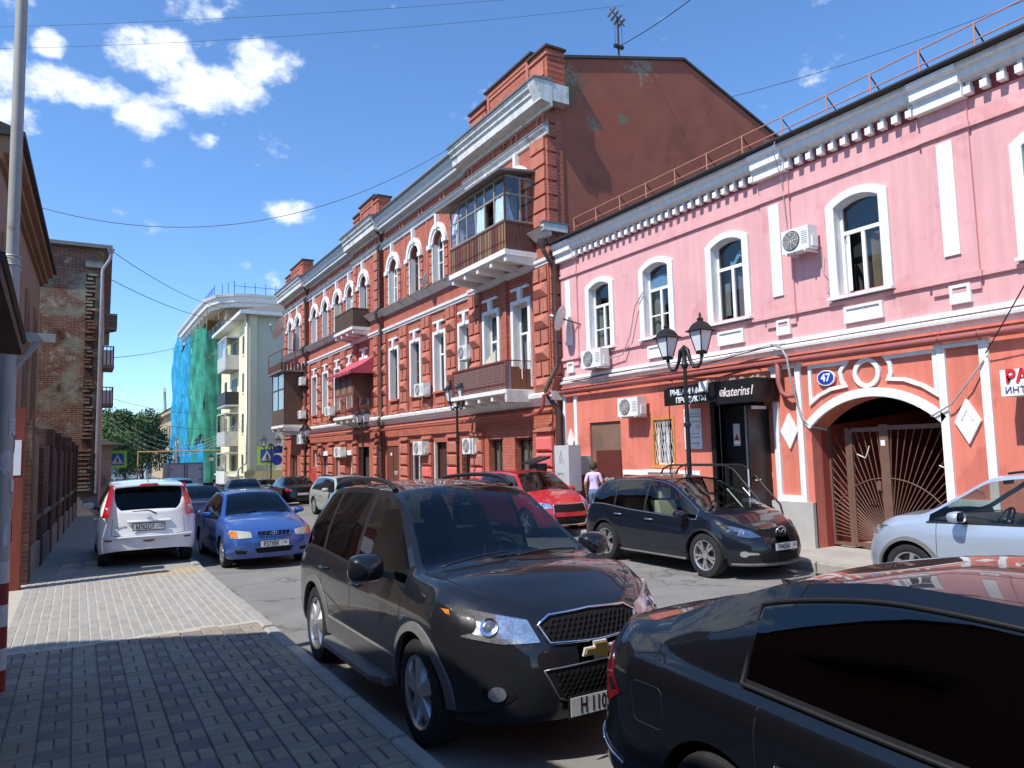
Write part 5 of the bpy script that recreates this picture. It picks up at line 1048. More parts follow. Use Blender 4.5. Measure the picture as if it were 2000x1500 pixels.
# house beside the camera (it shades the near pavement), with its awning
nh = thing('brown_house', 'low brown house beside the camera, only its dark awning shows at the left edge', 'house', (-3, 3, 0), world=True)
NHW = mat('near_house_brown', srgb(112, 84, 68), .9, .15, .8, .4, 30)
ev = [(-14, 5.2), (2.0, 5.2), (8.06, 4.0)]
MB().grid([[(-1.0, y, 0), (-1.0, y, z-.05), (-8.6, y, 10.9)] for y, z in ev]).poly([(-1.0, 8.05, 0), (-1.0, 8.05, 3.95), (-8.6, 8.05, 10.9), (-8.6, 8.05, 0)]).build('wall', NHW, nh)
MB().grid([[(-.95, y, z-.06), (-.95, y, z), (-8.6, y, 11.0), (-14, y, 6)] for y, z in ev]).build('roof', DARKROOF, nh)
for k in range(4):
    y = -12+3.2*k; MB().box(-1.02, -.97, y, y+1.2, 1.4, 3.4).build('window', mat('dark_pane', (.03, .032, .035), .15, .3, 1.5), nh)
aw = MB().add([(-.27, 4.75, 2.75), (-.29, 3.6, 2.94), (-1.02, 3.6, 3.5), (-1.02, 4.75, 3.3), (-.27, 4.75, 2.68), (-.29, 3.6, 2.86), (-1.02, 3.6, 2.9), (-1.02, 4.75, 2.72)], [(0, 1, 2, 3), (4, 7, 6, 5), (0, 4, 5, 1), (1, 5, 6, 2), (2, 6, 7, 3), (3, 7, 4, 0)]).build('awning', mat('awning_brown', srgb(92, 74, 62), .8, .25, 3), nh)
MB().tube([(-.27, 4.76, 2.76), (-.29, 3.6, 2.95)], .022, 6).build('awning_edge', DARKROOF, aw)
# courtyard behind the gap
cw = MB().box(-14, -13.7, 9, 40, 0, 3.2).build('courtyard_wall', BRKX); tag(cw, 'brick wall at the back of the yard behind the fence gap', 'wall')
# beige stucco house behind the fence
PX0, PX1, PY0, PY1 = -1.50, -1.22, 17.2, 29.5
sh = thing('beige_house', 'tall beige stucco house behind the old fence on the left', 'house', (-5, 23, 0), world=True)
dirv = Vector((PX1-PX0, PY1-PY0, 0)).normalized(); nor = Vector((dirv.y, -dirv.x, 0))
def sp(u, o, z): v = Vector((PX0, PY0, 0))+dirv*u+nor*o; return (v.x, v.y, z)
Ls = 12.2
def sbox(u0, u1, o0, o1, z0, z1): return MB().add([sp(u0, o0, z0), sp(u1, o0, z0), sp(u1, o1, z0), sp(u0, o1, z0), sp(u0, o0, z1), sp(u1, o0, z1), sp(u1, o1, z1), sp(u0, o1, z1)], [(0, 3, 2, 1), (4, 5, 6, 7), (0, 1, 5, 4), (1, 2, 6, 5), (2, 3, 7, 6), (3, 0, 4, 7)])
sbox(0, Ls, -8, 0, 0, 8.35).build('wall', STUC, sh)
for (z0, z1, o) in ((8.10, 8.22, .10), (8.22, 8.40, .22), (8.40, 8.56, .36)): sbox(-.1, Ls+.1, -8, o, z0, z1).build('cornice', STUC2, sh)
sbox(-.2, Ls+.2, -8.2, .46, 8.56, 8.66).build('roof_edge', DARKROOF, sh)
MB().add([sp(-.2, .46, 8.66), sp(Ls+.2, .46, 8.66), sp(Ls+.2, -4, 10.2), sp(-.2, -4, 10.2), sp(Ls+.2, -8.2, 8.7), sp(-.2, -8.2, 8.7)], [(0, 1, 2, 3), (3, 2, 4, 5), (0, 3, 5), (1, 4, 2)]).build('roof', DARKROOF, sh)
for k in range(4):
    u = 1.0+2.9*k; w = sbox(u, u+1.3, .0, .05, 3.2, 6.9).build('window_bay', STUC2, sh)
    sbox(u+.15, u+1.15, .04, .055, 3.7, 6.6).build('pane', mat('dark_pane', (.03, .032, .035), .15, .3, 1.5), w); sbox(u+.62, u+.68, .05, .07, 3.7, 6.6).build('window_bar', STUC2, w); sbox(u+.15, u+1.15, .05, .07, 5.5, 5.56).build('window_bar', STUC2, w)
    sbox(u-.1, u+1.4, .0, .16, 3.05, 3.2).build('window_sill', STUC2, w)
# old fence: brick piers, plank panels, concrete foot
fa, fb = Vector((-.72, 14.0, 0)), Vector((-.02, 30.9, 0)); fd = (fb-fa).normalized(); fn_ = Vector((fd.y, -fd.x, 0)); FL = (fb-fa).length
def fp(u, o, z): v = fa+fd*u+fn_*o; return (v.x, v.y, z)
def fbox(u0, u1, o0, o1, z0, z1): return MB().add([fp(u0, o0, z0), fp(u1, o0, z0), fp(u1, o1, z0), fp(u0, o1, z0), fp(u0, o0, z1), fp(u1, o0, z1), fp(u1, o1, z1), fp(u0, o1, z1)], [(0, 3, 2, 1), (4, 5, 6, 7), (0, 1, 5, 4), (1, 2, 6, 5), (2, 3, 7, 6), (3, 0, 4, 7)])
fence = thing('old_fence', 'dark old fence of brick piers and flaking planks along the left pavement', 'fence', tuple(fa), world=True)
random.seed(2); RUST = mat('rusty_red', srgb(128, 62, 46), .8, .25, 3, .3, 30)
rp = fbox(-.10, .16, -.26, .0, .1, 2.95).build('rusty_gatepost', RUST, fence); fbox(-.108, -.10, -.2, -.03, 1.9, 2.45).build('notice', PVC, rp)
nP = 8
for k in range(nP):
    u = .45+k*2.3; fbox(u, u+.42, -.32, .06, .1, 2.72+random.uniform(-.06, .1)).build('pier', BRKD, fence)
    if k < nP-1:
        zt = 2.45+random.uniform(-.1, .08); u0, u1 = u+.42, u+2.3; n = 10; pn = fbox(u0, u1, -.12, .045, .1, .62).build('fence_footing', CONC, fence)
        for i in range(n):
            a, b = u0+(u1-u0)*i/n, u0+(u1-u0)*(i+1)/n; o_ = random.uniform(-.02, .015)
            fbox(a+.006, b-.006, -.03+o_, .0+o_, .6, zt+random.uniform(-.10, .05)).build('plank', PLNK, fence)
        fbox(u0, u1, .005, .05, 1.05, 1.13).build('fence_rail', CONC if k % 2 else PLNK, fence)
# tall brick house end-on
bh = thing('old_brick_house', 'tall weathered brick house end wall with green stains at the end of the fence', 'house', (-3, 36, 0), world=True)
YB = 31.4
MB().quad((-9, YB, -.2), (.70, YB, -.2), (.70, YB, 10.1), (-9, YB, 10.1)).build('end_wall', BRK, bh)
fx = lambda y: .70+(y-YB)*.028
MB().add([(.70, YB, -2), (fx(58), 58, -2), (fx(58), 58, 10.1), (.70, YB, 10.1), (-9, 58, -2), (-9, 58, 10.1), (-9, YB, -2), (-9, YB, 10.1)], [(0, 1, 2, 3), (1, 4, 5, 2), (4, 6, 7, 5), (3, 2, 5, 7)]).build('street_wall', mat('stucco_pinkish', srgb(198, 160, 140), .9, .1, 1, .3, 30), bh)
MB().add([(-9.2, YB-.25, 10.1), (.98, YB-.25, 10.1), (fx(58)+.3, 58.2, 10.1), (-9.2, 58.2, 10.1), (-9.2, YB-.25, 10.24), (.98, YB-.25, 10.24), (fx(58)+.3, 58.2, 10.24), (-9.2, 58.2, 10.24), (-4, YB+2, 10.6), (-4, 58, 10.6)], [(0, 1, 2, 3), (0, 1, 5, 4), (1, 2, 6, 5), (5, 6, 9, 8), (4, 8, 9, 7), (4, 5, 8), (7, 9, 6)]).build('roof', GALV, bh)
toothA = MB().box(0, .28, -.16, .0, 0, .075).mesh('toothing_brick', BRK)
TDARK = mat('toothing_recess', srgb(84, 62, 52), .95, .3, 4)
MB().box(.14, .44, YB-.012, YB+.01, 2.6, 9.1).build('toothing_recess', TDARK, bh)
random.seed(8)
k = 0; z = 1.0
while z < 9.2:
    if not (6.35 < z < 6.55 or 5.1 < z < 5.45 or 2.6 < z < 2.8):
        o = link('toothing_brick', toothA, bh, (.16-(.22 if z < 2.6 else 0)+random.uniform(-.06, .06), YB-.008, z)); o.scale = (1.0+random.uniform(-.35, .2)+(.8 if z < 2.6 else 0), 1.2 if z < 2.6 else .8, 1)
    z += random.uniform(.11, .19); k += 1
MB().box(.10, .68, YB-.16, YB, 9.35, 9.6).build('cornice_stub', CONC, bh); MB().box(-.1, .7, YB-.05, YB, .1, .75).build('plinth', CONC, bh)
ZINC = mat('zinc_pipe', (.40, .42, .43), .4, .15, 6, metal=.6)
MB().tube([(.92, YB-.18, 10.05), (.90, YB-.16, 9.75), (.66, YB-.12, 9.3), (.64, YB-.12, 5.0), (.62, YB-.12, .9)], .06, 10).build('downpipe', ZINC, bh, True, 50)
MB().lathe([(.08, -.12), (.14, .06), (.12, .06)], 12, (.92, YB-.18, 10.05)).build('rain_hopper', ZINC, bh, True, 40)
for (y, z, w_, d_) in ((38, 6.2, 2.0, .45), (44, 4.9, 2.0, .5)):
    x = fx(y); q = MB().box(x-.05, x+d_, y-w_/2, y+w_/2, z, z+.12).build('balcony', CONC, bh)
    for t in range(7): MB().tube([(x+d_-.03, y-w_/2+w_*t/6, z+.1), (x+d_-.03, y-w_/2+w_*t/6, z+.95)], .02, 5).build('railing_bar', DKMETAL, q)
    for t in range(3): MB().tube([(x+d_*t/3, y-w_/2, z+.1), (x+d_*t/3, y-w_/2, z+.95)], .02, 5).build('railing_bar', DKMETAL, q)
    MB().tube([(x, y-w_/2, z+.95), (x+d_-.03, y-w_/2, z+.95), (x+d_-.03, y+w_/2, z+.95)], .03, 5).build('handrail', DKMETAL, q); MB().box(x, x+d_-.05, y-w_/2+.02, y-w_/2+.04, z+.12, z+.8).build('side_panel', METAL_W, q)
t = thing('air_conditioner', 'grey air conditioner sticking out from the left brick house', 'air conditioner', (1.0, 36, 7.8), world=True)
MB().box(.98, 1.36, 35.6, 36.4, 7.75, 8.4).build('casing', CONC, t)
for k in range(7): MB().box(1.0, 1.34, 35.585, 35.6, 7.82+.075*k, 7.85+.075*k).build('slot', DKMETAL, t)
MB().tube([(.9, 36, 7.6), (1.34, 36, 7.72)], .03, 5).build('bracket', DKMETAL, t)
# ------------------------------------------------------------------ street pole at the left edge
pole = thing('steel_pole', 'grey steel pole with peeling posters and red and white stripes at the left edge', 'pole', (-.55, 7.9, .12))
pole.scale = (.8, .8, .8)
PX = mat('pole_grey', (.36, .36, .34), .6, .12, 5, col2=(.24, .22, .20), blotch=(.6, 4))
MB().lathe([(.082, 0), (.082, 4.72), (.078, 4.76), (.062, 4.82)], 18).build('lower_shaft', PX, pole, True, 40); MB().lathe([(.062, 4.80), (.058, 12)], 16).build('upper_shaft', PX, pole, True)
WORNR = mat('stripe_red', srgb(140, 40, 36), .7, .2, 8, col2=(.4, .36, .33), blotch=(.62, 7)); WORNW = mat('stripe_white', (.55, .53, .50), .7, .15, 8, col2=(.3, .28, .26), blotch=(.6, 7))
for k in range(6): MB().lathe([(.0835, .02+.23*k), (.0835, .25+.23*k)], 18).build('stripe', WORNR if k % 2 == 0 else WORNW, pole, True)
random.seed(13)
PAPER = mat('torn_paper', (.52, .52, .54), .9, .25, 9, col2=(.30, .30, .36), blotch=(.56, 9))
for k in range(16):
    a0 = random.uniform(-2.6, .9); z = 1.45+random.uniform(0, 1.35); w_, h_ = random.uniform(.5, 1.1), random.uniform(.12, .24); r = .0845+.0006*k; n = 6
    rows = [[(r*cos(a0+w_*i/n), r*sin(a0+w_*i/n), z+h_*j+(random.uniform(-.02, .02) if j else random.uniform(-.03, .03))) for i in range(n+1)] for j in (0, .5, 1)]
    MB().grid(rows).build('paper', PAPER, pole, True)
    if k % 4 == 1:
        for q in range(3): MB().tube([((r+.002)*cos(a0+.1+w_*.8*i/4), (r+.002)*sin(a0+.1+w_*.8*i/4), z+h_*(.25+.25*q)) for i in range(5)], .005, 4).build('print_line', INK, pole)['kind'] = 'stuff'
MB().box(.0, .44, -.03, .03, 3.84, 3.94).build('bracket_arm', PX, pole); MB().tube([(.06, 0, 3.52), (.28, 0, 3.84)], .032, 6).build('bracket_arm', PX, pole)
for z in (4.80, 4.70): MB().lathe([(.09, -.01), (.095, 0), (.09, .01)], 16, (0, 0, z)).build('wire_band', ZINC, pole)
# ------------------------------------------------------------------ lamps
LAMPK = mat('lamp_black', (.016, .016, .017), .45, .25, 14, metal=.2); LAMPW = mat('lamp_pane', (.70, .73, .78), .35, .05, 9)
def lantern(p, root):
    x, y, z = p; ln = MB().frust((x, y), (.075, .075), (.085, .085), z, z+.06).build('lantern', LAMPK, root)
    for k in range(4):
        a = pi/4+k*pi/2; b = a+pi/2; r0, r1 = .115, .225; pts = [(x+r0*cos(a), y+r0*sin(a), z+.07), (x+r0*cos(b), y+r0*sin(b), z+.07), (x+r1*cos(b), y+r1*sin(b), z+.46), (x+r1*cos(a), y+r1*sin(a), z+.46)]
        MB().poly(pts).build('lantern_pane', LAMPW, ln); MB().tube([pts[0], pts[3]], .014, 5).build('lantern_bar', LAMPK, ln)
    MB().lathe([(.30, .455), (.305, .475), (.24, .50), (.20, .56), (.15, .62), (.07, .66), (.055, .68), (.07, .70), (.05, .73), (.015, .76), (.028, .79), (.0, .86)], 4, (x, y, z), 'z', pi/4).build('lantern_roof', LAMPK, ln, True, 25)
    MB().lathe([(.0, -.06), (.05, -.05), (.03, -.01), (.06, .0), (.0, .005)], 8, (x, y, z)).build('lantern_cup', LAMPK, ln, True, 30)
def lamp_post(label, loc, sc=1.0, rz=0.0):
    t = thing('street_lamp', label, 'street lamp', loc, 'twin lantern street lamps along the right pavement', rz=rz); t.scale = (sc, sc, sc)
    MB().lathe([(.17, 0), (.17, .10), (.13, .14), (.12, .5), (.14, .52), (.14, .58), (.10, .62), (.085, .95), (.105, .98), (.105, 1.06), (.065, 1.10)], 8).build('base', LAMPK, t, True, 30)
    MB().lathe([(.050, 1.08), (.045, 2.35), (.072, 2.37), (.072, 2.43), (.044, 2.46), (.038, 3.55), (.06, 3.58), (.075, 3.64), (.05, 3.70), (.045, 3.9), (.05, 4.0), (.0, 4.06)], 14).build('shaft', LAMPK, t, True, 30)
    for sg in (1, -1):
        pts = [(0, sg*.02, 3.98), (0, sg*.10, 3.92), (0, sg*.16, 3.72), (0, sg*.26, 3.56), (0, sg*.38, 3.55), (0, sg*.46, 3.64), (0, sg*.49, 3.76)]
        MB().tube(pts, [.05, .05, .036, .032, .03, .028, .03], 8).build('arm', LAMPK, t, True); lantern((0, sg*.49, 3.80), t)
    return t
lamp_post('black twin-lantern street lamp in front of the fish shop', (10.72, 11.06, .13), 1.0)
lamp_post('black twin-lantern street lamp beside the lattice balcony of the brick house', (10.9, 21.98, .12), .955)
lamp_post('black twin-lantern street lamp below the red awning', (10.9, 31.4, 0), .905)
lamp_post('black twin-lantern street lamp at the far corner of the brick house', (10.9, 41.0, -.45), .93)
lamp_post('black street lamp beside the pedestrian crossing sign', (10.9, 49.3, -.8), .93, 1.2)
lamp_post('small far street lamp in front of the blue netting', (10.9, 74, -1.9), .95)
# ------------------------------------------------------------------ signs, box, meter, railing
SGG = mat('sign_yellowgreen', (.50, .78, .08), .5, .05, 9); SGB = mat('sign_blue', (.03, .12, .48), .45, .05, 9); SGW = mat('sign_white', (.8, .8, .8), .5, .03, 9)
def crossing_sign(label, x, y, z0, zc, s=.46):
    t = thing('crossing_sign', label, 'traffic sign', (x, y, z0), 'pedestrian crossing signs', world=True)
    MB().tube([(x+.02, y+.05, z0), (x+.02, y+.05, zc+s)], .035, 8).build('post', ZINC, t); MB().box(x-s, x+s, y, y+.02, zc-s, zc+s).build('backing', SGG, t)
    MB().box(x-s*.68, x+s*.68, y-.012, y, zc-s*.68, zc+s*.68).build('panel', SGB, t); MB().prism([(x-s*.58, y-.012, zc-s*.52), (x+s*.58, y-.012, zc-s*.52), (x, y-.012, zc+s*.56)], (0, -.006, 0)).build('triangle', SGW, t)
    m = MB().lathe([(0, -.008), (s*.07, 0)], 10, (x, y-.02, zc+s*.22), 'y')
    m.tube([(x, y-.022, zc+s*.14), (x+s*.02, y-.022, zc-s*.10)], s*.06, 6); m.tube([(x+s*.02, y-.022, zc-s*.10), (x+s*.17, y-.022, zc-s*.42)], s*.045, 6); m.tube([(x+s*.02, y-.022, zc-s*.10), (x-s*.16, y-.022, zc-s*.42)], s*.045, 6); m.tube([(x, y-.022, zc+s*.10), (x+s*.15, y-.022, zc-s*.10)], s*.035, 6); m.tube([(x, y-.022, zc+s*.10), (x-s*.13, y-.022, zc-s*.08)], s*.035, 6)
    m.build('walking_figure', PLATE_KK, t)
PLATE_KK = mat('pictogram_black', (.01, .01, .01), .6, .1, 9)
crossing_sign('yellow framed pedestrian crossing sign at the far corner of the brick house', 11.0, 51.0, -.9, 2.15, .62)
crossing_sign('yellow framed pedestrian crossing sign by the low beige building on the left', 2.55, 61, -1.4, 2.15, .62)
ub = thing('utility_box', 'grey electrical cabinet with a warning triangle on the wall between the two houses', 'electrical box', (11.5, 16.35, .6), world=True)
UBM = mat('cabinet_grey', (.48, .50, .51), .5, .08, 4, col2=(.38, .39, .40), blotch=(.6, 2)); MB().box(11.22, 11.62, 16.03, 16.70, .98, 2.2).build('cabinet', UBM, ub); MB().box(11.62, 12, 16.1, 16.6, 1.4, 1.9).build('wall_bracket', UBM, ub)
for yy in (16.1, 16.6): MB().box(11.3, 11.5, yy-.04, yy+.04, .13, .98).build('leg', UBM, ub)
MB().tube([(11.215, 16.46, 1.84), (11.215, 16.28, 1.84), (11.215, 16.37, 2.06), (11.215, 16.46, 1.84)], .008, 4).build('warning_triangle', INK, ub); MB().tube([(11.214, 16.38, 2.0), (11.214, 16.35, 1.93), (11.214, 16.39, 1.92), (11.214, 16.365, 1.86)], .006, 4).build('lightning_mark', INK, ub)
lettering('ТП 2', .13, face_x(11.216, 16.38, 1.74), INK, ub, extrude=.001)
for q in range(7): MB().tube([(11.216, 16.56-.05*q+.018*sin(k*2), 1.44+.035*cos(k*1.6+q)) for k in range(5)], .006, 4).build('stencil_scrawl', INK, ub)
MB().box(11.3, 11.6, 15.6, 16.0, .13, .62).build('green_bin', mat('bin_green', (.12, .30, .08), .6, .15, 6), ub) if False else None
pm = thing('parking_meter', 'dark parking ticket machine with a slanted roof and white P', 'parking meter', (11.0, 17.2, .13), world=True)
PMD = mat('meter_dark', (.02, .022, .03), .45, .15, 9); MB().box(10.85, 11.15, 16.98, 17.38, .13, 1.72).build('body', PMD, pm); MB().prism([(10.66, 16.90, 1.70), (11.22, 16.90, 1.86), (11.22, 16.90, 1.92), (10.66, 16.90, 1.76)], (0, .56, 0)).build('roof', PMD, pm)
lettering('P', .30, Matrix.Translation((11.0, 16.978, 1.30)) @ face_y(0, 0, 0), mat('letter_skyblue', (.45, .62, .85), .5, .05, 9), pm, extrude=.002)
MB().box(10.845, 10.85, 17.05, 17.3, 1.45, 1.58).build('label', SGW, pm); MB().box(10.843, 10.85, 17.04, 17.32, .6, 1.2).build('panel', SGB, pm)
sr_ = thing('stair_railing', 'bent black pipe handrail at the shop steps', 'handrail', (11.05, 11, .13), world=True)
for xx in (11.05, 11.5):
    pts = [(xx, 12.45, .2), (xx, 12.34, 1.42), (xx, 12.2, 1.62), (xx, 11.98, 1.70), (xx, 10.40, 1.70), (xx, 10.2, 1.62), (xx, 9.50, .95), (xx, 9.3, .2)]
    MB().tube(pts, .02, 7).build('rail', LAMPK, sr_, True); MB().tube([(xx, 10.4, .15), (xx, 10.4, 1.7)], .016, 6).build('post', LAMPK, sr_); MB().tube([(xx, 11.98, .15), (xx, 11.98, 1.7)], .016, 6).build('post', LAMPK, sr_)
    MB().tube([(xx, 10.4, 1.25), (xx, 9.5, .45)], .012, 6).build('mid_rail', METAL_W, sr_)
bs = thing('street_sign', 'small blue street name and number plates on the far corner of the brick house', 'sign', (11.3, 49.3, 2), world=True)
MB().box(11.0, 11.6, 49.2, 49.22, 2.3, 2.75).build('plate', BLUE, bs); MB().lathe([(0, 0), (.34, 0), (.34, .02)], 20, (11.25, 49.18, 1.85), 'y').build('plate', BLUE, bs)
# ------------------------------------------------------------------ far street: yellow block, netted block and more
def slope_sheet(name, x0, x1, y0, y1, dz, mt):
    return struct(name, MB().grid([[(x0, y, gzf(y)+dz), (x1, y, gzf(y)+dz)] for y in (y0, 30, 240)]), mt)
YEL = mat('yellow_stucco', srgb(238, 226, 186), .9, .06, .5, .2, 20, col2=srgb(226, 212, 168), blotch=(.58, .4)); YELG = mat('grey_yellow_stucco', srgb(214, 210, 186), .9, .06, .5, .2, 20, col2=srgb(196, 194, 172), blotch=(.56, .4))
yb = thing('yellow_block', 'pale yellow four-storey apartment block with stacked balconies beyond the brick house', 'building', (12, 68, -1.4), world=True)
Y0, Y1, X0, ZT = 61.6, 75.2, 11.9, 13.6
MB().box(X0, 24, Y0, Y1, -2.5, ZT).build('wall', YEL, yb)
MB().quad((X0+.3, Y0-.01, 1.0), (24, Y0-.01, 1.0), (24, Y0-.01, ZT), (X0+.3, Y0-.01, ZT)).build('side_wall', YELG, yb)
MB().box(X0-.9, 25, Y0-.8, Y1+.2, ZT, ZT+.28).build('eave', mat('eave_grey', (.62, .63, .62), .8, .1, 2), yb); MB().add([(X0-.9, Y0-.8, ZT+.28), (25, Y0-.8, ZT+.28), (25, Y1+.2, ZT+.28), (X0-.9, Y1+.2, ZT+.28), (18, Y0+2, ZT+2.2), (18, Y1-1, ZT+2.2)], [(0, 1, 4), (1, 2, 5, 4), (2, 3, 5), (3, 0, 4, 5)]).build('roof', GALV, yb)
MB().prism([(X0-.25, Y0-.25, -2.5), (X0+.5, Y0-.25, -2.5), (X0+.5, Y0-.25, ZT), (X0-.25, Y0-.25, ZT)], (0, 1.2, 0)).build('corner_pier', YEL, yb)
MB().box(X0-.4, 22, Y0-.35, Y0-.02, -2.5, .95).build('ground_storey', mat('ochre_base', srgb(196, 176, 124), .9, .1, .6), yb); MB().tube([(X0-.3, Y0-.4, ZT), (X0-.3, Y0-.4, 1.6), (X0-.9, Y0-.4, 1.1), (X0-.9, Y0-.4, -1)], .09, 8).build('downpipe', ZINC, yb, True)
BALG = mat('balcony_grey', (.45, .46, .45), .7, .12, 3); OPN = mat('opening_dark', (.06, .06, .065), .4, .3, 1)
for k, z in enumerate((-.2, 3.2, 6.6, 9.8)):
    for (a, b) in ((66.2, 70.4),):
        q = MB().box(X0-1.1, X0, a, b, z-.15, z).build('balcony', BALG, yb); MB().box(X0-1.12, X0-1.06, a, b, z, z+1.1).build('parapet', [METAL_W, BALG, DKMETAL, BALG][k], q); MB().box(X0-1.06, X0, a, a+.05, z, z+1.1).build('parapet', [METAL_W, BALG, DKMETAL, BALG][k], q)
        if k in (0, 1, 3):
            for yy in (a, (a+b)/2, b): MB().box(X0-1.12, X0-1.05, yy-.04, yy+.04, z+1.1, z+2.6).build('glazing_post', BALG, q)
            MB().box(X0-1.12, X0, a, b, z+2.6, z+2.72).build('balcony_roof', BALG, q)
            MB().quad((X0-1.08, a, z+1.1), (X0-1.08, b, z+1.1), (X0-1.08, b, z+2.6), (X0-1.08, a, z+2.6)).build('pane', WINGLASS, q); MB().quad((X0-1.05, a+.02, z+1.1), (X0, a+.02, z+1.1), (X0, a+.02, z+2.6), (X0-1.05, a+.02, z+2.6)).build('pane', WINGLASS, q)
        MB().box(X0-.03, X0+.01, a+.8, b-.8, z+.1, z+2.4).build('balcony_door', OPN, q)
    for (a, b) in ((63.4, 64.6), (72, 73.2)): wq = MB().box(X0-.04, X0+.01, a, b, z+.9, z+2.5).build('window', OPN, yb); MB().box(X0-.07, X0+.01, a-.1, b+.1, z+.78, z+.9).build('sill', YEL, wq)
for (a, b, mt) in ((63.2, 65, SGW), (66, 69, mat('shop_yellow', (.75, .68, .25), .7, .1, 2)), (70, 72, mat('shop_orange', (.70, .22, .06), .7, .1, 2))): MB().box(X0-.5, X0, a, b, -2.2, .4).build('shop_front', mt, yb)
MB().box(X0-.9, X0, 62.6, 73, .5, .62).build('shop_canopy', YELG, yb)
# netted building
nbld = thing('netted_building', 'curved corner building wrapped in blue and green scaffold netting', 'building', (12, 90, -2.5), world=True)
RAW = mat('raw_wall', srgb(150, 132, 110), .95, .25, .6, .5, 8); MB().box(12.4, 26, 76, 101, -4, 17.2).build('wall', RAW, nbld)
for lv in range(5):
    for k in range(9): MB().box(12.36, 12.42, 76.8+2.7*k, 78.2+2.7*k, .3+3.4*lv, 2.3+3.4*lv).build('window', OPN, nbld)
cp = [(12.4-1.4*1, 76.0)]; ring = []
arc = [(24, 74.6), (14.5, 74.6), (13.0, 75.2), (12.0, 76.4), (11.3, 78.5), (11.2, 84), (11.2, 101.5)]
for (z0, z1, o) in ((16.9, 17.3, .0), (17.3, 17.8, -.35), (17.8, 18.05, -.6)):
    m = MB(); A = [(x+o*(1 if y > 76 else .3), y+o*(.0 if y > 78 else 1), z0) for x, y in arc]; B = [(x+(o-.1)*(1 if y > 76 else .3), y+(o-.1)*(0 if y > 78 else 1), z1) for x, y in arc]; m.strip(A, B); m.strip(B, [(26, 90, z1)]*len(B)); m.strip(A, [(26, 90, z0)]*len(A)); m.build('curved_cornice', WHITE, nbld)
for k in range(26): y = 75.2+k*1.0; MB().tube([(11.6 if k > 2 else 13-k*.4, y, 18.0), (11.6 if k > 2 else 13-k*.4, y, 19.5)], .035, 5).build('roof_post', SGB, nbld)
MB().tube([(11.6, 78, 19.3), (11.6, 100, 19.3)], .03, 5).build('roof_rail', SGB, nbld); MB().tube([(24, 75, 19.0), (13, 75.2, 19.0)], .03, 5).build('roof_rail', SGB, nbld)
for k in range(12): MB().tube([(13+k, 75.2, 18), (13+k, 75.2, 19.4)], .035, 5).build('roof_post', SGB, nbld)
SCF = mat('scaffold_pole', (.25, .22, .19), .7, .2, 3); PLK = mat('scaffold_plank', srgb(140, 112, 84), .9, .2, 3)
for k in range(11): MB().tube([(10.7, 76.5+2.4*k, -3), (10.7, 76.5+2.4*k, 16.5)], .05, 5).build('scaffold_pole', SCF, nbld); MB().tube([(11.8, 76.5+2.4*k, -3), (11.8, 76.5+2.4*k, 16.5)], .05, 5).build('scaffold_pole', SCF, nbld)
for lv in range(9): MB().box(10.75, 11.8, 76.2, 101, 0+1.95*lv, .06+1.95*lv).build('scaffold_deck', PLK, nbld)
def netmat(name, col, tr):
    m = D.materials.new(name); m.use_nodes = True; N = m.node_tree.nodes; L = m.node_tree.links; N.clear(); o = N.new('ShaderNodeOutputMaterial'); d = N.new('ShaderNodeBsdfDiffuse'); t_ = N.new('ShaderNodeBsdfTranslucent'); x = N.new('ShaderNodeBsdfTransparent')
    g = N.new('ShaderNodeNewGeometry'); n = N.new('ShaderNodeTexNoise'); n.inputs['Scale'].default_value = .7; n.inputs['Detail'].default_value = 8; L.new(g.outputs['Position'], n.inputs['Vector']); r = N.new('ShaderNodeValToRGB'); r.color_ramp.elements[0].position = .35; r.color_ramp.elements[1].position = .7; r.color_ramp.elements[0].color = (*[c_*.75 for c_ in col], 1); r.color_ramp.elements[1].color = (*[min(1, c_*1.25) for c_ in col], 1); L.new(n.outputs['Fac'], r.inputs[0])
    L.new(r.outputs[0], d.inputs[0]); L.new(r.outputs[0], t_.inputs[0]); a = N.new('ShaderNodeMixShader'); a.inputs[0].default_value = .4; L.new(d.outputs[0], a.inputs[1]); L.new(t_.outputs[0], a.inputs[2])
    mr = N.new('ShaderNodeMapRange'); L.new(n.outputs['Fac'], mr.inputs[0]); mr.inputs[1].default_value = .35; mr.inputs[2].default_value = .7; mr.inputs[3].default_value = tr*1.7; mr.inputs[4].default_value = tr*.5
    b = N.new('ShaderNodeMixShader'); L.new(mr.outputs[0], b.inputs[0]); L.new(a.outputs[0], b.inputs[1]); L.new(x.outputs[0], b.inputs[2]); L.new(b.outputs[0], o.inputs[0]); return m
NB, NG = netmat('net_blue', (.06, .48, .80), .14), netmat('net_green', (.10, .50, .37), .26); random.seed(6)
def net(y0, y1, z0, z1, x, mt, nm, rag=.6):
    ny, nz = max(4, int((y1-y0)/.5)), 22; ph = [random.uniform(0, 6) for _ in range(4)]; rows = []
    for j in range(nz+1):
        r = []
        for i in range(ny+1):
            y = y0+(y1-y0)*i/ny; t_ = j/nz; zt = z1+rag*sin(y*1.3+ph[0])*.5+rag*.4*sin(y*3.1+ph[1]); zb = z0+rag*sin(y*1.1+ph[2])*.6; z = zb+(zt-zb)*t_
            r.append((x+.16*sin(y*2.2+ph[3]+.5*sin(z*.5))+.10*sin(y*5+z*.4)+.12*sin(z*1.3+y), y+.15*sin(z*.9), z))
        rows.append(r)
    MB().grid(rows).build(nm, mt, nbld, True)
net(75.6, 82.5, 4.2, 15.2, 10.5, NG, 'green_net'); net(82, 86.5, 1.5, 15.4, 10.45, NG, 'green_net', 1.0); net(86, 90.6, 1.0, 15.6, 10.42, NB, 'blue_net', 1.0)
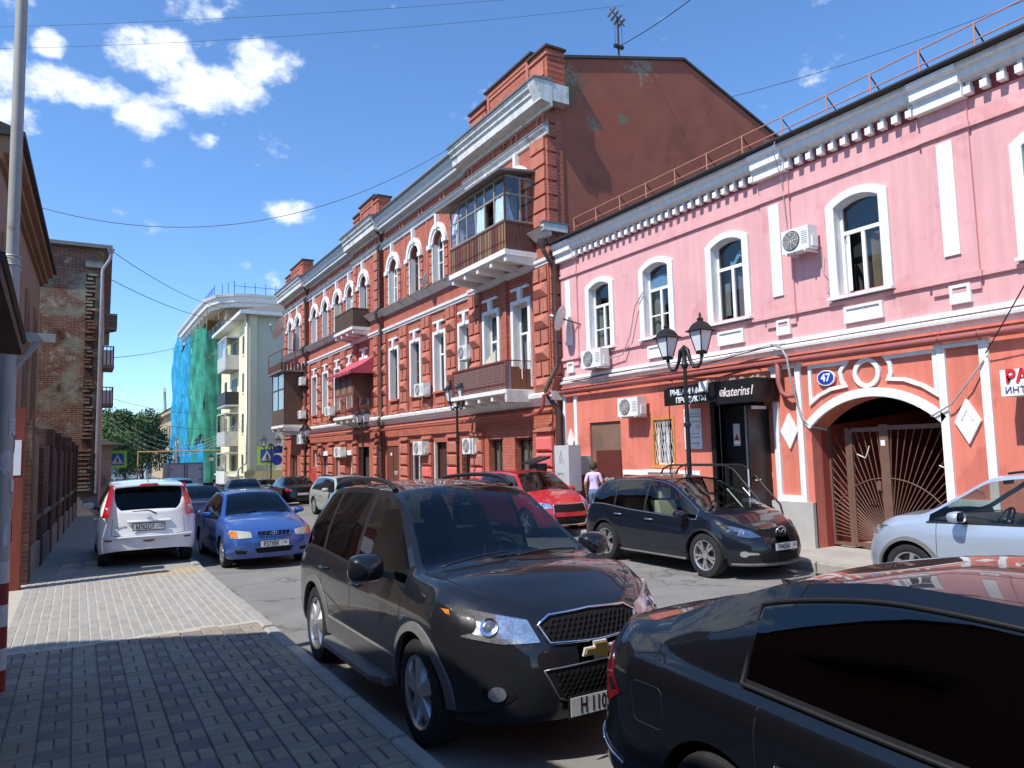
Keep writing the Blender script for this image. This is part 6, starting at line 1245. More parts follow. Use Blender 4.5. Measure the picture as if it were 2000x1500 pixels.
net(90, 95, 1.0, 14.5, 10.4, NB, 'blue_net', 1.0); net(94.6, 99, 5, 16.4, 10.3, NB, 'blue_net', .9); net(98.5, 102.5, 2.0, 16.2, 10.3, NB, 'blue_net', 1.2); net(76, 84, -2.5, 3.6, 10.5, NB, 'blue_net', .5); net(84, 89.5, -2, 3.2, 10.4, NB, 'blue_net', .8); net(100, 103.4, -2, 4.6, 10.2, NB, 'blue_net', .7)
MB().grid([[(10.45+.22*i, 75.55+.08*sin(i*1.7+j*.6), -1+.85*j) for i in range(10)] for j in range(19)]).build('green_net', NG, nbld, True)
MB().box(10.3, 10.36, 96.2, 97.8, 1.0, 3.8).build('banner', SGW, nbld); MB().box(10.0, 10.8, 76, 80, -2.6, -.6).build('hoarding', SGB, nbld)
# old house and others closing the street
ob = thing('old_ochre_house', 'shabby old two-storey house past the netted building', 'house', (12, 120, -4), world=True)
OCH_ = mat('old_ochre', srgb(176, 154, 122), .9, .25, .5, .4, 6); MB().box(11.9, 25, 104, 150, -6, 8.6).build('wall', OCH_, ob); MB().box(11.2, 25, 103.6, 150.4, 8.6, 9.2).build('cornice', OCH_, ob); MB().add([(11.0, 103.5, 9.2), (25, 103.5, 9.2), (25, 150.5, 9.2), (11.0, 150.5, 9.2), (18, 105, 12), (18, 149, 12)], [(0, 1, 4), (1, 2, 5, 4), (2, 3, 5), (3, 0, 4, 5)]).build('roof', GALV, ob)
for lv in range(3):
    for k in range(12): MB().box(11.84, 11.92, 105.4+3.7*k, 107+3.7*k, -3.4+4*lv, -1.0+4*lv).build('window', OPN, ob)
for k in range(6): MB().box(10.6, 11.9, 106+7*k, 109+7*k, 1.8, 2.0).build('balcony', CONC, ob)
fbld = thing('grey_office', 'pale grey office building closing the far end of the street', 'building', (12, 168, -6), world=True)
FG = mat('office_grey', (.46, .48, .50), .8, .06, .3); MB().box(-4, 20, 168, 185, -8, 8.5).build('wall', FG, fbld); MB().box(-4.2, 20.2, 167.8, 185, 8.5, 9.6).build('parapet', mat('office_brown', (.22, .15, .14), .8, .15, .5), fbld)
for k in range(7): MB().box(4.2+2.2*k, 5.6+2.2*k, 167.6, 169, 9.6, 10.5).build('parapet_block', FG, fbld)
for lv in range(4):
    for k in range(16): MB().box(-3.4+1.45*k, -2.3+1.45*k, 167.9, 168.02, -4+3.2*lv, -1.6+3.2*lv).build('window', mat('office_pane', (.10, .14, .18), .1, .3, .3), fbld)
MB().box(11.3, 12.1, 166.6, 167.6, -6, 11.0).build('white_shaft', SGW, fbld)
kb = thing('low_beige_building', 'low beige corner building with graffiti and wide eaves on the left', 'building', (0, 64, -1.5), world=True)
MB().box(-8, 2.15, 60.2, 75, -2.5, 3.2).build('wall', mat('kiosk_beige', srgb(206, 172, 148), .9, .08, .6), kb); MB().add([(-8.6, 59.4, 3.2), (3.1, 59.4, 3.2), (3.1, 75.8, 3.2), (-8.6, 75.8, 3.2), (-3, 62, 4.6), (-3, 73, 4.6)], [(0, 1, 4), (1, 2, 5, 4), (2, 3, 5), (3, 0, 4, 5), (0, 3, 2, 1)]).build('roof', DARKROOF, kb)
for zz in (2.2, 1.0, -.2): MB().box(-8, 2.17, 60.17, 60.2, zz, zz+.03).build('wall_joint', CONC, kb)
GRF = mat('graffiti_violet', (.20, .17, .24), .8, .2, 5); random.seed(17)
for q in range(5): MB().tube([(1.0+.2*q+.16*sin(k*1.7+q), 60.15, .55+.35*cos(k*1.2+q*1.3)) for k in range(6)], .025, 4).build('graffiti_scrawl', GRF, kb)
for q in range(6): MB().tube([(.75+.2*q+.16*sin(k*1.3+q), 60.15, -1.0+.4*cos(k*1.5+q*1.1)) for k in range(8)], .035, 4).build('graffiti_scrawl', mat('graffiti_blue', (.16, .22, .34), .8, .2, 5), kb)
# trees
LEAF = mat('foliage', (.055, .095, .028), .75, .45, .35, spec=.25, col2=(.085, .12, .035), blotch=(.55, 1.2)); BARK = mat('bark', (.07, .055, .042), .95, .3, 3)
def tree(label, x, y, z0, h, r, n, seed, name='street_tree'):
    rnd = random.Random(seed); t = thing(name, label, 'tree', (x, y, z0), 'trees at the far end of the street', world=True)
    m = MB().tube([(x, y, z0), (x+.1, y, z0+h*.25), (x-.1, y+.1, z0+h*.5)], [.22, .17, .1], 8); cl = []
    for k in range(9):
        a = rnd.uniform(0, 2*pi); rr = r*rnd.uniform(.35, .95); e = (x+rr*cos(a), y+rr*sin(a), z0+h*rnd.uniform(.45, .9)); m.tube([(x, y, z0+h*rnd.uniform(.25, .5)), ((x+e[0])/2, (y+e[1])/2, (z0+h*.4+e[2])/2+.2), e], [.09, .06, .02], 5); cl.append((e, r*rnd.uniform(.35, .6)))
    m.build('trunk', BARK, t, True); q = MB()
    for k in range(n):
        (cx, cy, cz), cr = rnd.choice(cl); u = Vector((rnd.gauss(0, 1), rnd.gauss(0, 1), rnd.gauss(0, .8))); u = u.normalized()*cr*rnd.uniform(.3, 1.05)**.6; p = Vector((cx, cy, cz))+u; s = rnd.uniform(.10, .22); a = Vector((rnd.gauss(0, 1), rnd.gauss(0, 1), rnd.gauss(0, 1))).normalized(); b = a.orthogonal().normalized()
        q.add([tuple(p+a*s), tuple(p+b*s*.6), tuple(p-a*s), tuple(p-b*s*.6)], [(0, 1, 2, 3)])
    q.build('crown', LEAF, t)['kind'] = 'stuff'
tree('dark leafy street tree beyond the low beige building', 4.7, 95, -3.0, 11.0, 3.6, 6500, 1); tree('broad dark tree behind the low beige building', 1.5, 88, -2.7, 9.5, 3.2, 4500, 2); tree('tall paler tree showing above the left rooftops', 2.3, 120, -4, 14.5, 3.4, 4000, 3); tree('dark tree hanging over the parked cars at the end of the street', 7.2, 104, -3.2, 9.0, 2.6, 3500, 4)
# crane boom and mast far away
cr = thing('crane', 'pale green crane boom rising over the far street', 'crane', (13, 140, -5), world=True); CRG = mat('crane_green', (.42, .52, .22), .6, .15, 2)
for dx, dz in ((-.25, 0), (.25, 0), (0, .4)): MB().tube([(13.6+dx, 140, -4+dz), (12.9+dx*.5, 140, 13.9+dz)], .07, 5).build('boom_chord', CRG, cr)
for k in range(22):
    t_ = k/22; a = Vector((13.6-.25, 140, -4)).lerp(Vector((12.9-.12, 140, 13.9)), t_); b = Vector((13.6+.25, 140, -4)).lerp(Vector((12.9+.12, 140, 13.9)), t_+1/22); MB().tube([tuple(a), tuple(b)], .04, 4).build('boom_lacing', CRG, cr)
MB().box(12.6, 13.1, 139.7, 140.3, 13.7, 14.4).build('boom_head', SGW, cr); MB().tube([(12.7, 139.9, 13.6), (12.4, 139.9, 3)], .03, 4).build('cable', DKMETAL, cr)
ms = thing('lattice_mast', 'thin lattice radio mast far beyond the trees', 'mast', (7.6, 220, 0), world=True)
for dx in (-.5, .5): MB().tube([(7.6+dx, 220, -8), (7.6+dx*.25, 220, 21)], .10, 4).build('mast_leg', ZINC, ms)
for k in range(14): MB().tube([(7.1+.03*k*.8, 220, -6+1.9*k), (8.1-.03*k*.8, 220, -4.4+1.9*k)], .05, 4).build('mast_brace', ZINC, ms)
pb = thing('pipe_bridge', 'ochre gas pipe bridging the street on thin posts', 'pipe', (8, 69, -1.8), world=True); PIPO = mat('pipe_ochre', srgb(176, 142, 86), .6, .1, 3)
MB().tube([(4.4, 69, -1.9), (4.4, 69, 2.72), (10.9, 69, 2.72), (10.9, 69, -1.9)], .08, 8).build('pipe', PIPO, pb)
# ------------------------------------------------------------------ overhead wires
WIRE = mat('wire_black', (.015, .015, .018), .6, .1, 9)
def wire(label, a, b, sag, r=.012, n=24, mt=None):
    a, b = Vector(a), Vector(b); o = MB().tube([tuple(a.lerp(b, k/n)-Vector((0, 0, sag*4*(k/n)*(1-k/n)))) for k in range(n+1)], r, 5).build('overhead_wire', mt or WIRE); return tag(o, label, 'wire', 'overhead wires across the street')
wire('sagging wire from the beige house roof to the brick house cornice', (-1.3, 27.5, 10.3), (11.1, 22.4, 12.8), 1.6, .011)
wire('wire from the roof antenna sagging away over the pink house', (15.3, 18.2, 15.5), (14.2, 3.0, 17.2), 1.2, .014)
wire('thin wire behind the gable roof of the brick house', (21, 26, 17.2), (34, 14, 20.5), .5, .012)
wire('upper of two wires from the left brick house to the yellow block', (.9, 31.3, 10.1), (12.5, 66, 15.0), .8, .014); wire('lower of two wires from the left brick house to the yellow block', (.9, 31.4, 9.0), (12, 62, 13.4), .7, .014)
wire('wire running level from the left brick house to the netted building', (1.2, 40, 7.0), (10.5, 80, 14.2), .3, .016); wire('long low wire crossing before the crane', (1.4, 50, 5.9), (11.9, 76, 6.6), .5, .014); wire('low wire descending to the yellow block', (1.4, 46, 4.7), (11.9, 64, 4.6), .5, .014)
wire('upper thin wire crossing in front of the clouds', (-14, 36, 17.2), (16, 19, 18.2), .5, .006); wire('lower thin wire crossing in front of the clouds', (-14, 36, 16.6), (16, 18.6, 17.4), .7, .006)
wire('wire dropping across the pink wall at the right edge', (11.9, 5.85, 3.4), (9.5, 2.2, 7.2), .1, .010)
GARL = mat('garland_pale', (.50, .50, .46), .7, .2, 3)
for k in range(4): 
    o = wire(['top', 'second', 'third', 'lowest'][k]+' strand of the festoon lights hung over the far street', (2.2, 62+.6*k, 5.6-.35*k), (12, 64+.6*k, 5.4-.2*k), 2.2+.05*k, .012, 30, GARL)
    m = MB()
    for i in range(30):
        p_ = Vector((2.2, 62+.6*k, 5.6-.35*k)).lerp(Vector((12, 64+.6*k, 5.4-.2*k)), i/30); z_ = p_.z-(2.2+.05*k)*4*(i/30)*(1-i/30); m.lathe([(0, -.08), (.03, -.05), (.02, 0)], 6, (p_.x, p_.y, z_))
    q = m.build('lamp_bulbs', GARL, o); q['kind'] = 'stuff'
wire('sagging cable between lamp posts under the blue netting', (8.6, 70, .9), (10.9, 74, 2.0), .5, .02)
# ------------------------------------------------------------------ cars
RUBBER = mat('tyre_rubber', (0.022, 0.022, 0.023), 0.85, 0.25, 9, 0.15, 90, spec=0.3, col2=(0.06, 0.055, 0.048), blotch=(0.6, 6))
BLACKTRIM = mat('black_trim', (0.012, 0.012, 0.013), 0.42, 0.2, 8, spec=0.5)
DULLBLACK = mat('dull_black', (0.010, 0.010, 0.010), 0.8, 0.2, 8, spec=0.2)
CLAD = mat('grey_cladding', (0.13, 0.13, 0.127), 0.6, 0.14, 12, 0.1, 200, col2=(0.15, 0.14, 0.125), blotch=(0.6, 4))
ALLOY = mat('alloy', (0.62, 0.62, 0.63), 0.28, 0.06, 9, metal=0.85)
DARKALLOY = mat('dull_alloy', (0.30, 0.31, 0.32), 0.35, 0.08, 9, metal=0.8)
CHROME = mat('chrome', (0.82, 0.82, 0.83), 0.08, 0.03, 9, metal=1.0)
REFLECTOR = mat('lamp_reflector', (0.80, 0.81, 0.82), 0.18, 0.45, 45, metal=0.85)
REDLAMP = mat('red_lamp', (0.42, 0.008, 0.012), 0.10, 0.35, 20, coat=1.0)
DARKRED = mat('dark_red_lamp', (0.16, 0.006, 0.010), 0.10, 0.35, 20, coat=1.0)
AMBER = mat('amber_lamp', (0.75, 0.22, 0.02), 0.12, 0.2, 20, coat=1.0)
LENS = glassmat('lamp_lens', (0.93, 0.94, 0.95), 0.04)
GLASS_D = glassmat('car_glass_dark', (0.10, 0.11, 0.11), 0.05)
GLASS_M = glassmat('car_glass', (0.42, 0.47, 0.46), 0.04)
GLASS_L = glassmat('car_glass_light', (0.66, 0.74, 0.71), 0.03)
SEAT_B = mat('seat_black', (0.02, 0.02, 0.022), 0.7, 0.2, 20)
SEAT_T = mat('seat_beige', (0.42, 0.38, 0.28), 0.6, 0.1, 20)
DASH = mat('dashboard', (0.045, 0.047, 0.05), 0.65, 0.15, 30)
PLATE_W = mat('plate_white', (0.62, 0.62, 0.60), 0.4, 0.10, 30)
PLATE_K = mat('plate_black', (0.01, 0.01, 0.01), 0.5, 0.1, 30)

class Car:
    """body surface: rails run from tail to nose; plan outline is a superellipse at both ends, nose and tail profiles are functions of height"""
    def __init__(s, P):
        s.P = P; s.L = P['L']; s.W = P['W']/2; s.zs = P['sill']; s.h = s.L/2
        s.zb = pchip(P['belt']); s.top_z = pchip([(a, b) for a, b, c in P['top']]); s.top_w = pchip([(a, c) for a, b, c in P['top']])
        s.nose = pchip(P['nose']); s.tail = pchip(P['tail'])
        s.rf, s.nf = P.get('front_round', (0.75, 2.5)); s.rr, s.nr = P.get('rear_round', (0.55, 3.0))
        s.g = pchip(P.get('side', [(0, .93), (.12, .972), (.35, .995), (.6, 1.0), (.85, .985), (1, .955)]))
        s.axf = s.h - P['fo']; s.axr = s.axf - P['wb']; s.wr = P['wr']; s.ar = P.get('arch', s.wr+0.055)
        s.crown = pchip(P.get('crown', [(-s.h, .03), (s.h, .05)]))
    def plan(s, y):
        d = s.h-y
        if d < s.rf: return max(0.0, 1-max(0.0, (s.rf-d)/s.rf)**s.nf)**(1/s.nf)
        d = s.h+y
        if d < s.rr: return max(0.0, 1-max(0.0, (s.rr-d)/s.rr)**s.nr)**(1/s.nr)
        return 1.0
    def yz(s, y0, z):
        wf = min(1, max(0, (y0-(s.h-1.0))/1.0)); wr = min(1, max(0, ((-s.h+0.8)-y0)/0.8)); wf = wf*wf*(3-2*wf); wr = wr*wr*(3-2*wr)
        return y0 - wf*s.nose(z) + wr*s.tail(z)
    def gz(s, z, zb): return s.g(min(1, max(0, (z-s.zs)/max(.05, zb-s.zs))))
    def arch_z(s, y):
        for a in (s.axf, s.axr):
            if abs(y-a) < s.ar: return s.wr*0.97 + sqrt(max(0, s.ar**2-(y-a)**2))*1.0
        return 0
    def front(s, x, z, off=0.0):
        zb = s.zb(s.h-0.2); w = s.W*s.gz(z, zb); p = min(0.9999, abs(x)/w)
        d = s.rf*(1-(1-p**s.nf)**(1/s.nf)); y0 = s.h-d
        return Vector((x, s.yz(y0, z), z)) + s.fn(x, z)*off if off else Vector((x, s.yz(y0, z), z))
    def fn(s, x, z):
        e = 0.012; a = s.front(x+e, z)-s.front(x-e, z); b = s.front(x, z+e)-s.front(x, z-e); n = a.cross(b).normalized(); return n if n.y > 0 else -n
    def rear(s, x, z, off=0.0):
        zb = s.zb(-s.h+0.2); w = s.W*s.gz(min(z, zb), zb)
        if z > zb: w = w + (s.top_w(-s.h+.3)-w)*min(1, (z-zb)/max(.1, s.top_z(-s.h+.35)-zb))*.9
        p = min(0.9999, abs(x)/w)
        d = s.rr*(1-(1-p**s.nr)**(1/s.nr)); y0 = -s.h+d
        v = Vector((x, s.yz(y0, z), z))
        if off:
            e = .012; a = s.rear(x+e, z)-s.rear(x-e, z); b = s.rear(x, z+e)-s.rear(x, z-e); n = a.cross(b).normalized(); n = n if n.y < 0 else -n; v += n*off
        return v
    def side(s, sg):
        def f(y, z, off=0.0):
            zb = s.zb(y); return Vector((sg*(s.W*s.gz(z, zb)*s.plan(y)+off), s.yz(y, z), z))
        return f
    def top(s, y, v, off=0.0):
        """point on hood / roof: v in -1..1 across"""
        z = s.top_z(y); w = s.top_w(y)*s.plan(y); cr = s.crown(y)*s.plan(y)
        zz = z+cr*(1-abs(v)**2.2)
        return Vector((w*v, s.yz(y, zz), zz+off))

def stations(c):
    P = c.P; ys = []
    for k in range(15): ys.append(c.h-c.rf*(1-sin(pi/2*k/14)**(2/c.nf)) if k else None)
    ys = []
    for k in range(13):
        th = pi/2*k/12; ys.append(c.h-c.rf*(1-(sin(th)**(2/c.nf)))); ys.append(-c.h+c.rr*(1-(sin(th)**(2/c.nr))))
    for a in (c.axf, c.axr):
        for k in range(19): ys.append(a+c.ar*cos(pi*k/18)*0.9995)
        ys += [a+c.ar*1.004, a-c.ar*1.004]
    for a, b in P['glass']: ys += [a, b]
    ys += [p[0] for p in P['top']]
    ys += list(P['ws'])+list(P['bl'])
    n = 44
    ys += [-c.h+0.3+(c.L-0.6)*k/n for k in range(n+1)]
    ys = sorted(y for y in ys if -c.h <= y <= c.h); out = [ys[0]]
    key = set(round(v, 4) for q in P['glass'] for v in q) | set(round(v, 4) for v in list(P['ws'])+list(P['bl']))
    for y in ys[1:]:
        if y-out[-1] > 0.012: out.append(y)
        elif round(y, 4) in key: out[-1] = y
    return out

def radial_patch(outline, surf, off=0.004, rings=3, skirt=0.02, mid=None):
    m = MB(); n = len(outline); cx = sum(p[0] for p in outline)/n; cz = sum(p[1] for p in outline)/n
    if mid: cx, cz = mid
    rows = []
    for r in range(1, rings+1):
        t = r/rings; rows.append([tuple(surf(cx+(p[0]-cx)*t, cz+(p[1]-cz)*t, off)) for p in outline])
    rows.append([tuple(surf(p[0], p[1], off-skirt)) for p in outline])
    m.add([tuple(surf(cx, cz, off))]+rows[0], [(0, 1+i, 1+(i+1) % n) for i in range(n)])
    for a, b in zip(rows, rows[1:]): m.strip(a, b, True)
    return m
def ribbon(pts, surf, w=0.006, off=0.0015):
    P = []
    for (a, b) in zip(pts, pts[1:]):
        d = sqrt((a[0]-b[0])**2+(a[1]-b[1])**2); k = max(1, int(d/0.05)); P += [(a[0]+(b[0]-a[0])*j/k, a[1]+(b[1]-a[1])*j/k) for j in range(k)]
    P.append(pts[-1]); A = []; B = []
    for i, p in enumerate(P):
        q = P[min(i+1, len(P)-1)]; r = P[max(i-1, 0)]; t = Vector((q[0]-r[0], q[1]-r[1])); t.normalize(); nx, nz = -t.y*w/2, t.x*w/2
        A.append(tuple(surf(p[0]+nx, p[1]+nz, off))); B.append(tuple(surf(p[0]-nx, p[1]-nz, off)))
    return MB().strip(A, B)

WHEELS = {}
def wheel_meshes(r, w, style, key):
    k = (round(r, 3), style, key)
    if k in WHEELS: return WHEELS[k]
    rim = r*0.66; o = w/2
    ty = MB().lathe([(rim, -o*.82), (rim+.02, -o*.98), (r*.86, -o), (r*.95, -o*.93), (r*.99, -o*.72), (r, -o*.3), (r, o*.3), (r*.99, o*.72), (r*.95, o*.93), (r*.86, o), (rim+.02, o*.98), (rim, o*.82)], 40, ax='x')
    # shallow tread grooves
    tyre = ty.mesh('tyre', RUBBER, True, 40)
    a = MB(); a.lathe([(rim, -o*.8), (rim*.97, -o*.7), (rim*.93, o*.5), (rim*.95, o*.86), (rim*1.03, o*.95), (rim*1.035, o*.8)], 36, ax='x')
    rimm = a.mesh('rim', DARKALLOY if style[0] == 'd' else ALLOY, True, 35)
    b = MB(); n = style[1]
    for i in range(n):
        an = 2*pi*i/n+0.3
        if style[2] == 'v':
            for sgn in (-1, 1):
                sp = MB().add([(o*.86, -.016, .05), (o*.86, .016, .05), (o*.80, .02+sgn*.045, rim*.96), (o*.80, -.02+sgn*.045, rim*.96), (o*.55, -.016, .05), (o*.55, .016, .05), (o*.55, .02+sgn*.045, rim*.96), (o*.55, -.02+sgn*.045, rim*.96)],
                              [(0, 1, 2, 3), (4, 7, 6, 5), (0, 3, 7, 4), (1, 5, 6, 2), (3, 2, 6, 7), (0, 4, 5, 1)])
                b.add([tuple(Matrix.Rotation(an, 3, 'X') @ Vector(p)) for p in sp.v], sp.f)
        else:
            ww = style[2]
            sp = MB().add([(o*.9, -ww*.7, .05), (o*.9, ww*.7, .05), (o*.84, ww, rim*.97), (o*.84, -ww, rim*.97), (o*.5, -ww*.9, .05), (o*.5, ww*.9, .05), (o*.5, ww*1.25, rim*.97), (o*.5, -ww*1.25, rim*.97)],
                          [(0, 1, 2, 3), (4, 7, 6, 5), (0, 3, 7, 4), (1, 5, 6, 2), (3, 2, 6, 7), (0, 4, 5, 1)])
            b.add([tuple(Matrix.Rotation(an, 3, 'X') @ Vector(p)) for p in sp.v], sp.f)
    b.lathe([(0.0, o*.94), (.045, o*.92), (.062, o*.88), (.075, o*.5)], 18, ax='x')
    spk = b.mesh('spokes', DARKALLOY if style[0] == 'd' else ALLOY, True, 30)
    d = MB().lathe([(0, o*.2), (rim*.92, o*.2), (rim*.92, -o*.5)], 24, ax='x').mesh('brake_disc', mat('brake_iron', (0.05, .048, .046), .6, .3, 30), True, 30)
    WHEELS[k] = (tyre, rimm, spk, d); return WHEELS[k]

def plate(c, root, cx, cz, txt, reg, surf, sgn, wide=0.52, tilt=0.0):
    p0 = surf(cx, cz, 0.02); y = p0.y; hh = 0.056
    fr = MB().box(cx-wide/2-.012, cx+wide/2+.012, min(y, y+sgn*.012), max(y, y+sgn*.012), cz-hh-.014, cz+hh+.012).build('licence_plate', BLACKTRIM, root)
    MB().box(cx-wide/2, cx+wide/2, min(y+sgn*.012, y+sgn*.016), max(y+sgn*.012, y+sgn*.016), cz-hh, cz+hh).build('plate_face', PLATE_W, fr)
    yy = y+sgn*.0165
    R = Matrix(((-sgn, 0, 0, 0), (0, 0, sgn, 0), (0, 1, 0, 0), (0, 0, 0, 1)))
    if not txt: return fr
    # viewed from outside, text runs to the viewer's right
    lettering(txt, .125, Matrix.Translation((cx+sgn*0.065, yy, cz-.004)) @ R, PLATE_K, fr, sx=0.66, extrude=.0015, bold=.002)
    if reg: lettering(reg, .085, Matrix.Translation((cx-sgn*0.20, yy, cz+.012)) @ R, PLATE_K, fr, sx=0.72, extrude=.0015, bold=.001)
    x1 = cx-sgn*.135
    MB().box(x1-.002, x1+.002, min(yy, yy+sgn*.0015), max(yy, yy+sgn*.0015), cz-hh, cz+hh).build('plate_line', PLATE_K, fr)
    return fr

def sqc(v): return math.copysign(abs(v)**.62, v)
def build_car(name, label, P, loc, rz, group=None, detail=2):
    c = Car(P); root = thing(name, label, P.get('cat', 'car'), loc, group, rz=rz)
    paint = P['paint']; ys = stations(c); glass = P['glass']
    # ---- body grid
    ts = [0, .05, .12, .22, .34, .46, .58, .70, .80, .88, .94, 1]
    gs = [0, 1/3, 2/3]                    # glass subdivisions
    vs_ = [1, .965, .93, .8, .6, .4, .2, 0]
    body = {}; rows = []
    ws0, ws1 = P['ws']; bl0, bl1 = P['bl']        # windscreen y range, backlight y range
    fr_b = P.get('sill_glass', 0.03); fr_t = P.get('top_glass', 0.045)
    for y in ys:
        pl = c.plan(y); zb = c.zb(y); z0 = max(c.zs+P.get('sill_rise', 0)*0, c.arch_z(y)); z0 = min(z0, zb-0.06)
        if y > c.h-0.5: z0 = max(z0, c.zs+P.get('chin', 0.02)*((y-(c.h-.5))/.5)**2)
        if y < -c.h+0.5: z0 = max(z0, c.zs+P.get('rear_chin', 0.08)*((-c.h+.5-y)/.5)**1.5)
        sec = []
        for t in ts:
            z = z0+t*(zb-z0); sec.append((c.W*c.gz(z, zb)*pl, c.yz(y, z), z))
        zt = c.top_z(y); wt = c.top_w(y)*pl; wb = c.W*c.gz(zb, zb)*pl
        if zt < zb+0.008: zt = zb+0.008
        hgt = zt-zb
        b = min(fr_b, hgt*.45); tt = max(hgt-min(fr_t, hgt*.45), b+0.002)
        hs = [b, b+(tt-b)/3, b+(tt-b)*2/3, tt, hgt]
        for hh in hs:
            q = hh/max(hgt, 1e-4); bow = P.get('bow', 0.035)*min(1, hgt/.4)
            x = wb+(wt-wb)*q+bow*sin(pi*q)*pl; z = zb+hh; sec.append((x, c.yz(y, z), z))
        cr = c.crown(y)*pl
        for v in vs_[1:]:
            zz = zt+cr*(1-v**2.2); sec.append((wt*v, c.yz(y, zz), zz))
        rows.append(sec)
    nt = len(ts); ng = nt+5; n = len(rows[0])
    bodym, glassd, pils, liner = MB(), {}, {1: MB(), -1: MB()}, MB()
    def put(m, a, b, d, e, sg):
        q = [(sg*p[0], p[1], p[2]) for p in (a, b, d, e)]
        m.add(q, [(0, 1, 2, 3)] if sg > 0 else [(3, 2, 1, 0)])
    for i in range(len(ys)-1):
        ym = (ys[i]+ys[i+1])/2
        for j in range(n-1):
            a, b, d, e = rows[i][j], rows[i][j+1], rows[i+1][j+1], rows[i+1][j]
            cls = 'body'; key = None
            if nt <= j < nt+3:          # glass band
                for gi, (g0, g1) in enumerate(glass):
                    if g0 <= ym <= g1: cls = 'glass'; key = ('side_window', gi)
                if cls == 'body' and glass and glass[-1][0] < ym < glass[0][1]: cls = 'pillar'
            elif j in (nt-1, nt+3) and glass and glass[-1][0]-.03 < ym < glass[0][1]+.03: cls = 'pillar' if (j == nt-1) else 'body'
            elif j >= ng+1:
                if ws0 < ym < ws1: cls = 'glass'; key = ('windscreen', 0)
                elif bl0 < ym < bl1: cls = 'glass'; key = ('rear_window', 0)
            for sg in (1, -1):
                if cls == 'body': put(bodym, a, b, d, e, sg)
                elif cls == 'pillar': put(pils[sg], a, b, d, e, sg)
                else:
                    kk = key+((sg,) if key[0] == 'side_window' else (0,)); put(glassd.setdefault(kk, MB()), a, b, d, e, sg)
    # wheel housings
    for a in (c.axf, c.axr):
        for sg in (1, -1):
            P1, P2 = [], []
            for k in range(15):
                y = a+c.ar*cos(pi*k/14)*.999; z = max(c.zs, c.arch_z(y)); x = c.W*c.gz(z, c.zb(y))*c.plan(y)
                P1.append((sg*(x-.002), c.yz(y, z), z)); P2.append((sg*(c.W-.36), y, z))
            liner.strip(P1, P2); liner.poly([(p[0], p[1], p[2]) for p in P2])
    hw = c.W-.34
    liner.box(-hw, hw, -c.h+.30, c.h-.28, c.zs+.02, c.zs+.22)
    for sg in (-1, 1): liner.box(min(sg*hw, sg*(c.W*.9)), max(sg*hw, sg*(c.W*.9)), c.axr+c.ar+.01, c.axf-c.ar-.01, c.zs+.01, c.zs+.12)
    bo = bodym.build('body', paint, root, True, 42)
    bm = bmesh.new(); bm.from_mesh(bo.data); bmesh.ops.remove_doubles(bm, verts=bm.verts, dist=0.0008); bmesh.ops.recalc_face_normals(bm, faces=bm.faces); bm.to_mesh(bo.data); bm.free(); bo.data.shade_smooth(); bo.data.set_sharp_from_angle(angle=radians(42))
    for sg in (1, -1):
        if pils[sg].f:
            po = pils[sg].build('pillar_trim', P.get('pillar_mat', BLACKTRIM), root, True, 40); bm = bmesh.new(); bm.from_mesh(po.data); bmesh.ops.remove_doubles(bm, verts=bm.verts, dist=0.0005); bmesh.ops.recalc_face_normals(bm, faces=bm.faces); bm.to_mesh(po.data); bm.free()
    liner.build('underbody', DULLBLACK, root)
    gt = P.get('glass_mats', (GLASS_M, GLASS_D, GLASS_D))
    for (nm, gi, sg), m in glassd.items():
        mt = gt[0] if nm == 'windscreen' else gt[2] if nm == 'rear_window' else (gt[1] if gi > 0 else P.get('front_glass', gt[1]))
        g = m.build(nm, mt, root, True)
        bm = bmesh.new(); bm.from_mesh(g.data); bmesh.ops.remove_doubles(bm, verts=bm.verts, dist=0.0005); bmesh.ops.recalc_face_normals(bm, faces=bm.faces); bm.to_mesh(g.data); bm.free(); g.data.shade_smooth()
    # ---- cabin
    zb0 = c.zb(0); cab = MB(); iw = c.W*.86
    ya, yb = (glass[-1][0], ws1) if glass else (-1, 1)
    cab.box(-iw, iw, ya-.05, ws1-.15, c.zs+.2, c.zs+.26)
    cab.box(-iw, -iw+.03, ya, ws1-.1, c.zs+.25, zb0-.04); cab.box(iw-.03, iw, ya, ws1-.1, c.zs+.25, zb0-.04)
    cab.box(-iw*.82, iw*.82, ya-.22, ya-.05, c.zs+.25, zb0-.03)
    cab.build('cabin_trim', DULLBLACK, root)
    if detail >= 1:
        zd = c.top_z(ws1)-.03; dm = MB()
        ycl = ws1
        dm.grid([[(-iw+.02, ycl-.12, zd-.03), (0, ycl-.04, zd-.01), (iw-.02, ycl-.12, zd-.03)], [(-iw+.02, ycl-.50, zd-.01), (0, ycl-.45, zd+.015), (iw-.02, ycl-.5, zd-.01)], [(-iw+.02, ycl-.68, zd-.08), (0, ycl-.64, zd-.05), (iw-.02, ycl-.68, zd-.08)], [(-iw+.02, ycl-.66, zd-.4), (0, ycl-.62, zd-.4), (iw-.02, ycl-.66, zd-.4)]])
        dm.build('dashboard', DASH, root, True)
        # driver on the left (local -x)
        sw = MB(); Rm = Matrix.Translation((-.37, ycl-.86, zd-.02)) @ Matrix.Rotation(radians(-62), 4, 'X')
        sw.add(*(lambda q: (q.v, q.f))(MB().tube([tuple(Rm @ Vector((.185*cos(2*pi*k/24), .185*sin(2*pi*k/24), 0))) for k in range(25)], .014, 7)))
        sw.tube([tuple(Rm @ Vector((-.18, 0, -.01))), tuple(Rm @ Vector((.18, 0, -.01)))], .018, 6); sw.tube([tuple(Rm @ Vector((0, 0, -.02))), tuple(Rm @ Vector((0, -.17, 0)))], .018, 6)
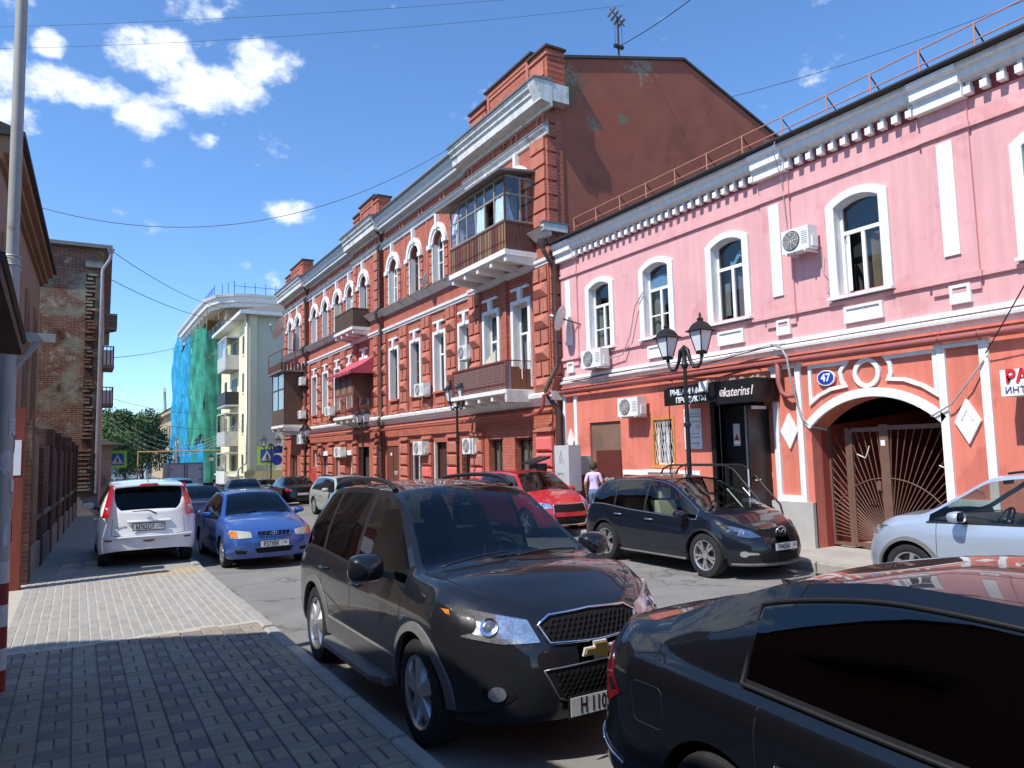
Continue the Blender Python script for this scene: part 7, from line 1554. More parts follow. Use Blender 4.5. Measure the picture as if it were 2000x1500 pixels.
        sw.lathe([(0, .01), (.06, 0), (.06, -.08)], 12); sw.v[-36:] = [tuple(Rm @ Vector(p)) for p in sw.v[-36:]]
        sw.build('steering_wheel', BLACKTRIM, root, True, 40)
        seatm = P.get('seat', SEAT_B); roofz = c.top_z(0)
        for (sx, sy) in ((-.37, ycl-1.45), (.37, ycl-1.45), (-.37, ycl-2.3), (.37, ycl-2.3)):
            if sy < ya+.1: sy = ya+.25
            st = MB(); bz = c.zs+.30
            def slab(w, pts, th):
                L_ = []; 
                for (yy, zz) in pts: L_.append([(sx-w*k, yy, zz) for k in (1, .86, 0, -.86, -1)])
                for r in L_:
                    for k in (0, 4): r[k] = (r[k][0], r[k][1]-th*.5, r[k][2])
                st.grid(L_)
                st.grid([[(p[0], p[1]-th, p[2]) for p in r] for r in L_]); 
                st.strip([r[0] for r in L_], [(r[0][0], r[0][1]-th*.5, r[0][2]) for r in L_]); st.strip([r[4] for r in L_], [(r[4][0], r[4][1]-th*.5, r[4][2]) for r in L_])
                st.strip(L_[-1], [(p[0], p[1]-th, p[2]) for p in L_[-1]])
            slab(.25, [(sy+.12, bz+.10), (sy+.05, bz+.3), (sy, bz+.5), (sy-.04, bz+.62), (sy-.06, bz+.66)], .11)
            st.box(sx-.25, sx+.25, sy, sy+.48, bz, bz+.14)
            slab(.13, [(sy-.05, bz+.70), (sy-.05, bz+.76), (sy-.06, bz+.84), (sy-.08, bz+.88)], .09)
            st.box(sx-.05, sx-.04, sy-.09, sy-.08, bz+.6, bz+.75); st.box(sx+.04, sx+.05, sy-.09, sy-.08, bz+.6, bz+.75)
            st.build('seat', seatm, root, True, 50)
        # rear-view mirror
        ym = ws0-.02 if ws0 < ws1 else 0
        zr = c.top_z(ws0); MB().box(-.11, .11, ws0+.10, ws0+.13, zr-.10, zr-.035).build('interior_mirror', BLACKTRIM, root)
    # ---- wheels
    ty, rm, sp, bd = wheel_meshes(c.wr, P.get('tyre_w', .225), P.get('rim', ('a', 5, .03)), name if False else '')
    for a in (c.axf, c.axr):
        for sg in (1, -1):
            w = link('wheel', ty, root, (sg*(c.W-.125), a, c.wr)); w.rotation_euler = (random.random()*2, 0, pi if sg < 0 else 0) if sg < 0 else (random.random()*2, 0, 0)
            for nm, me in (('rim', rm), ('spokes', sp), ('brake_disc', bd)): link(nm, me, w)
    # ---- mirrors
    if detail >= 1 and P.get('mirror', True):
        ymr = P.get('mirror_y', ws1-.42); zm = c.zb(ymr)+P.get('mirror_z', .085)
        for sg in (1, -1):
            m = MB(); x0 = sg*(c.W*.965); mw, mh = P.get('mirror_wh', (.115, .082))
            prof = [(0, .0), (.25, .72), (.55, .96), (.8, 1.0), (1.0, .88)]
            rowsm = []
            for (t, q) in [(0, .15), (.12, .62), (.3, .85), (.55, .98), (.8, 1.0), (1.0, .93)]:
                rowsm.append([(x0+sg*(.03+mw+(mw*q)*sqc(cos(2*pi*k/16))), ymr+.09-.17*t, zm+mh*q*sqc(sin(2*pi*k/16))*(.92 if sin(2*pi*k/16) > 0 else .8)) for k in range(17)])
            m.grid(rowsm); m.poly(rowsm[0][:-1])
            mm = m.build('door_mirror', P.get('mirror_mat', paint), root, True, 60)
            q = MB(); q.poly([(p[0], p[1]+.012, p[2]) for p in rowsm[-1][:-1]]); q.build('mirror_glass', CHROME, mm)
            MB().add([(x0-sg*.03, ymr+.05, zm-.085), (x0-sg*.03, ymr-.05, zm-.085), (x0-sg*.03, ymr-.05, zm-.03), (x0-sg*.03, ymr+.05, zm-.03), (x0+sg*.10, ymr+.04, zm-.06), (x0+sg*.10, ymr-.03, zm-.06), (x0+sg*.10, ymr-.03, zm-.02), (x0+sg*.10, ymr+.04, zm-.02)],
                     [(0, 1, 2, 3), (4, 7, 6, 5), (0, 4, 5, 1), (1, 5, 6, 2), (2, 6, 7, 3), (3, 7, 4, 0)]).build('mirror_arm', BLACKTRIM, mm)
            if P.get('mirror_strip'):
                MB().grid([[(x0+sg*(.03+mw-mw*.8+mw*1.6*k/14), ymr+.09-.17*t-.06*abs(k/7-1)**3, zm-.035-z_) for k in range(15)] for (t, z_) in ((.16, 0), (.14, .022))]).build('turn_signal', CHROME, mm)
    # ---- shut lines and handles
    if detail >= 1:
        for sg in (1, -1):
            sf = c.side(sg); zlo = c.zs+.10
            doors = P.get('doors', [])
            gm = MB()
            for (yy, z1) in doors:
                z0_ = max(zlo, c.arch_z(yy)+.03); r = ribbon([(yy, z0_), (yy, z1)], sf, .007); gm.add(r.v, r.f)
            if doors:
                r = ribbon([(doors[0][0], zlo), (doors[-1][0], max(zlo, c.arch_z(doors[-1][0])+.03))], sf, .007); gm.add(r.v, r.f)
            if gm.f: gm.build('door_gap', PLATE_K, root)
            for (hy, hz) in P.get('handles', []):
                a = sf(hy, hz); h = MB().tube([tuple(sf(hy-.10, hz, .004)), tuple(sf(hy-.085, hz+.002, .03)), tuple(sf(hy, hz+.004, .038)), tuple(sf(hy+.085, hz+.002, .03)), tuple(sf(hy+.10, hz, .004))], .0125, 8)
                h.build('door_handle', P.get('handle_mat', paint), root, True, 50)
            if P.get('cladding'):
                # arch lips and sill strip
                for a in (c.axf, c.axr):
                    A, B, E_ = [], [], []
                    for k in range(25):
                        th = pi*(k/24)*1.0; dy = cos(th); dz = sin(th)
                        y1 = a+c.ar*.985*dy; z1 = c.wr*.97+c.ar*.985*dz; y2 = a+(c.ar+P['cladding'])*dy; z2 = c.wr*.97+(c.ar+P['cladding'])*dz
                        A.append(tuple(sf(y1, z1, -.02))); B.append(tuple(sf(y1, z1, .022))); E_.append(tuple(sf(y2, z2, .012)))
                    q = MB().strip(A, B).strip(B, E_)
                    E2 = [tuple(sf(a+(c.ar+P['cladding']+.004)*cos(pi*k/24), c.wr*.97+(c.ar+P['cladding']+.004)*sin(pi*k/24), -.004)) for k in range(25)]
                    q.strip(E_, E2); q.build('arch_cladding', P.get('clad_mat', CLAD), root, True, 40)
                y0_, y1_ = c.axr+c.ar, c.axf-c.ar; zt_ = c.zs+P.get('clad_h', .2)
                pts = [(y0_, c.zs+.01), (y0_+.03, zt_), (y1_-.03, zt_), (y1_, c.zs+.01)]
                rr = []
                for (zz, of) in ((c.zs+.0, .0), (c.zs+.02, .018), (zt_-.012, .014), (zt_, .0)):
                    rr.append([tuple(sf(y0_+.01+(y1_-y0_-.02)*k/20, zz, of)) for k in range(21)])
                MB().grid(rr).build('sill_cladding', P.get('clad_mat', CLAD), root, True, 40)
    return c, root

def wiper(c, root, y, v0, v1, n=8):
    m = MB(); m.tube([tuple(c.top(y+.03+(.10*k/n if False else 0)-.10*(k/n), v0+(v1-v0)*k/n, .018+.012*sin(pi*k/n))) for k in range(n+1)], .008, 6)
    a = c.top(y+.04, v0+(v1-v0)*.05-.0, .015)
    return m.build('wiper', PLATE_K, root, True)

def window_trim(c, root, mt, r=.008, y0=None, y1=None, top=True):
    """bright strip round the side windows, along the belt and under the roof edge"""
    P = c.P; ya = y0 if y0 is not None else P['glass'][-1][0]-.02; yb = y1 if y1 is not None else P['glass'][0][1]+.02; n = 26
    for sg in (1, -1):
        lo, hi = [], []
        for k in range(n+1):
            y = ya+(yb-ya)*k/n; zb = c.zb(y); wb = c.W*c.gz(zb, zb)*c.plan(y); hgt = max(.01, c.top_z(y)-zb); wt = c.top_w(y)*c.plan(y)
            lo.append((sg*(wb+.004), c.yz(y, zb), zb+.012))
            q = 1-min(P.get('top_glass', .045), hgt*.45)*.75/hgt; x = wb+(wt-wb)*q+P.get('bow', .035)*min(1, hgt/.4)*sin(pi*q)
            hi.append((sg*(x+.003), c.yz(y, zb+hgt*q), zb+hgt*q))
        MB().tube(lo+(hi[::-1]+[lo[0]] if top else []), r, 5, False).build('window_trim', mt, root, True)
def spec(kind, L, W, H, wb, fo, wr, paint, **o):
    """proportions of an ordinary saloon, hatchback or SUV scaled to size"""
    h = L/2; w = W/2; kH = H/1.43 if kind == 'sedan' else H/1.5
    if kind == 'sedan':
        cow, rf, rb, bb = h-1.22*L/4.2, h-1.98*L/4.2, -h+1.25*L/4.2, -h+.62*L/4.2
        d = dict(belt=[(-h, .84*kH), (-h+.5, .92*kH), (0, .90*kH), (cow, .86*kH), (h-.5, .74*kH), (h, .64*kH)],
            top=[(-h, .90*kH, w*.86), (-h+.12, .945*kH, w*.84), (bb, .985*kH, w*.82), ((rb+bb)/2, 1.20*kH, w*.73), (rb, 1.355*kH, w*.655), ((rf+rb)/2, 1.40*kH, w*.655), (rf, 1.36*kH, w*.65), ((rf+cow)/2, 1.17*kH, w*.74), (cow, .945*kH, w*.84), (h-.75, .86*kH, w*.82), (h-.25, .765*kH, w*.78), (h, .69*kH, w*.76)],
            glass=[((rf+rb)/2+.06, cow-.14), (rb+.02, (rf+rb)/2-.03)], ws=(rf+.02, cow-.02), bl=(bb+.02, rb-.02), sill=.2)
    elif kind == 'hatch':
        cow, rf, rb, bb = h-1.05*L/4.0, h-1.75*L/4.0, -h+.62, -h+.22
        d = dict(belt=[(-h, .93*kH), (-h+.5, .98*kH), (0, .95*kH), (cow, .91*kH), (h-.5, .78*kH), (h, .66*kH)],
            top=[(-h, .99*kH, w*.86), (bb, 1.10*kH, w*.82), ((rb+bb)/2, 1.30*kH, w*.74), (rb, 1.43*kH, w*.67), ((rf+rb)/2, 1.48*kH, w*.67), (rf, 1.43*kH, w*.655), ((rf+cow)/2, 1.23*kH, w*.745), (cow, 1.0*kH, w*.85), (h-.6, .90*kH, w*.82), (h-.22, .79*kH, w*.78), (h, .71*kH, w*.76)],
            glass=[((rf+rb)/2+.12, cow-.12), (rb+.32, (rf+rb)/2+.04), (rb+.02, rb+.26)], ws=(rf+.02, cow-.02), bl=(bb+.02, rb-.03), sill=.21)
    d.update(L=L, W=W, wb=wb, fo=fo, wr=wr, paint=paint, nose=[(.15, .10), (.3, .02), (.45, 0), (.58, .02), (.7, .06), (.85, .14)], tail=[(.2, .08), (.42, 0), (.6, .02), (.85, .05), (1.0, .09), (1.4, .15)],
        crown=[(-h, .025), (0, .04), (h-1.2, .045), (h-.7, .05), (h, .03)], front_round=(.7, 2.6), rear_round=(.5, 3.0), doors=[(cow-.1, d['belt'][3][1]), ((d['glass'][0][0]+d['glass'][1][1])/2, .9*kH), (-h+fo*.9+wr*1.3, .9*kH)],
        handles=[(d['glass'][0][0]+.12, .80*kH), (d['glass'][1][0]+.2, .82*kH)])
    d.update(o); return d
# ------------------------------------------------------------------ the cars in the picture
P_GRAPH = paintmat('paint_graphite', (0.008, 0.0095, 0.013), dust=.025)
P_BLACK = paintmat('paint_black', (0.003, 0.004, 0.006), dust=.006)
P_NAVY = paintmat('paint_dark_navy', (0.004, 0.007, 0.014), dust=.012)
P_WHITE = paintmat('paint_white', (0.80, 0.80, 0.79), dust=.06)
P_BLUE = paintmat('paint_blue', (0.022, 0.085, 0.33), dust=.05, metal=.35, rough=.35)
P_SILVER = paintmat('paint_silver_blue', (0.50, 0.58, 0.68), dust=.04, metal=.55, rough=.36)
P_RED = paintmat('paint_red', (0.42, 0.010, 0.018), dust=.03)
P_PURP = paintmat('paint_purple_grey', (0.10, 0.055, 0.085), dust=.06, metal=.3)
P_LBLUE = paintmat('paint_light_blue', (0.22, 0.36, 0.55), dust=.05, metal=.3)
P_GREY = paintmat('paint_silver_grey', (0.42, 0.43, 0.44), dust=.06, metal=.5)
P_CREAM = paintmat('paint_pale_green', (0.36, 0.39, 0.36), dust=.06)
P_TAUPE = paintmat('paint_taupe', (0.20, 0.18, 0.18), dust=.06, metal=.4)

def mesh_grille(c, x0, x1, z0, z1, nx, nz, shape=None, r=.0045, off=.012):
    m = MB(); dz = (z1-z0)/nz; dx = (x1-x0)/nx
    for j in range(nz+1):
        pts = []
        for i in range(nx*2+1):
            x = x0+dx*i/2; z = z0+dz*j+(dz*.26 if (i+j) % 2 else -dz*.26)
            if shape and not shape(x, z):
                if len(pts) > 1: m.tube(pts, r, 4, False)
                pts = []; continue
            pts.append(tuple(c.front(x, z, off)))
        if len(pts) > 1: m.tube(pts, r, 4, False)
    for j in range(nz):
        for i in range(nx*2+1):
            if (i+j) % 2:
                x = x0+dx*i/2; z = z0+dz*j+dz*.26; zz = z0+dz*(j+1)-dz*.26
                if shape and not (shape(x, z) and shape(x, zz)): continue
                m.tube([tuple(c.front(x, z, off)), tuple(c.front(x, zz, off))], r, 4, False)
    return m
def outline_tube(outline, surf, r, off, n=0):
    pts = [tuple(surf(p[0], p[1], off)) for p in outline]; pts.append(pts[0]); return MB().tube(pts, r, 6, False)
def sym(o): return [(-x, z) for x, z in o]

def headlights(c, root, out, lensoff=.016, amber=None, proj=None, refl=REFLECTOR):
    for sg in (1, -1):
        o = out if sg > 0 else sym(out)
        base = radial_patch(o, c.front, .004, 3, .02).build('headlight', refl, root, True)
        if proj:
            for (px, pz, pr) in proj:
                p = c.front(sg*px, pz, .004); n = c.fn(sg*px, pz); q = n.to_track_quat('Z', 'Y').to_matrix().to_4x4()
                MB().lathe([(0, .014), (pr*.55, .010), (pr*.62, .004), (pr*.7, .012), (pr, .014), (pr*1.06, .002)], 20).xf(Matrix.Translation(p) @ q).build('projector', CHROME, base, True, 30)
                MB().lathe([(0, .019), (pr*.4, .017), (pr*.56, .010)], 16).xf(Matrix.Translation(p) @ q).build('bulb_lens', mat('projector_eye', (.10, .11, .13), .05, .1, 40, coat=1), base, True)
        if amber:
            radial_patch(amber if sg > 0 else sym(amber), c.front, .010, 2, .008).build('turn_signal', AMBER, base, True)
        radial_patch(o, c.front, lensoff, 4, .014).build('lens', LENS, base, True)

# --- graphite SUV in the foreground
P = dict(L=4.55, W=1.83, sill=.27, wb=2.63, fo=.93, wr=.355, arch=.42, tyre_w=.235, paint=P_GRAPH, rim=('a', 5, .055),
    belt=[(-2.28, .98), (-1.5, 1.055), (-.3, 1.015), (.9, .995), (1.5, .975), (2.0, .905), (2.28, .84)],
    top=[(-2.28, 1.02, .80), (-2.16, 1.16, .76), (-2.02, 1.42, .66), (-1.8, 1.565, .615), (-1.3, 1.635, .63), (-.5, 1.665, .635), (.12, 1.635, .615), (.32, 1.575, .62), (.72, 1.325, .70), (1.14, 1.10, .785), (1.5, 1.085, .77), (1.9, 1.035, .75), (2.16, .965, .72), (2.28, .905, .70)],
    nose=[(.2, .12), (.34, .02), (.5, 0), (.66, .015), (.76, .05), (.86, .10), (1.05, .22)], tail=[(.2, .1), (.45, 0), (.65, .03), (.95, .05), (1.3, .12), (1.6, .2)],
    crown=[(-2.28, .02), (-1.8, .045), (0, .05), (.3, .05), (.7, .055), (1.14, .05), (1.8, .065), (2.28, .05)],
    glass=[(-.12, .99), (-1.10, -.20), (-1.82, -1.17)], ws=(.16, 1.12), bl=(-2.2, -1.85), front_round=(.82, 2.35), rear_round=(.6, 3.2),
    cladding=.052, clad_h=.24, doors=[(1.02, .98), (-.16, 1.0), (-1.06, 1.03)], handles=[(.0, .90), (-.93, .93)], mirror_strip=True, mirror_z=.12, mirror_y=.74, mirror_wh=(.14, .12),
    side=[(0, .93), (.12, .968), (.35, .985), (.6, 1.0), (.8, .995), (.92, .975), (1, .945)], glass_mats=(GLASS_M, GLASS_D, GLASS_D), front_glass=GLASS_M, bow=.03)
c, root = build_car('sport_utility_vehicle', 'dusty graphite grey SUV with roof rails and gold badge parked at the near kerb', P, (3.12, 6.42, 0), pi)
root.scale = (1.065, 1.0, 1.065)
hl = dens([(.40, .765), (.44, .895), (.60, .93), (.80, .975), (.868, .965), (.875, .89), (.80, .80), (.62, .765)], .06)
headlights(c, root, hl, proj=[(.66, .858, .058)], amber=dens([(.81, .87), (.82, .95), (.862, .95), (.868, .90)], .03))
gr = dens([(-.39, .86), (-.30, .91), (0, .925), (.30, .91), (.39, .86), (.34, .755), (0, .74), (-.34, .755)], .05)
g = radial_patch(gr, c.front, .004, 3, .01).build('grille', DULLBLACK, root)
outline_tube(gr, c.front, .011, .008).build('grille_surround', CHROME, g, True)
mesh_grille(c, -.38, .38, .755, .905, 19, 5, lambda x, z: abs(x) < .325+.05*(z-.75)/.1 and z < .912-.045*(abs(x)/.38)**2).build('grille_mesh', BLACKTRIM, g)
g2o = dens([(-.40, .605), (0, .625), (.40, .605), (.31, .43), (.22, .40), (-.22, .40), (-.31, .43)], .05)
g2 = radial_patch(g2o, c.front, .004, 3, .01).build('lower_grille', DULLBLACK, root)
outline_tube(g2o, c.front, .007, .006).build('grille_surround', DARKALLOY, g2, True)
mesh_grille(c, -.38, .38, .42, .605, 19, 6, lambda x, z: abs(x) < .28+.09*(z-.42)/.18 and z < .61).build('grille_mesh', BLACKTRIM, g2)
bd = MB().prism([(-.105, 0, -.02), (-.045, 0, -.02), (-.05, 0, -.05), (.035, 0, -.05), (.045, 0, -.02), (.115, 0, -.02), (.105, 0, .022), (.045, 0, .022), (.05, 0, .05), (-.035, 0, .05), (-.045, 0, .022), (-.115, 0, .022)], (0, .016, 0))
p = c.front(0, .685, .006); bd.xf(Matrix.Translation(p) @ Matrix.Rotation(-.15, 4, 'X') @ Matrix.Scale(1.2, 4)); b_ = bd.build('badge', mat('badge_rim', (.75, .75, .74), .25, .1, 30, metal=.35), root)
bd2 = MB().prism([(-.092, 0, -.012), (-.04, 0, -.012), (-.044, 0, -.04), (.03, 0, -.04), (.037, 0, -.012), (.102, 0, -.012), (.094, 0, .014), (.04, 0, .014), (.044, 0, .04), (-.03, 0, .04), (-.037, 0, .014), (-.102, 0, .014)], (0, .006, 0))
bd2.xf(Matrix.Translation(p+Vector((0, .018, 0))) @ Matrix.Rotation(-.15, 4, 'X') @ Matrix.Scale(1.2, 4)).build('badge_face', mat('badge_gold', (.62, .40, .10), .35, .15, 60, metal=.4), b_)
for sg in (1, -1):
    fo_ = [(sg*(.66+.045*cos(2*pi*k/14)), .475+.045*sin(2*pi*k/14)) for k in range(14)]
    q = radial_patch([(sg*(.65+.085*cos(2*pi*k/14)), .475+.06*sin(2*pi*k/14)) for k in range(14)], c.front, .003, 2).build('fog_lamp', DULLBLACK, root)
    radial_patch(fo_, c.front, .010, 2).build('fog_lens', REFLECTOR, q, True)
    # roof rails
    m = MB(); pts = [(-1.72, 0), (-1.6, .05), (-1.3, .062), (-.5, .062), (-.1, .052), (.08, 0)]
    m.tube([tuple(c.top(y, sg*.93, dz+.005)) for y, dz in [(pts[0][0]+(pts[-1][0]-pts[0][0])*k/24, pchip(pts)(pts[0][0]+(pts[-1][0]-pts[0][0])*k/24)) for k in range(25)]], [.026]+[.02]*23+[.026], 8)
    m.build('roof_rail', BLACKTRIM, root, True, 50)
    # running board
    sf = c.side(sg); rb = MB()
    prof = [(-.03, .33), (.07, .335), (.115, .325), (.12, .29), (.10, .27), (-.03, .275)]
    rb.grid([[tuple(sf(y, .40, 0)+Vector((sg*(a*(1 if abs(k-10) < 9 else .55)-.0), 0, b-.40))) for (a, b) in prof] for k, y in enumerate([-.80+1.62*k/20 for k in range(21)])])
    for yy in (-.80, .82): rb.poly([tuple(sf(yy, .40, 0)+Vector((sg*a*.55, 0, b-.40))) for (a, b) in prof])
    rb.build('running_board', CLAD, root, True, 50)
    q = radial_patch(dens([(1.02, .80), (1.12, .835), (1.14, .815), (1.06, .775)], .03), sf, .006, 2, .008).build('side_vent', CHROME, root, True)
    # chrome window line
plate(c, root, 0, .375, 'Н 110  ', '', c.front, 1)
ribbon([(-.74, .965), (-.60, .885), (-.5, .80)], lambda x, z, o: c.front(max(-.86, min(.86, x)), z, o), .006)
for sg in (1, -1):
    MB().tube([tuple(c.top(1.12+(2.14-1.12)*k/10, sg*(.94-.02*k/10), .001)) for k in range(11)], .0035, 5).build('bonnet_gap', PLATE_K, root)
wiper(c, root, 1.13, .80, .02); wiper(c, root, 1.13, -.02, -.80)

# --- black SUV opposite, by the shop door
P = dict(L=4.68, W=1.87, sill=.24, wb=2.75, fo=.95, wr=.37, arch=.43, tyre_w=.235, paint=P_NAVY, rim=('a', 5, 'v'),
    belt=[(-2.34, .99), (-1.6, 1.09), (-.6, 1.02), (.8, .955), (1.5, .92), (2.0, .82), (2.34, .72)],
    top=[(-2.34, 1.04, .80), (-2.2, 1.15, .77), (-2.0, 1.36, .69), (-1.6, 1.535, .63), (-1.0, 1.61, .635), (-.3, 1.625, .635), (.2, 1.585, .62), (.8, 1.345, .70), (1.42, 1.06, .81), (1.75, 1.01, .79), (2.1, .90, .75), (2.34, .79, .72)],
    nose=[(.15, .14), (.3, .03), (.45, 0), (.6, .02), (.72, .08), (.85, .16), (1.05, .32)], tail=[(.2, .1), (.45, 0), (.7, .03), (1.0, .08), (1.3, .16), (1.6, .25)],
    crown=[(-2.3, .02), (-1.6, .04), (0, .045), (.8, .05), (1.4, .05), (1.9, .06), (2.34, .03)],
    glass=[(-.14, 1.18), (-1.05, -.20), (-1.80, -1.10)], ws=(.22, 1.40), bl=(-2.22, -1.75), front_round=(.92, 2.3), rear_round=(.62, 3.0),
    doors=[(1.12, .95), (-.17, 1.0), (-1.05, 1.05)], handles=[(.0, .885), (-.92, .93)], handle_mat=CHROME, mirror_y=.98, mirror_z=.085, mirror_wh=(.115, .08), seat=SEAT_T, glass_mats=(GLASS_L, GLASS_D, GLASS_D), front_glass=GLASS_L,
    cladding=.03, clad_h=.06, clad_mat=BLACKTRIM)
c, root = build_car('sport_utility_vehicle', 'black SUV with beige seats and silver wheels parked across the street outside the shop door', P, (9.53, 10.0, 0), pi)
root.scale = (.93, .93, .95)
headlights(c, root, dens([(.42, .70), (.52, .80), (.72, .865), (.86, .90), (.875, .85), (.80, .745), (.6, .69)], .06), proj=[(.66, .775, .045), (.79, .815, .035)], refl=mat('lamp_reflector_dark', (.35, .36, .38), .15, .4, 20, metal=.9))
go = dens([(-.5, .80), (0, .84), (.5, .80), (.42, .72), (0, .69), (-.42, .72)], .06)
g = radial_patch(go, c.front, .003, 3).build('grille', DULLBLACK, root)
mesh_grille(c, -.45, .45, .71, .81, 22, 3, lambda x, z: abs(x) < .44, r=.004).build('grille_mesh', BLACKTRIM, g)
g = radial_patch(dens([(-.55, .45), (.55, .45), (.42, .30), (-.42, .30)], .06), c.front, .003, 3).build('lower_grille', DULLBLACK, root)
mesh_grille(c, -.5, .5, .32, .44, 22, 3, lambda x, z: abs(x) < .42, r=.004).build('grille_mesh', BLACKTRIM, g)
p = c.front(0, .765, .012)
em = MB().tube([(.115*cos(2*pi*k/24), 0, .085*sin(2*pi*k/24)) for k in range(25)], .012, 6, False); em.tube([(-.10, 0, .035), (-.05, 0, .03), (0, 0, -.045), (.05, 0, .03), (.10, 0, .035)], .011, 6)
em.xf(Matrix.Translation(p+Vector((0, .01, 0))) @ Matrix.Rotation(-.3, 4, 'X')).build('badge', CHROME, root, True)
for sg in (1, -1):
    q = radial_patch([(sg*(.70+.05*cos(2*pi*k/14)), .44+.05*sin(2*pi*k/14)) for k in range(14)], c.front, .008, 2).build('fog_lamp', REFLECTOR, root, True)
    radial_patch(dens([(sg*.50, .43), (sg*.66, .42), (sg*.66, .47), (sg*.52, .455)], .05), c.front, .007, 2).build('fog_lamp_trim', CHROME, q, True)
    radial_patch(dens([(-2.17, .93), (-2.08, 1.06), (-1.93, 1.045), (-2.06, .90)], .05), c.side(sg), .006, 2).build('tail_lamp', mat('tail_lamp_clear', (.45, .30, .30), .12, .3, 30, coat=1), root, True)
    rr = MB().tube([tuple(c.side(sg)(c.axr+c.ar+.03+(c.axf-c.axr-2*c.ar-.06)*k/12, .265, .012)) for k in range(13)], .022, 6); rr.build('sill_strip', CLAD, root, True)
window_trim(c, root, CHROME, .007)
plate(c, root, 0, .545, 'У040ВМ', '161', c.front, 1)
MB().grid([[tuple(c.front(-.80+1.6*k/20, z, o)) for k in range(21)] for z, o in ((.285, .0), (.275, .02), (.25, .022), (.235, .0))]).build('chin_strip', CLAD, root, True)
wiper(c, root, 1.40, .8, .02); wiper(c, root, 1.40, -.02, -.8)

# --- white compact MPV on the pavement, tail to the camera
P = spec('hatch', 4.05, 1.68, 1.55, 2.58, .76, .30, P_WHITE, rear_round=(.42, 3.2), tyre_w=.185, rear_chin=.12, glass_mats=(GLASS_D, GLASS_D, glassmat('car_glass_privacy', (.03, .035, .035), .02)),
    belt=[(-2.03, .93), (-1.5, .99), (0, .96), (1.0, .93), (1.6, .80), (2.03, .68)],
    top=[(-2.03, .975, .75), (-1.985, 1.04, .74), (-1.90, 1.23, .685), (-1.80, 1.40, .625), (-1.70, 1.475, .60), (-1.2, 1.52, .60), (-.4, 1.54, .60), (.35, 1.50, .585), (.75, 1.29, .66), (1.2, 1.03, .75), (1.6, .94, .72), (1.85, .84, .69), (2.03, .74, .67)],
    tail=[(.2, .05), (.34, .0), (.52, 0), (.64, .03), (.85, .065), (1.0, .085), (1.4, .10)], glass=[(-.3, 1.05), (-1.0, -.37), (-1.55, -1.07)], ws=(.37, 1.18), bl=(-1.985, -1.76), mirror_mat=BLACKTRIM, crown=[(-2.03, .015), (-1.8, .03), (0, .04), (1.2, .045), (2.03, .03)])
c, root = build_car('compact_car', 'white hatchback with tall red tail lamps standing on the left pavement, tail towards the camera', P, (1.19, 17.35, .12), 0)
def rear_panel(c, out, off, name, mt, root, **k): return radial_patch(out, c.rear, off, 3, k.get('skirt', .02)).build(name, mt, root, True)
for sg in (1, -1):
    m = MB(); A, B, A2, B2 = [], [], [], []
    for k in range(13):
        t = k/12; z = .93+.58*t; xi = .665-.085*t-.02*sin(pi*t); xo = .755-.135*t
        yl = -1.985+.235*t
        pi_ = Vector((sg*xi, -2.02+.06+.225*t, z)); po_ = Vector((sg*xo, -1.86+.17*t, z))
        A.append(tuple(pi_+Vector((0, -.03, 0)))); B.append(tuple(po_+Vector((sg*.02, -.02, 0)))); A2.append(tuple(pi_+Vector((-sg*.0, .05, 0)))); B2.append(tuple(po_+Vector((-sg*.03, .05, 0))))
    md = [tuple((Vector(a)+Vector(b))/2+Vector((sg*.012, -.03, 0))) for a, b in zip(A, B)]
    m.strip(A, md).strip(md, B).strip(A, A2).strip(B, B2); tl = m.build('tail_lamp', REDLAMP, root, True, 60)
    MB().lathe([(0, .012), (.026, .008), (.034, 0)], 16, ax='z').xf(Matrix.Translation(Vector(md[3])+Vector((0, -.002, 0))) @ Vector((sg*.45, -1, 0)).to_track_quat('Z', 'Y').to_matrix().to_4x4()).build('reverse_lamp', REFLECTOR, tl, True)
    radial_patch(dens([(sg*.60, .495), (sg*.72, .50), (sg*.72, .535), (sg*.60, .53)], .05), c.rear, .006, 2).build('rear_reflector', DARKRED, root, True)
radial_patch(dens([(-.10, .50), (.10, .50), (.085, .47), (0, .455), (-.085, .47)], .04), c.rear, .006, 2).build('rear_fog_lamp', DARKRED, root, True)
tgm = MB()
for a, b in (((-.60, .89), (-.61, .60)), ((-.61, .60), (-.45, .575)), ((-.45, .575), (.45, .575)), ((.45, .575), (.61, .60)), ((.61, .60), (.60, .89))):
    r = ribbon([a, b], c.rear, .007); tgm.add(r.v, r.f)
tgm.build('tailgate_gap', PLATE_K, root)
MB().grid([[tuple(c.rear(-.74+1.48*k/16, z, o)) for k in range(17)] for z, o in ((.575, .002), (.57, .03), (.55, .035), (.52, .004))]).build('bumper_ledge', P_WHITE, root, True)
MB().grid([[tuple(c.rear(-.36+.72*k/10, z, o)) for k in range(11)] for z, o in ((.86, .0), (.85, .03), (.815, .034), (.80, .0))]).build('tailgate_grip', P_WHITE, root, True)
plate(c, root, 0, .735, 'М762ОХ', '123', c.rear, -1)
lettering('NOTE', .062, Matrix.Translation(c.rear(-.46, .735, .004)) @ face_y(0, 0, 0), DARKALLOY, root, sx=1.15, extrude=.003)
p = c.rear(0, .905, .004); MB().tube([(p.x+.034*cos(2*pi*k/18), p.y-.006, p.z+.034*sin(2*pi*k/18)) for k in range(19)], .006, 5, False).box(p.x-.045, p.x+.045, p.y-.012, p.y-.004, p.z-.008, p.z+.008).build('badge', CHROME, root, True)
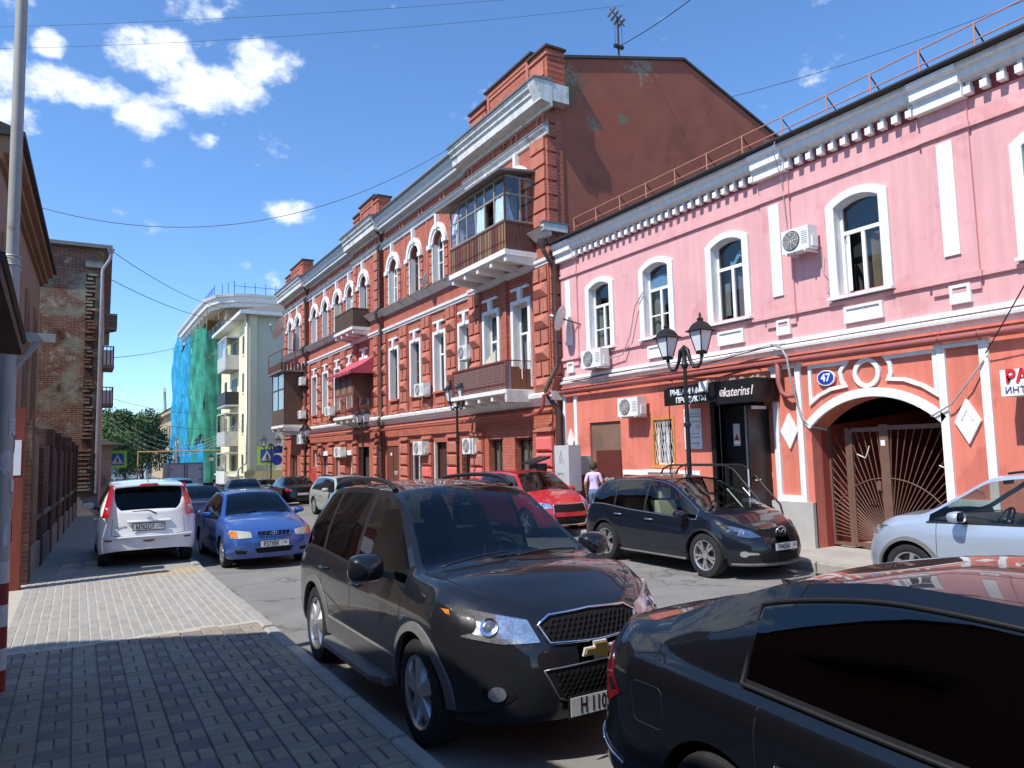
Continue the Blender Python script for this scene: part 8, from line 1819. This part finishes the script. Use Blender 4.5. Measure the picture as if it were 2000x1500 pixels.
MB().add([(-.17, -1.80, 1.50), (.17, -1.80, 1.50), (.13, -1.82, 1.53), (-.13, -1.82, 1.53), (-.17, -1.86, 1.485), (.17, -1.86, 1.485), (.13, -1.86, 1.525), (-.13, -1.86, 1.525)], [(0, 1, 2, 3), (4, 7, 6, 5), (0, 4, 5, 1), (2, 6, 7, 3), (1, 5, 6, 2), (0, 3, 7, 4)]).build('high_brake_lamp', REDLAMP, root, True)
MB().tube([(.12, -2.05, .965), (.02, -2.03, 1.02), (-.03, -2.02, 1.035), (-.28, -2.0, 1.025)], [.016, .013, .012, .008], 6).build('wiper', PLATE_K, root, True)
MB().tube([(0, -1.55, 1.545), (-.0, -1.62, 1.66)], [.009, .004], 6).build('aerial', PLATE_K, root)
MB().grid([[(-.60+1.2*k/8, -1.62, 1.50+.028*(1-(k/4-1)**2)) for k in range(9)], [(-.60+1.2*k/8, -1.84, 1.475+.03*(1-(k/4-1)**2)) for k in range(9)], [(-.60+1.2*k/8, -1.84, 1.455+.03*(1-(k/4-1)**2)) for k in range(9)]]).build('roof_spoiler', P_WHITE, root, True, 50)

# --- blue saloon facing the camera
P = spec('sedan', 4.22, 1.66, 1.395, 2.44, .82, .285, P_BLUE, front_round=(.62, 2.9), tyre_w=.18, glass_mats=(GLASS_M, GLASS_D, GLASS_D), mirror_wh=(.10, .065), mirror_mat=P_BLUE, rim=('a', 7, .022))
c, root = build_car('saloon_car', 'bright blue saloon with cream headlamps facing the camera beside the white hatchback', P, (3.2, 16.45, 0), pi+.02)
LAMPC = mat('lamp_cloudy', (.55, .56, .46), .22, .15, 20, coat=1.0)
headlights(c, root, dens([(.40, .60), (.41, .70), (.60, .725), (.745, .735), (.76, .66), (.74, .60), (.6, .585)], .05), amber=dens([(.63, .605), (.64, .715), (.73, .72), (.75, .66), (.73, .61)], .04), refl=LAMPC)
g = radial_patch(dens([(-.31, .69), (.31, .69), (.27, .625), (0, .61), (-.27, .625)], .05), c.front, .004, 2).build('grille', DULLBLACK, root)
for k in range(-3, 4):
    if k: MB().tube([tuple(c.front(k*.075, .625, .010)), tuple(c.front(k*.075, .685, .010))], .007, 5).build('grille_bar', P_BLUE, g)
outline_tube(dens([(-.32, .70), (.32, .70), (.28, .615), (0, .60), (-.28, .615)], .05), c.front, .012, .004).build('grille_surround', P_BLUE, root, True)
p = c.front(0, .66, .014); MB().tube([(p.x+.05*cos(2*pi*k/18), p.y, p.z+.028*sin(2*pi*k/18)) for k in range(19)], .006, 5, False).box(p.x-.006, p.x+.006, p.y-.004, p.y+.004, p.z-.02, p.z+.02).build('badge', CHROME, root, True)
radial_patch(dens([(-.36, .40), (.36, .40), (.30, .31), (-.30, .31)], .05), c.front, .003, 2).build('lower_grille', DULLBLACK, root)
for sg in (1, -1): radial_patch(dens([(sg*.48, .36), (sg*.68, .38), (sg*.66, .31), (sg*.50, .30)], .05), c.front, .003, 2).build('bumper_recess', DULLBLACK, root)
plate(c, root, 0, .475, 'К573ВК', '61', c.front, 1)
wiper(c, root, .85, .8, .05); wiper(c, root, .85, -.05, -.8)

# --- silver blue SUV at the right edge, nose to the left
P = spec('hatch', 4.43, 1.80, 1.66, 2.60, .86, .345, P_SILVER, cladding=.045, clad_h=.2, sill=.27, glass_mats=(GLASS_L, GLASS_L, GLASS_D), front_glass=GLASS_L, mirror_wh=(.12, .085), mirror_z=.10, mirror_y=.62, mirror_strip=True, arch=.41, rear_round=(.5, 3),
    belt=[(-2.21, 1.02), (-1.4, 1.06), (0, 1.02), (1.1, .985), (1.7, .90), (2.21, .78)],
    top=[(-2.21, 1.08, .78), (-2.0, 1.30, .70), (-1.8, 1.52, .62), (-1.0, 1.63, .62), (-.2, 1.645, .62), (.3, 1.595, .61), (.72, 1.36, .68), (1.22, 1.09, .78), (1.6, 1.045, .76), (1.95, .95, .73), (2.21, .86, .70)],
    glass=[(-.18, 1.06), (-1.05, -.25), (-1.65, -1.12)], ws=(.32, 1.2), bl=(-2.1, -1.84))
c, root = build_car('sport_utility_vehicle', 'silver blue SUV at the right edge with its nose beside the iron gate', P, (10.72, 4.68, .0), 0)
headlights(c, root, dens([(.45, .74), (.5, .84), (.68, .90), (.84, .925), (.86, .87), (.80, .78), (.6, .73)], .05), proj=[(.68, .82, .05)])
radial_patch(dens([(-.42, .83), (.42, .83), (.38, .75), (-.38, .75)], .06), c.front, .004, 2).build('grille', DULLBLACK, root)
radial_patch(dens([(-.6, .55), (.6, .55), (.5, .38), (-.5, .38)], .06), c.front, .004, 2).build('lower_grille', DULLBLACK, root)
for sg in (1, -1):
    MB().tube([tuple(c.top(-1.6+1.75*k/16, sg*.95, .03+.02*sin(pi*k/16))) for k in range(17)], .016, 7).build('roof_rail', BLACKTRIM, root, True)
root.rotation_euler = (0, 0, 0)

# --- red crossover behind the black SUV
P = spec('hatch', 3.95, 1.77, 1.57, 2.4, .82, .335, P_RED, front_round=(.85, 2.2), sill=.24, arch=.40, glass_mats=(GLASS_M, GLASS_M, GLASS_D), front_glass=GLASS_D, tyre_w=.215)
c, root = build_car('crossover_car', 'glossy red crossover parked behind the black SUV near the brick house', P, (10.22, 16.45, 0), pi)
headlights(c, root, dens([(.44, .69), (.50, .80), (.72, .84), (.84, .86), (.86, .78), (.7, .70)], .06), proj=[(.64, .765, .05), (.76, .785, .045)], amber=dens([(.78, .79), (.79, .84), (.84, .85), (.85, .79)], .04))
g = radial_patch(dens([(-.42, .78), (.42, .78), (.46, .50), (.36, .33), (-.36, .33), (-.46, .50)], .06), c.front, .004, 3).build('grille', DULLBLACK, root)
MB().grid([[tuple(c.front(-.44+.88*k/10, z, .012)) for k in range(11)] for z in (.60, .50)]).build('bumper_bar', P_RED, g, True)
outline_tube(dens([(-.44, .80), (.44, .80), (.48, .50), (.38, .31), (-.38, .31), (-.48, .50)], .06), c.front, .012, .004).build('grille_surround', CHROME, g, True)
wiper(c, root, c.P['ws'][1]+.02, .8, .05); wiper(c, root, c.P['ws'][1]+.02, -.05, -.8)

# --- black saloon in the foreground, tail to the left
GLASS_B = glassmat('car_glass_black', (.05, .055, .055), .06)
P = dict(L=4.75, W=1.86, sill=.22, wb=2.66, fo=.90, wr=.325, arch=.385, paint=P_BLACK, rim=('d', 5, .05),
    belt=[(-2.375, .99), (-2.0, 1.015), (-1.2, .985), (-.4, .94), (.5, .90), (1.2, .87), (1.9, .76), (2.375, .62)],
    top=[(-2.375, 1.03, .77), (-2.25, 1.07, .765), (-2.0, 1.10, .755), (-1.75, 1.125, .735), (-1.3, 1.29, .665), (-.85, 1.42, .625), (-.35, 1.475, .612), (.2, 1.455, .612), (.45, 1.40, .618), (.95, 1.17, .68), (1.45, .93, .77), (1.9, .86, .75), (2.2, .76, .72), (2.375, .68, .70)],
    nose=[(.15, .12), (.3, .02), (.45, 0), (.6, .03), (.75, .1), (.9, .2)], tail=[(.2, .12), (.36, .0), (.46, .0), (.56, .05), (.8, .10), (1.0, .13), (1.2, .16)],
    crown=[(-2.375, .02), (-1.75, .02), (-1.0, .03), (0, .045), (1.4, .04), (2.375, .03)],
    glass=[(-1.02, 1.1)], ws=(.3, 1.43), bl=(-1.72, -.95), front_round=(.85, 2.3), rear_round=(.62, 2.7), sill_glass=.035, top_glass=.085,
    side=[(0, .92), (.12, .96), (.35, .985), (.62, .995), (.78, 1.0), (.88, .985), (.95, .955), (1, .915)], doors=[(1.2, .85), (-.92, .93)], handles=[(-.70, .74)], glass_mats=(GLASS_B, GLASS_B, GLASS_D), front_glass=GLASS_B, bow=.03)
c, root = build_car('saloon_car', 'shiny black saloon in the right foreground, its tail close to the graphite SUV', P, (3.48, 1.4, 0), pi)
root.scale = (1, 1, 1.03)
for sg in (1, -1):
    sf = c.rear
    radial_patch(dens([(sg*.60, .68), (sg*.64, .93), (sg*.80, .96), (sg*.90, .90), (sg*.925, .76), (sg*.86, .60)], .05), c.rear, .008, 3).build('tail_lamp', DARKRED, root, True)
    f2 = c.side(sg)
    outline_tube(rounded([(-1.74, .66), (-1.74, .86), (-1.50, .86), (-1.50, .66)], .4), lambda y, z, o: f2(y, z, o), .003, .001).build('fuel_flap_gap', PLATE_K, root)
    MB().tube([tuple(c.side(sg)(-2.30+.45*k/8, .50-.10*(k/8), .006)) for k in range(9)], .008, 6).build('bumper_strip', CHROME, root, True)
window_trim(c, root, BLACKTRIM, .012)
plate(c, root, 0, .78, '', '', c.rear, -1)
# ------------------------------------------------------------------ cars farther down the street, lorry, people
def simple_lamps(c, root, front=True, tail_mat=REDLAMP):
    z = c.zb(c.h-.3)-.02
    headlights(c, root, dens([(.44, z-.12), (.48, z-.01), (.70, z+.02), (.78, z), (.78, z-.09), (.6, z-.13)], .08)) if front else None
    zr = c.zb(-c.h+.3)-.04
    if not front:
        for sg in (1, -1): radial_patch(dens([(sg*.50, zr-.12), (sg*.52, zr), (sg*.78, zr+.01), (sg*.80, zr-.10)], .08), c.rear, .008, 2).build('tail_lamp', tail_mat, root, True)
        plate(c, root, 0, zr-.25, '', '', c.rear, -1)
    else:
        radial_patch(dens([(-.36, z-.03), (.36, z-.03), (.32, z-.11), (-.32, z-.11)], .08), c.front, .004, 2).build('grille', DULLBLACK, root); radial_patch(dens([(-.45, .38), (.45, .38), (.4, .28), (-.4, .28)], .08), c.front, .004, 2).build('lower_grille', DULLBLACK, root); plate(c, root, 0, .48, '', '', c.front, 1)
def far_car(label, kind, x, y, paint, away, L=4.4, W=1.75, H=1.45, name=None, front=None, z=None, rz=0.0):
    P = spec(kind, L, W, H, L*.59, L*.2, .31, paint, glass_mats=(GLASS_M, GLASS_D, GLASS_D), front_glass=GLASS_D)
    c, root = build_car(name or ('saloon_car' if kind == 'sedan' else 'hatchback_car'), label, P, (x, y, (gzf(y) if z is None else z)), (0 if away else pi)+rz, 'cars parked down the street', detail=1)
    simple_lamps(c, root, not away); return c, root
far_car('purple grey saloon with a blue tinted rear window behind the white hatchback', 'sedan', 2.92, 23.6, P_PURP, True, H=1.36)
far_car('light blue hatchback parked beyond the purple grey saloon', 'hatch', 3.15, 31.5, P_LBLUE, True, H=1.42)
far_car('taupe saloon driving away in the middle of the street', 'sedan', 6.75, 36.5, P_TAUPE, True, H=1.42, rz=-.12)
far_car('dark saloon with red tail lamps parked by the brick house', 'sedan', 9.45, 38.2, P_BLACK, True, L=4.6, W=1.8)
far_car('pale greenish hatchback facing the camera behind the graphite SUV', 'hatch', 8.15, 25.0, P_CREAM, False, H=1.36)
far_car('white saloon parked before the yellow block', 'sedan', 9.3, 49.5, P_WHITE, False)
far_car('small white hatchback parked farthest along the right kerb', 'hatch', 9.3, 58.5, P_WHITE, True)
far_car('silver grey estate parked between the white saloon and the brick house', 'hatch', 9.4, 44.3, P_GREY, False)
far_car('blue grey saloon at the left kerb beyond the crossing sign', 'sedan', 4.3, 74, P_LBLUE, True)
far_car('dark saloon parked under the far trees', 'sedan', 5.2, 88, P_TAUPE, True)
far_car('pale hatchback crossing at the far end of the street', 'hatch', 7.2, 92, P_GREY, False)
far_car('black hatchback waiting behind the grey lorry', 'hatch', 8.6, 70, P_BLACK, False)
# box lorry
tr = thing('box_lorry', 'small lorry with a grey box body seen from behind', 'lorry', (6.35, 56, gzf(56)))
BOXG = mat('lorry_box', (.74, .73, .73), .6, .08, 2, col2=(.62, .61, .61), blotch=(.6, 1.2)); bxm = MB().box(-1.05, 1.05, -2.0, 2.0, .85, 2.95).build('box_body', BOXG, tr)
MB().box(-1.09, -1.0, -2.04, -1.95, .8, 2.98).build('corner_post', mat('lorry_trim', (.42, .36, .44), .6, .1, 2), bxm); MB().box(1.0, 1.09, -2.04, -1.95, .8, 2.98).build('corner_post', MATS['lorry_trim'], bxm); MB().box(-1.0, 1.0, -2.04, -1.95, 2.88, 2.98).build('top_rail', MATS['lorry_trim'], bxm)
for x in (-.03, .03): MB().tube([(x*2.5, -2.03, .9), (x*2.5, -2.03, 2.85)], .022, 6).build('door_bar', DKMETAL, bxm)
for x in (-.9, .9):
    for z in (1.2, 1.8, 2.5): MB().box(x-.08, x+.08, -2.03, -2.0, z, z+.06).build('door_hinge', DKMETAL, bxm)
MB().box(-.4, .4, -1.9, 2.9, .55, .82).build('chassis', DULLBLACK, tr); cabm = MB().prism([(-.95, 2.15, .5), (-.95, 3.7, .5), (-.95, 3.75, 1.1), (-.95, 3.35, 1.95), (-.95, 2.15, 2.05)], (1.9, 0, 0)).build('cab', P_WHITE, tr); MB().quad((-.85, 3.77, 1.15), (.85, 3.77, 1.15), (.85, 3.42, 1.85), (-.85, 3.42, 1.85)).build('windscreen', GLASS_D, cabm)
ty, rm, sp_, bd_ = wheel_meshes(.36, .22, ('d', 5, .04), '')
for x in (-.85, .85):
    for y in (-1.1, 2.75):
        w = link('wheel', ty, tr, (x, y, .36)); link('rim', rm, w); link('spokes', sp_, w)
    MB().box(x-.12, x+.12, -2.04, -1.98, .62, .76).build('tail_lamp', REDLAMP, tr)
# ---- people
SKIN = mat('skin', (.46, .27, .19), .6, .08, 9); HAIR = mat('hair_dark', (.05, .035, .025), .7, .2, 20); LIL = mat('shirt_lilac', srgb(205, 190, 226), .85, .12, 9, col2=srgb(112, 84, 150), blotch=(.60, 4)); JEAN = mat('jeans', (.12, .22, .40), .85, .2, 12)
def person(label, loc, rz, h, shirt, legs, hair=HAIR, group=None, bag=None):
    """one skinned body in mid-step, dressed by height; hair, shirt and trousers are regions and children of it"""
    t = thing('person', label, 'person', loc, group, rz=rz); s = h/1.72
    J = {'pel': (0, 0, .95), 'sp1': (0, .01, 1.12), 'chest': (0, .01, 1.32), 'neck': (0, .0, 1.47), 'jaw': (0, .02, 1.54), 'head': (0, .015, 1.62), 'crown': (0, 0, 1.70),
         'hl': (-.09, 0, .90), 'kl': (-.10, .12, .50), 'al': (-.10, .06, .09), 'tl': (-.10, .20, .03), 'hr': (.09, 0, .90), 'kr': (.10, .0, .50), 'ar': (.10, -.20, .13), 'tr': (.10, -.09, .04),
         'sl': (-.17, .0, 1.40), 'el': (-.23, -.06, 1.14), 'wl': (-.24, .06, .92), 'fl': (-.235, .10, .83), 'sr': (.17, .0, 1.40), 'er': (.24, .02, 1.14), 'wr': (.24, .18, .97), 'fr': (.23, .24, .91)}
    R = {'pel': .135, 'sp1': .12, 'chest': .145, 'neck': .055, 'jaw': .075, 'head': .092, 'crown': .06, 'hl': .095, 'kl': .062, 'al': .045, 'tl': .038, 'hr': .095, 'kr': .062, 'ar': .045, 'tr': .038, 'sl': .062, 'el': .046, 'wl': .032, 'fl': .038, 'sr': .062, 'er': .046, 'wr': .032, 'fr': .038}
    E = [('pel', 'sp1'), ('sp1', 'chest'), ('chest', 'neck'), ('neck', 'jaw'), ('jaw', 'head'), ('head', 'crown'), ('pel', 'hl'), ('hl', 'kl'), ('kl', 'al'), ('al', 'tl'), ('pel', 'hr'), ('hr', 'kr'), ('kr', 'ar'), ('ar', 'tr'), ('chest', 'sl'), ('sl', 'el'), ('el', 'wl'), ('wl', 'fl'), ('chest', 'sr'), ('sr', 'er'), ('er', 'wr'), ('wr', 'fr')]
    ks = list(J); me = D.meshes.new('body'); me.from_pydata([tuple(c_*s for c_ in J[k]) for k in ks], [(ks.index(a), ks.index(b)) for a, b in E], []); o = D.objects.new('body', me); C.objects.link(o)
    bpy.context.view_layer.objects.active = o; md = o.modifiers.new('skin', 'SKIN'); sd = o.modifiers.new('sub', 'SUBSURF'); sd.levels = sd.render_levels = 2
    for i, k in enumerate(ks): me.skin_vertices[0].data[i].radius = (R[k]*s, R[k]*s*(.72 if k in ('pel', 'sp1', 'chest') else 1)); me.skin_vertices[0].data[i].use_root = (k == 'pel')
    bpy.context.view_layer.update(); m2 = D.meshes.new_from_object(o.evaluated_get(bpy.context.evaluated_depsgraph_get())); D.objects.remove(o)
    m2.materials.clear()
    for m_ in (SKIN, shirt, legs, hair): m2.materials.append(m_)
    for p in m2.polygons:
        c_ = p.center/s; idx = 0
        if c_.z < .98 and abs(c_.x) < .2: idx = 2 if c_.z > .1 else 3
        elif c_.z < 1.45 and (c_.z > 1.2 or abs(c_.x) < .175): idx = 1
        elif c_.z > 1.60 and c_.y < .06 or c_.z > 1.67: idx = 3
        p.material_index = idx
    m2.shade_smooth(); b = link('body', m2, t); b.name = 'body'
    q = MB().lathe([(.0, .12), (.06, .105), (.095, .06), (.104, .0), (.095, -.05), (.07, -.09)], 14, (0, -.012*s, 1.625*s)); q.v = [(x, y*1.08, z) for x, y, z in q.v if True]; q.v = [(x, min(y, .055+.4*max(0, z-1.66*s)), z) for x, y, z in q.v]; q.build('hair', hair, t, True)
    for sg in (-1, 1):      # fingers of the relaxed hands
        base = Vector(J['fl' if sg < 0 else 'fr'])*s
        for k in range(4): MB().tube([tuple(base+Vector((sg*.0, -.03+.02*k, -.02))), tuple(base+Vector((0, -.03+.022*k, -.075+.008*abs(k-1.5)))), tuple(base+Vector((-sg*.012, -.026+.022*k, -.11+.010*abs(k-1.5))))], [.010, .009, .007], 6).build('finger', SKIN, t, True)
        MB().tube([tuple(base+Vector((0, .03, .0))), tuple(base+Vector((-sg*.012, .05, -.035))), tuple(base+Vector((-sg*.015, .05, -.06)))], [.011, .010, .008], 6).build('thumb', SKIN, t, True)
    for sg in (-1, 1): MB().lathe([(0, .008), (.012, .004), (.014, 0)], 8, (0, 0, 0), 'z').xf(Matrix.Translation((sg*.034*s, .105*s, 1.625*s)) @ Matrix.Rotation(-pi/2, 4, 'X')).build('eye', PLATE_K, t); MB().lathe([(0, .012), (.022, .008), (.024, 0)], 8).xf(Matrix.Translation((sg*.092*s, .0, 1.60*s)) @ Matrix.Rotation(sg*pi/2, 4, 'Y')).build('ear', SKIN, t)
    MB().add([(-.012*s, .105*s, 1.60*s), (.012*s, .105*s, 1.60*s), (0, .132*s, 1.575*s), (0, .10*s, 1.635*s), (0, .10*s, 1.565*s)], [(0, 2, 3), (1, 3, 2), (0, 4, 2), (1, 2, 4)]).build('nose', SKIN, t); MB().box(-.024*s, .024*s, .088*s, .103*s, 1.538*s, 1.546*s).build('mouth', mat('lips', (.35, .12, .10), .5, .1, 9), t)
    if bag: MB().box(-.17, .17, -.26, -.13, 1.02*s, 1.42*s).build('rucksack', bag, t)
    return t
person('person in a lilac T-shirt and jeans walking past the brown metal door', (11.66, 15.55, .13), -.9, 1.6, LIL, JEAN)
person('person with a red bag far down the street by the white cars', (8.5, 56.5, gzf(56.5)), .3, 1.72, mat('shirt_white', (.7, .68, .66), .85, .1, 9), mat('trousers_red', (.45, .06, .08), .85, .1, 9), bag=mat('bag_red', (.5, .05, .06), .7, .1, 9))
for o in D.objects:
    if o.get('wloc') is not None: del o['wloc']
for k, (x, y, lb) in enumerate(((6.15, 6.9, 'scrap of white paper lying on the asphalt between the two dark SUVs'), (10.2, 8.1, 'scrap of white paper by the right kerb in front of the black SUV'))):
    tag(MB().grid([[(x+.11*i*cos(.4+k)-.06*j*sin(.4+k), y+.11*i*sin(.4+k)+.06*j*cos(.4+k), .006+.012*((i+j) % 2)) for i in range(3)] for j in range(3)]).build('paper_scrap', SGW, None, True), lb, 'litter')
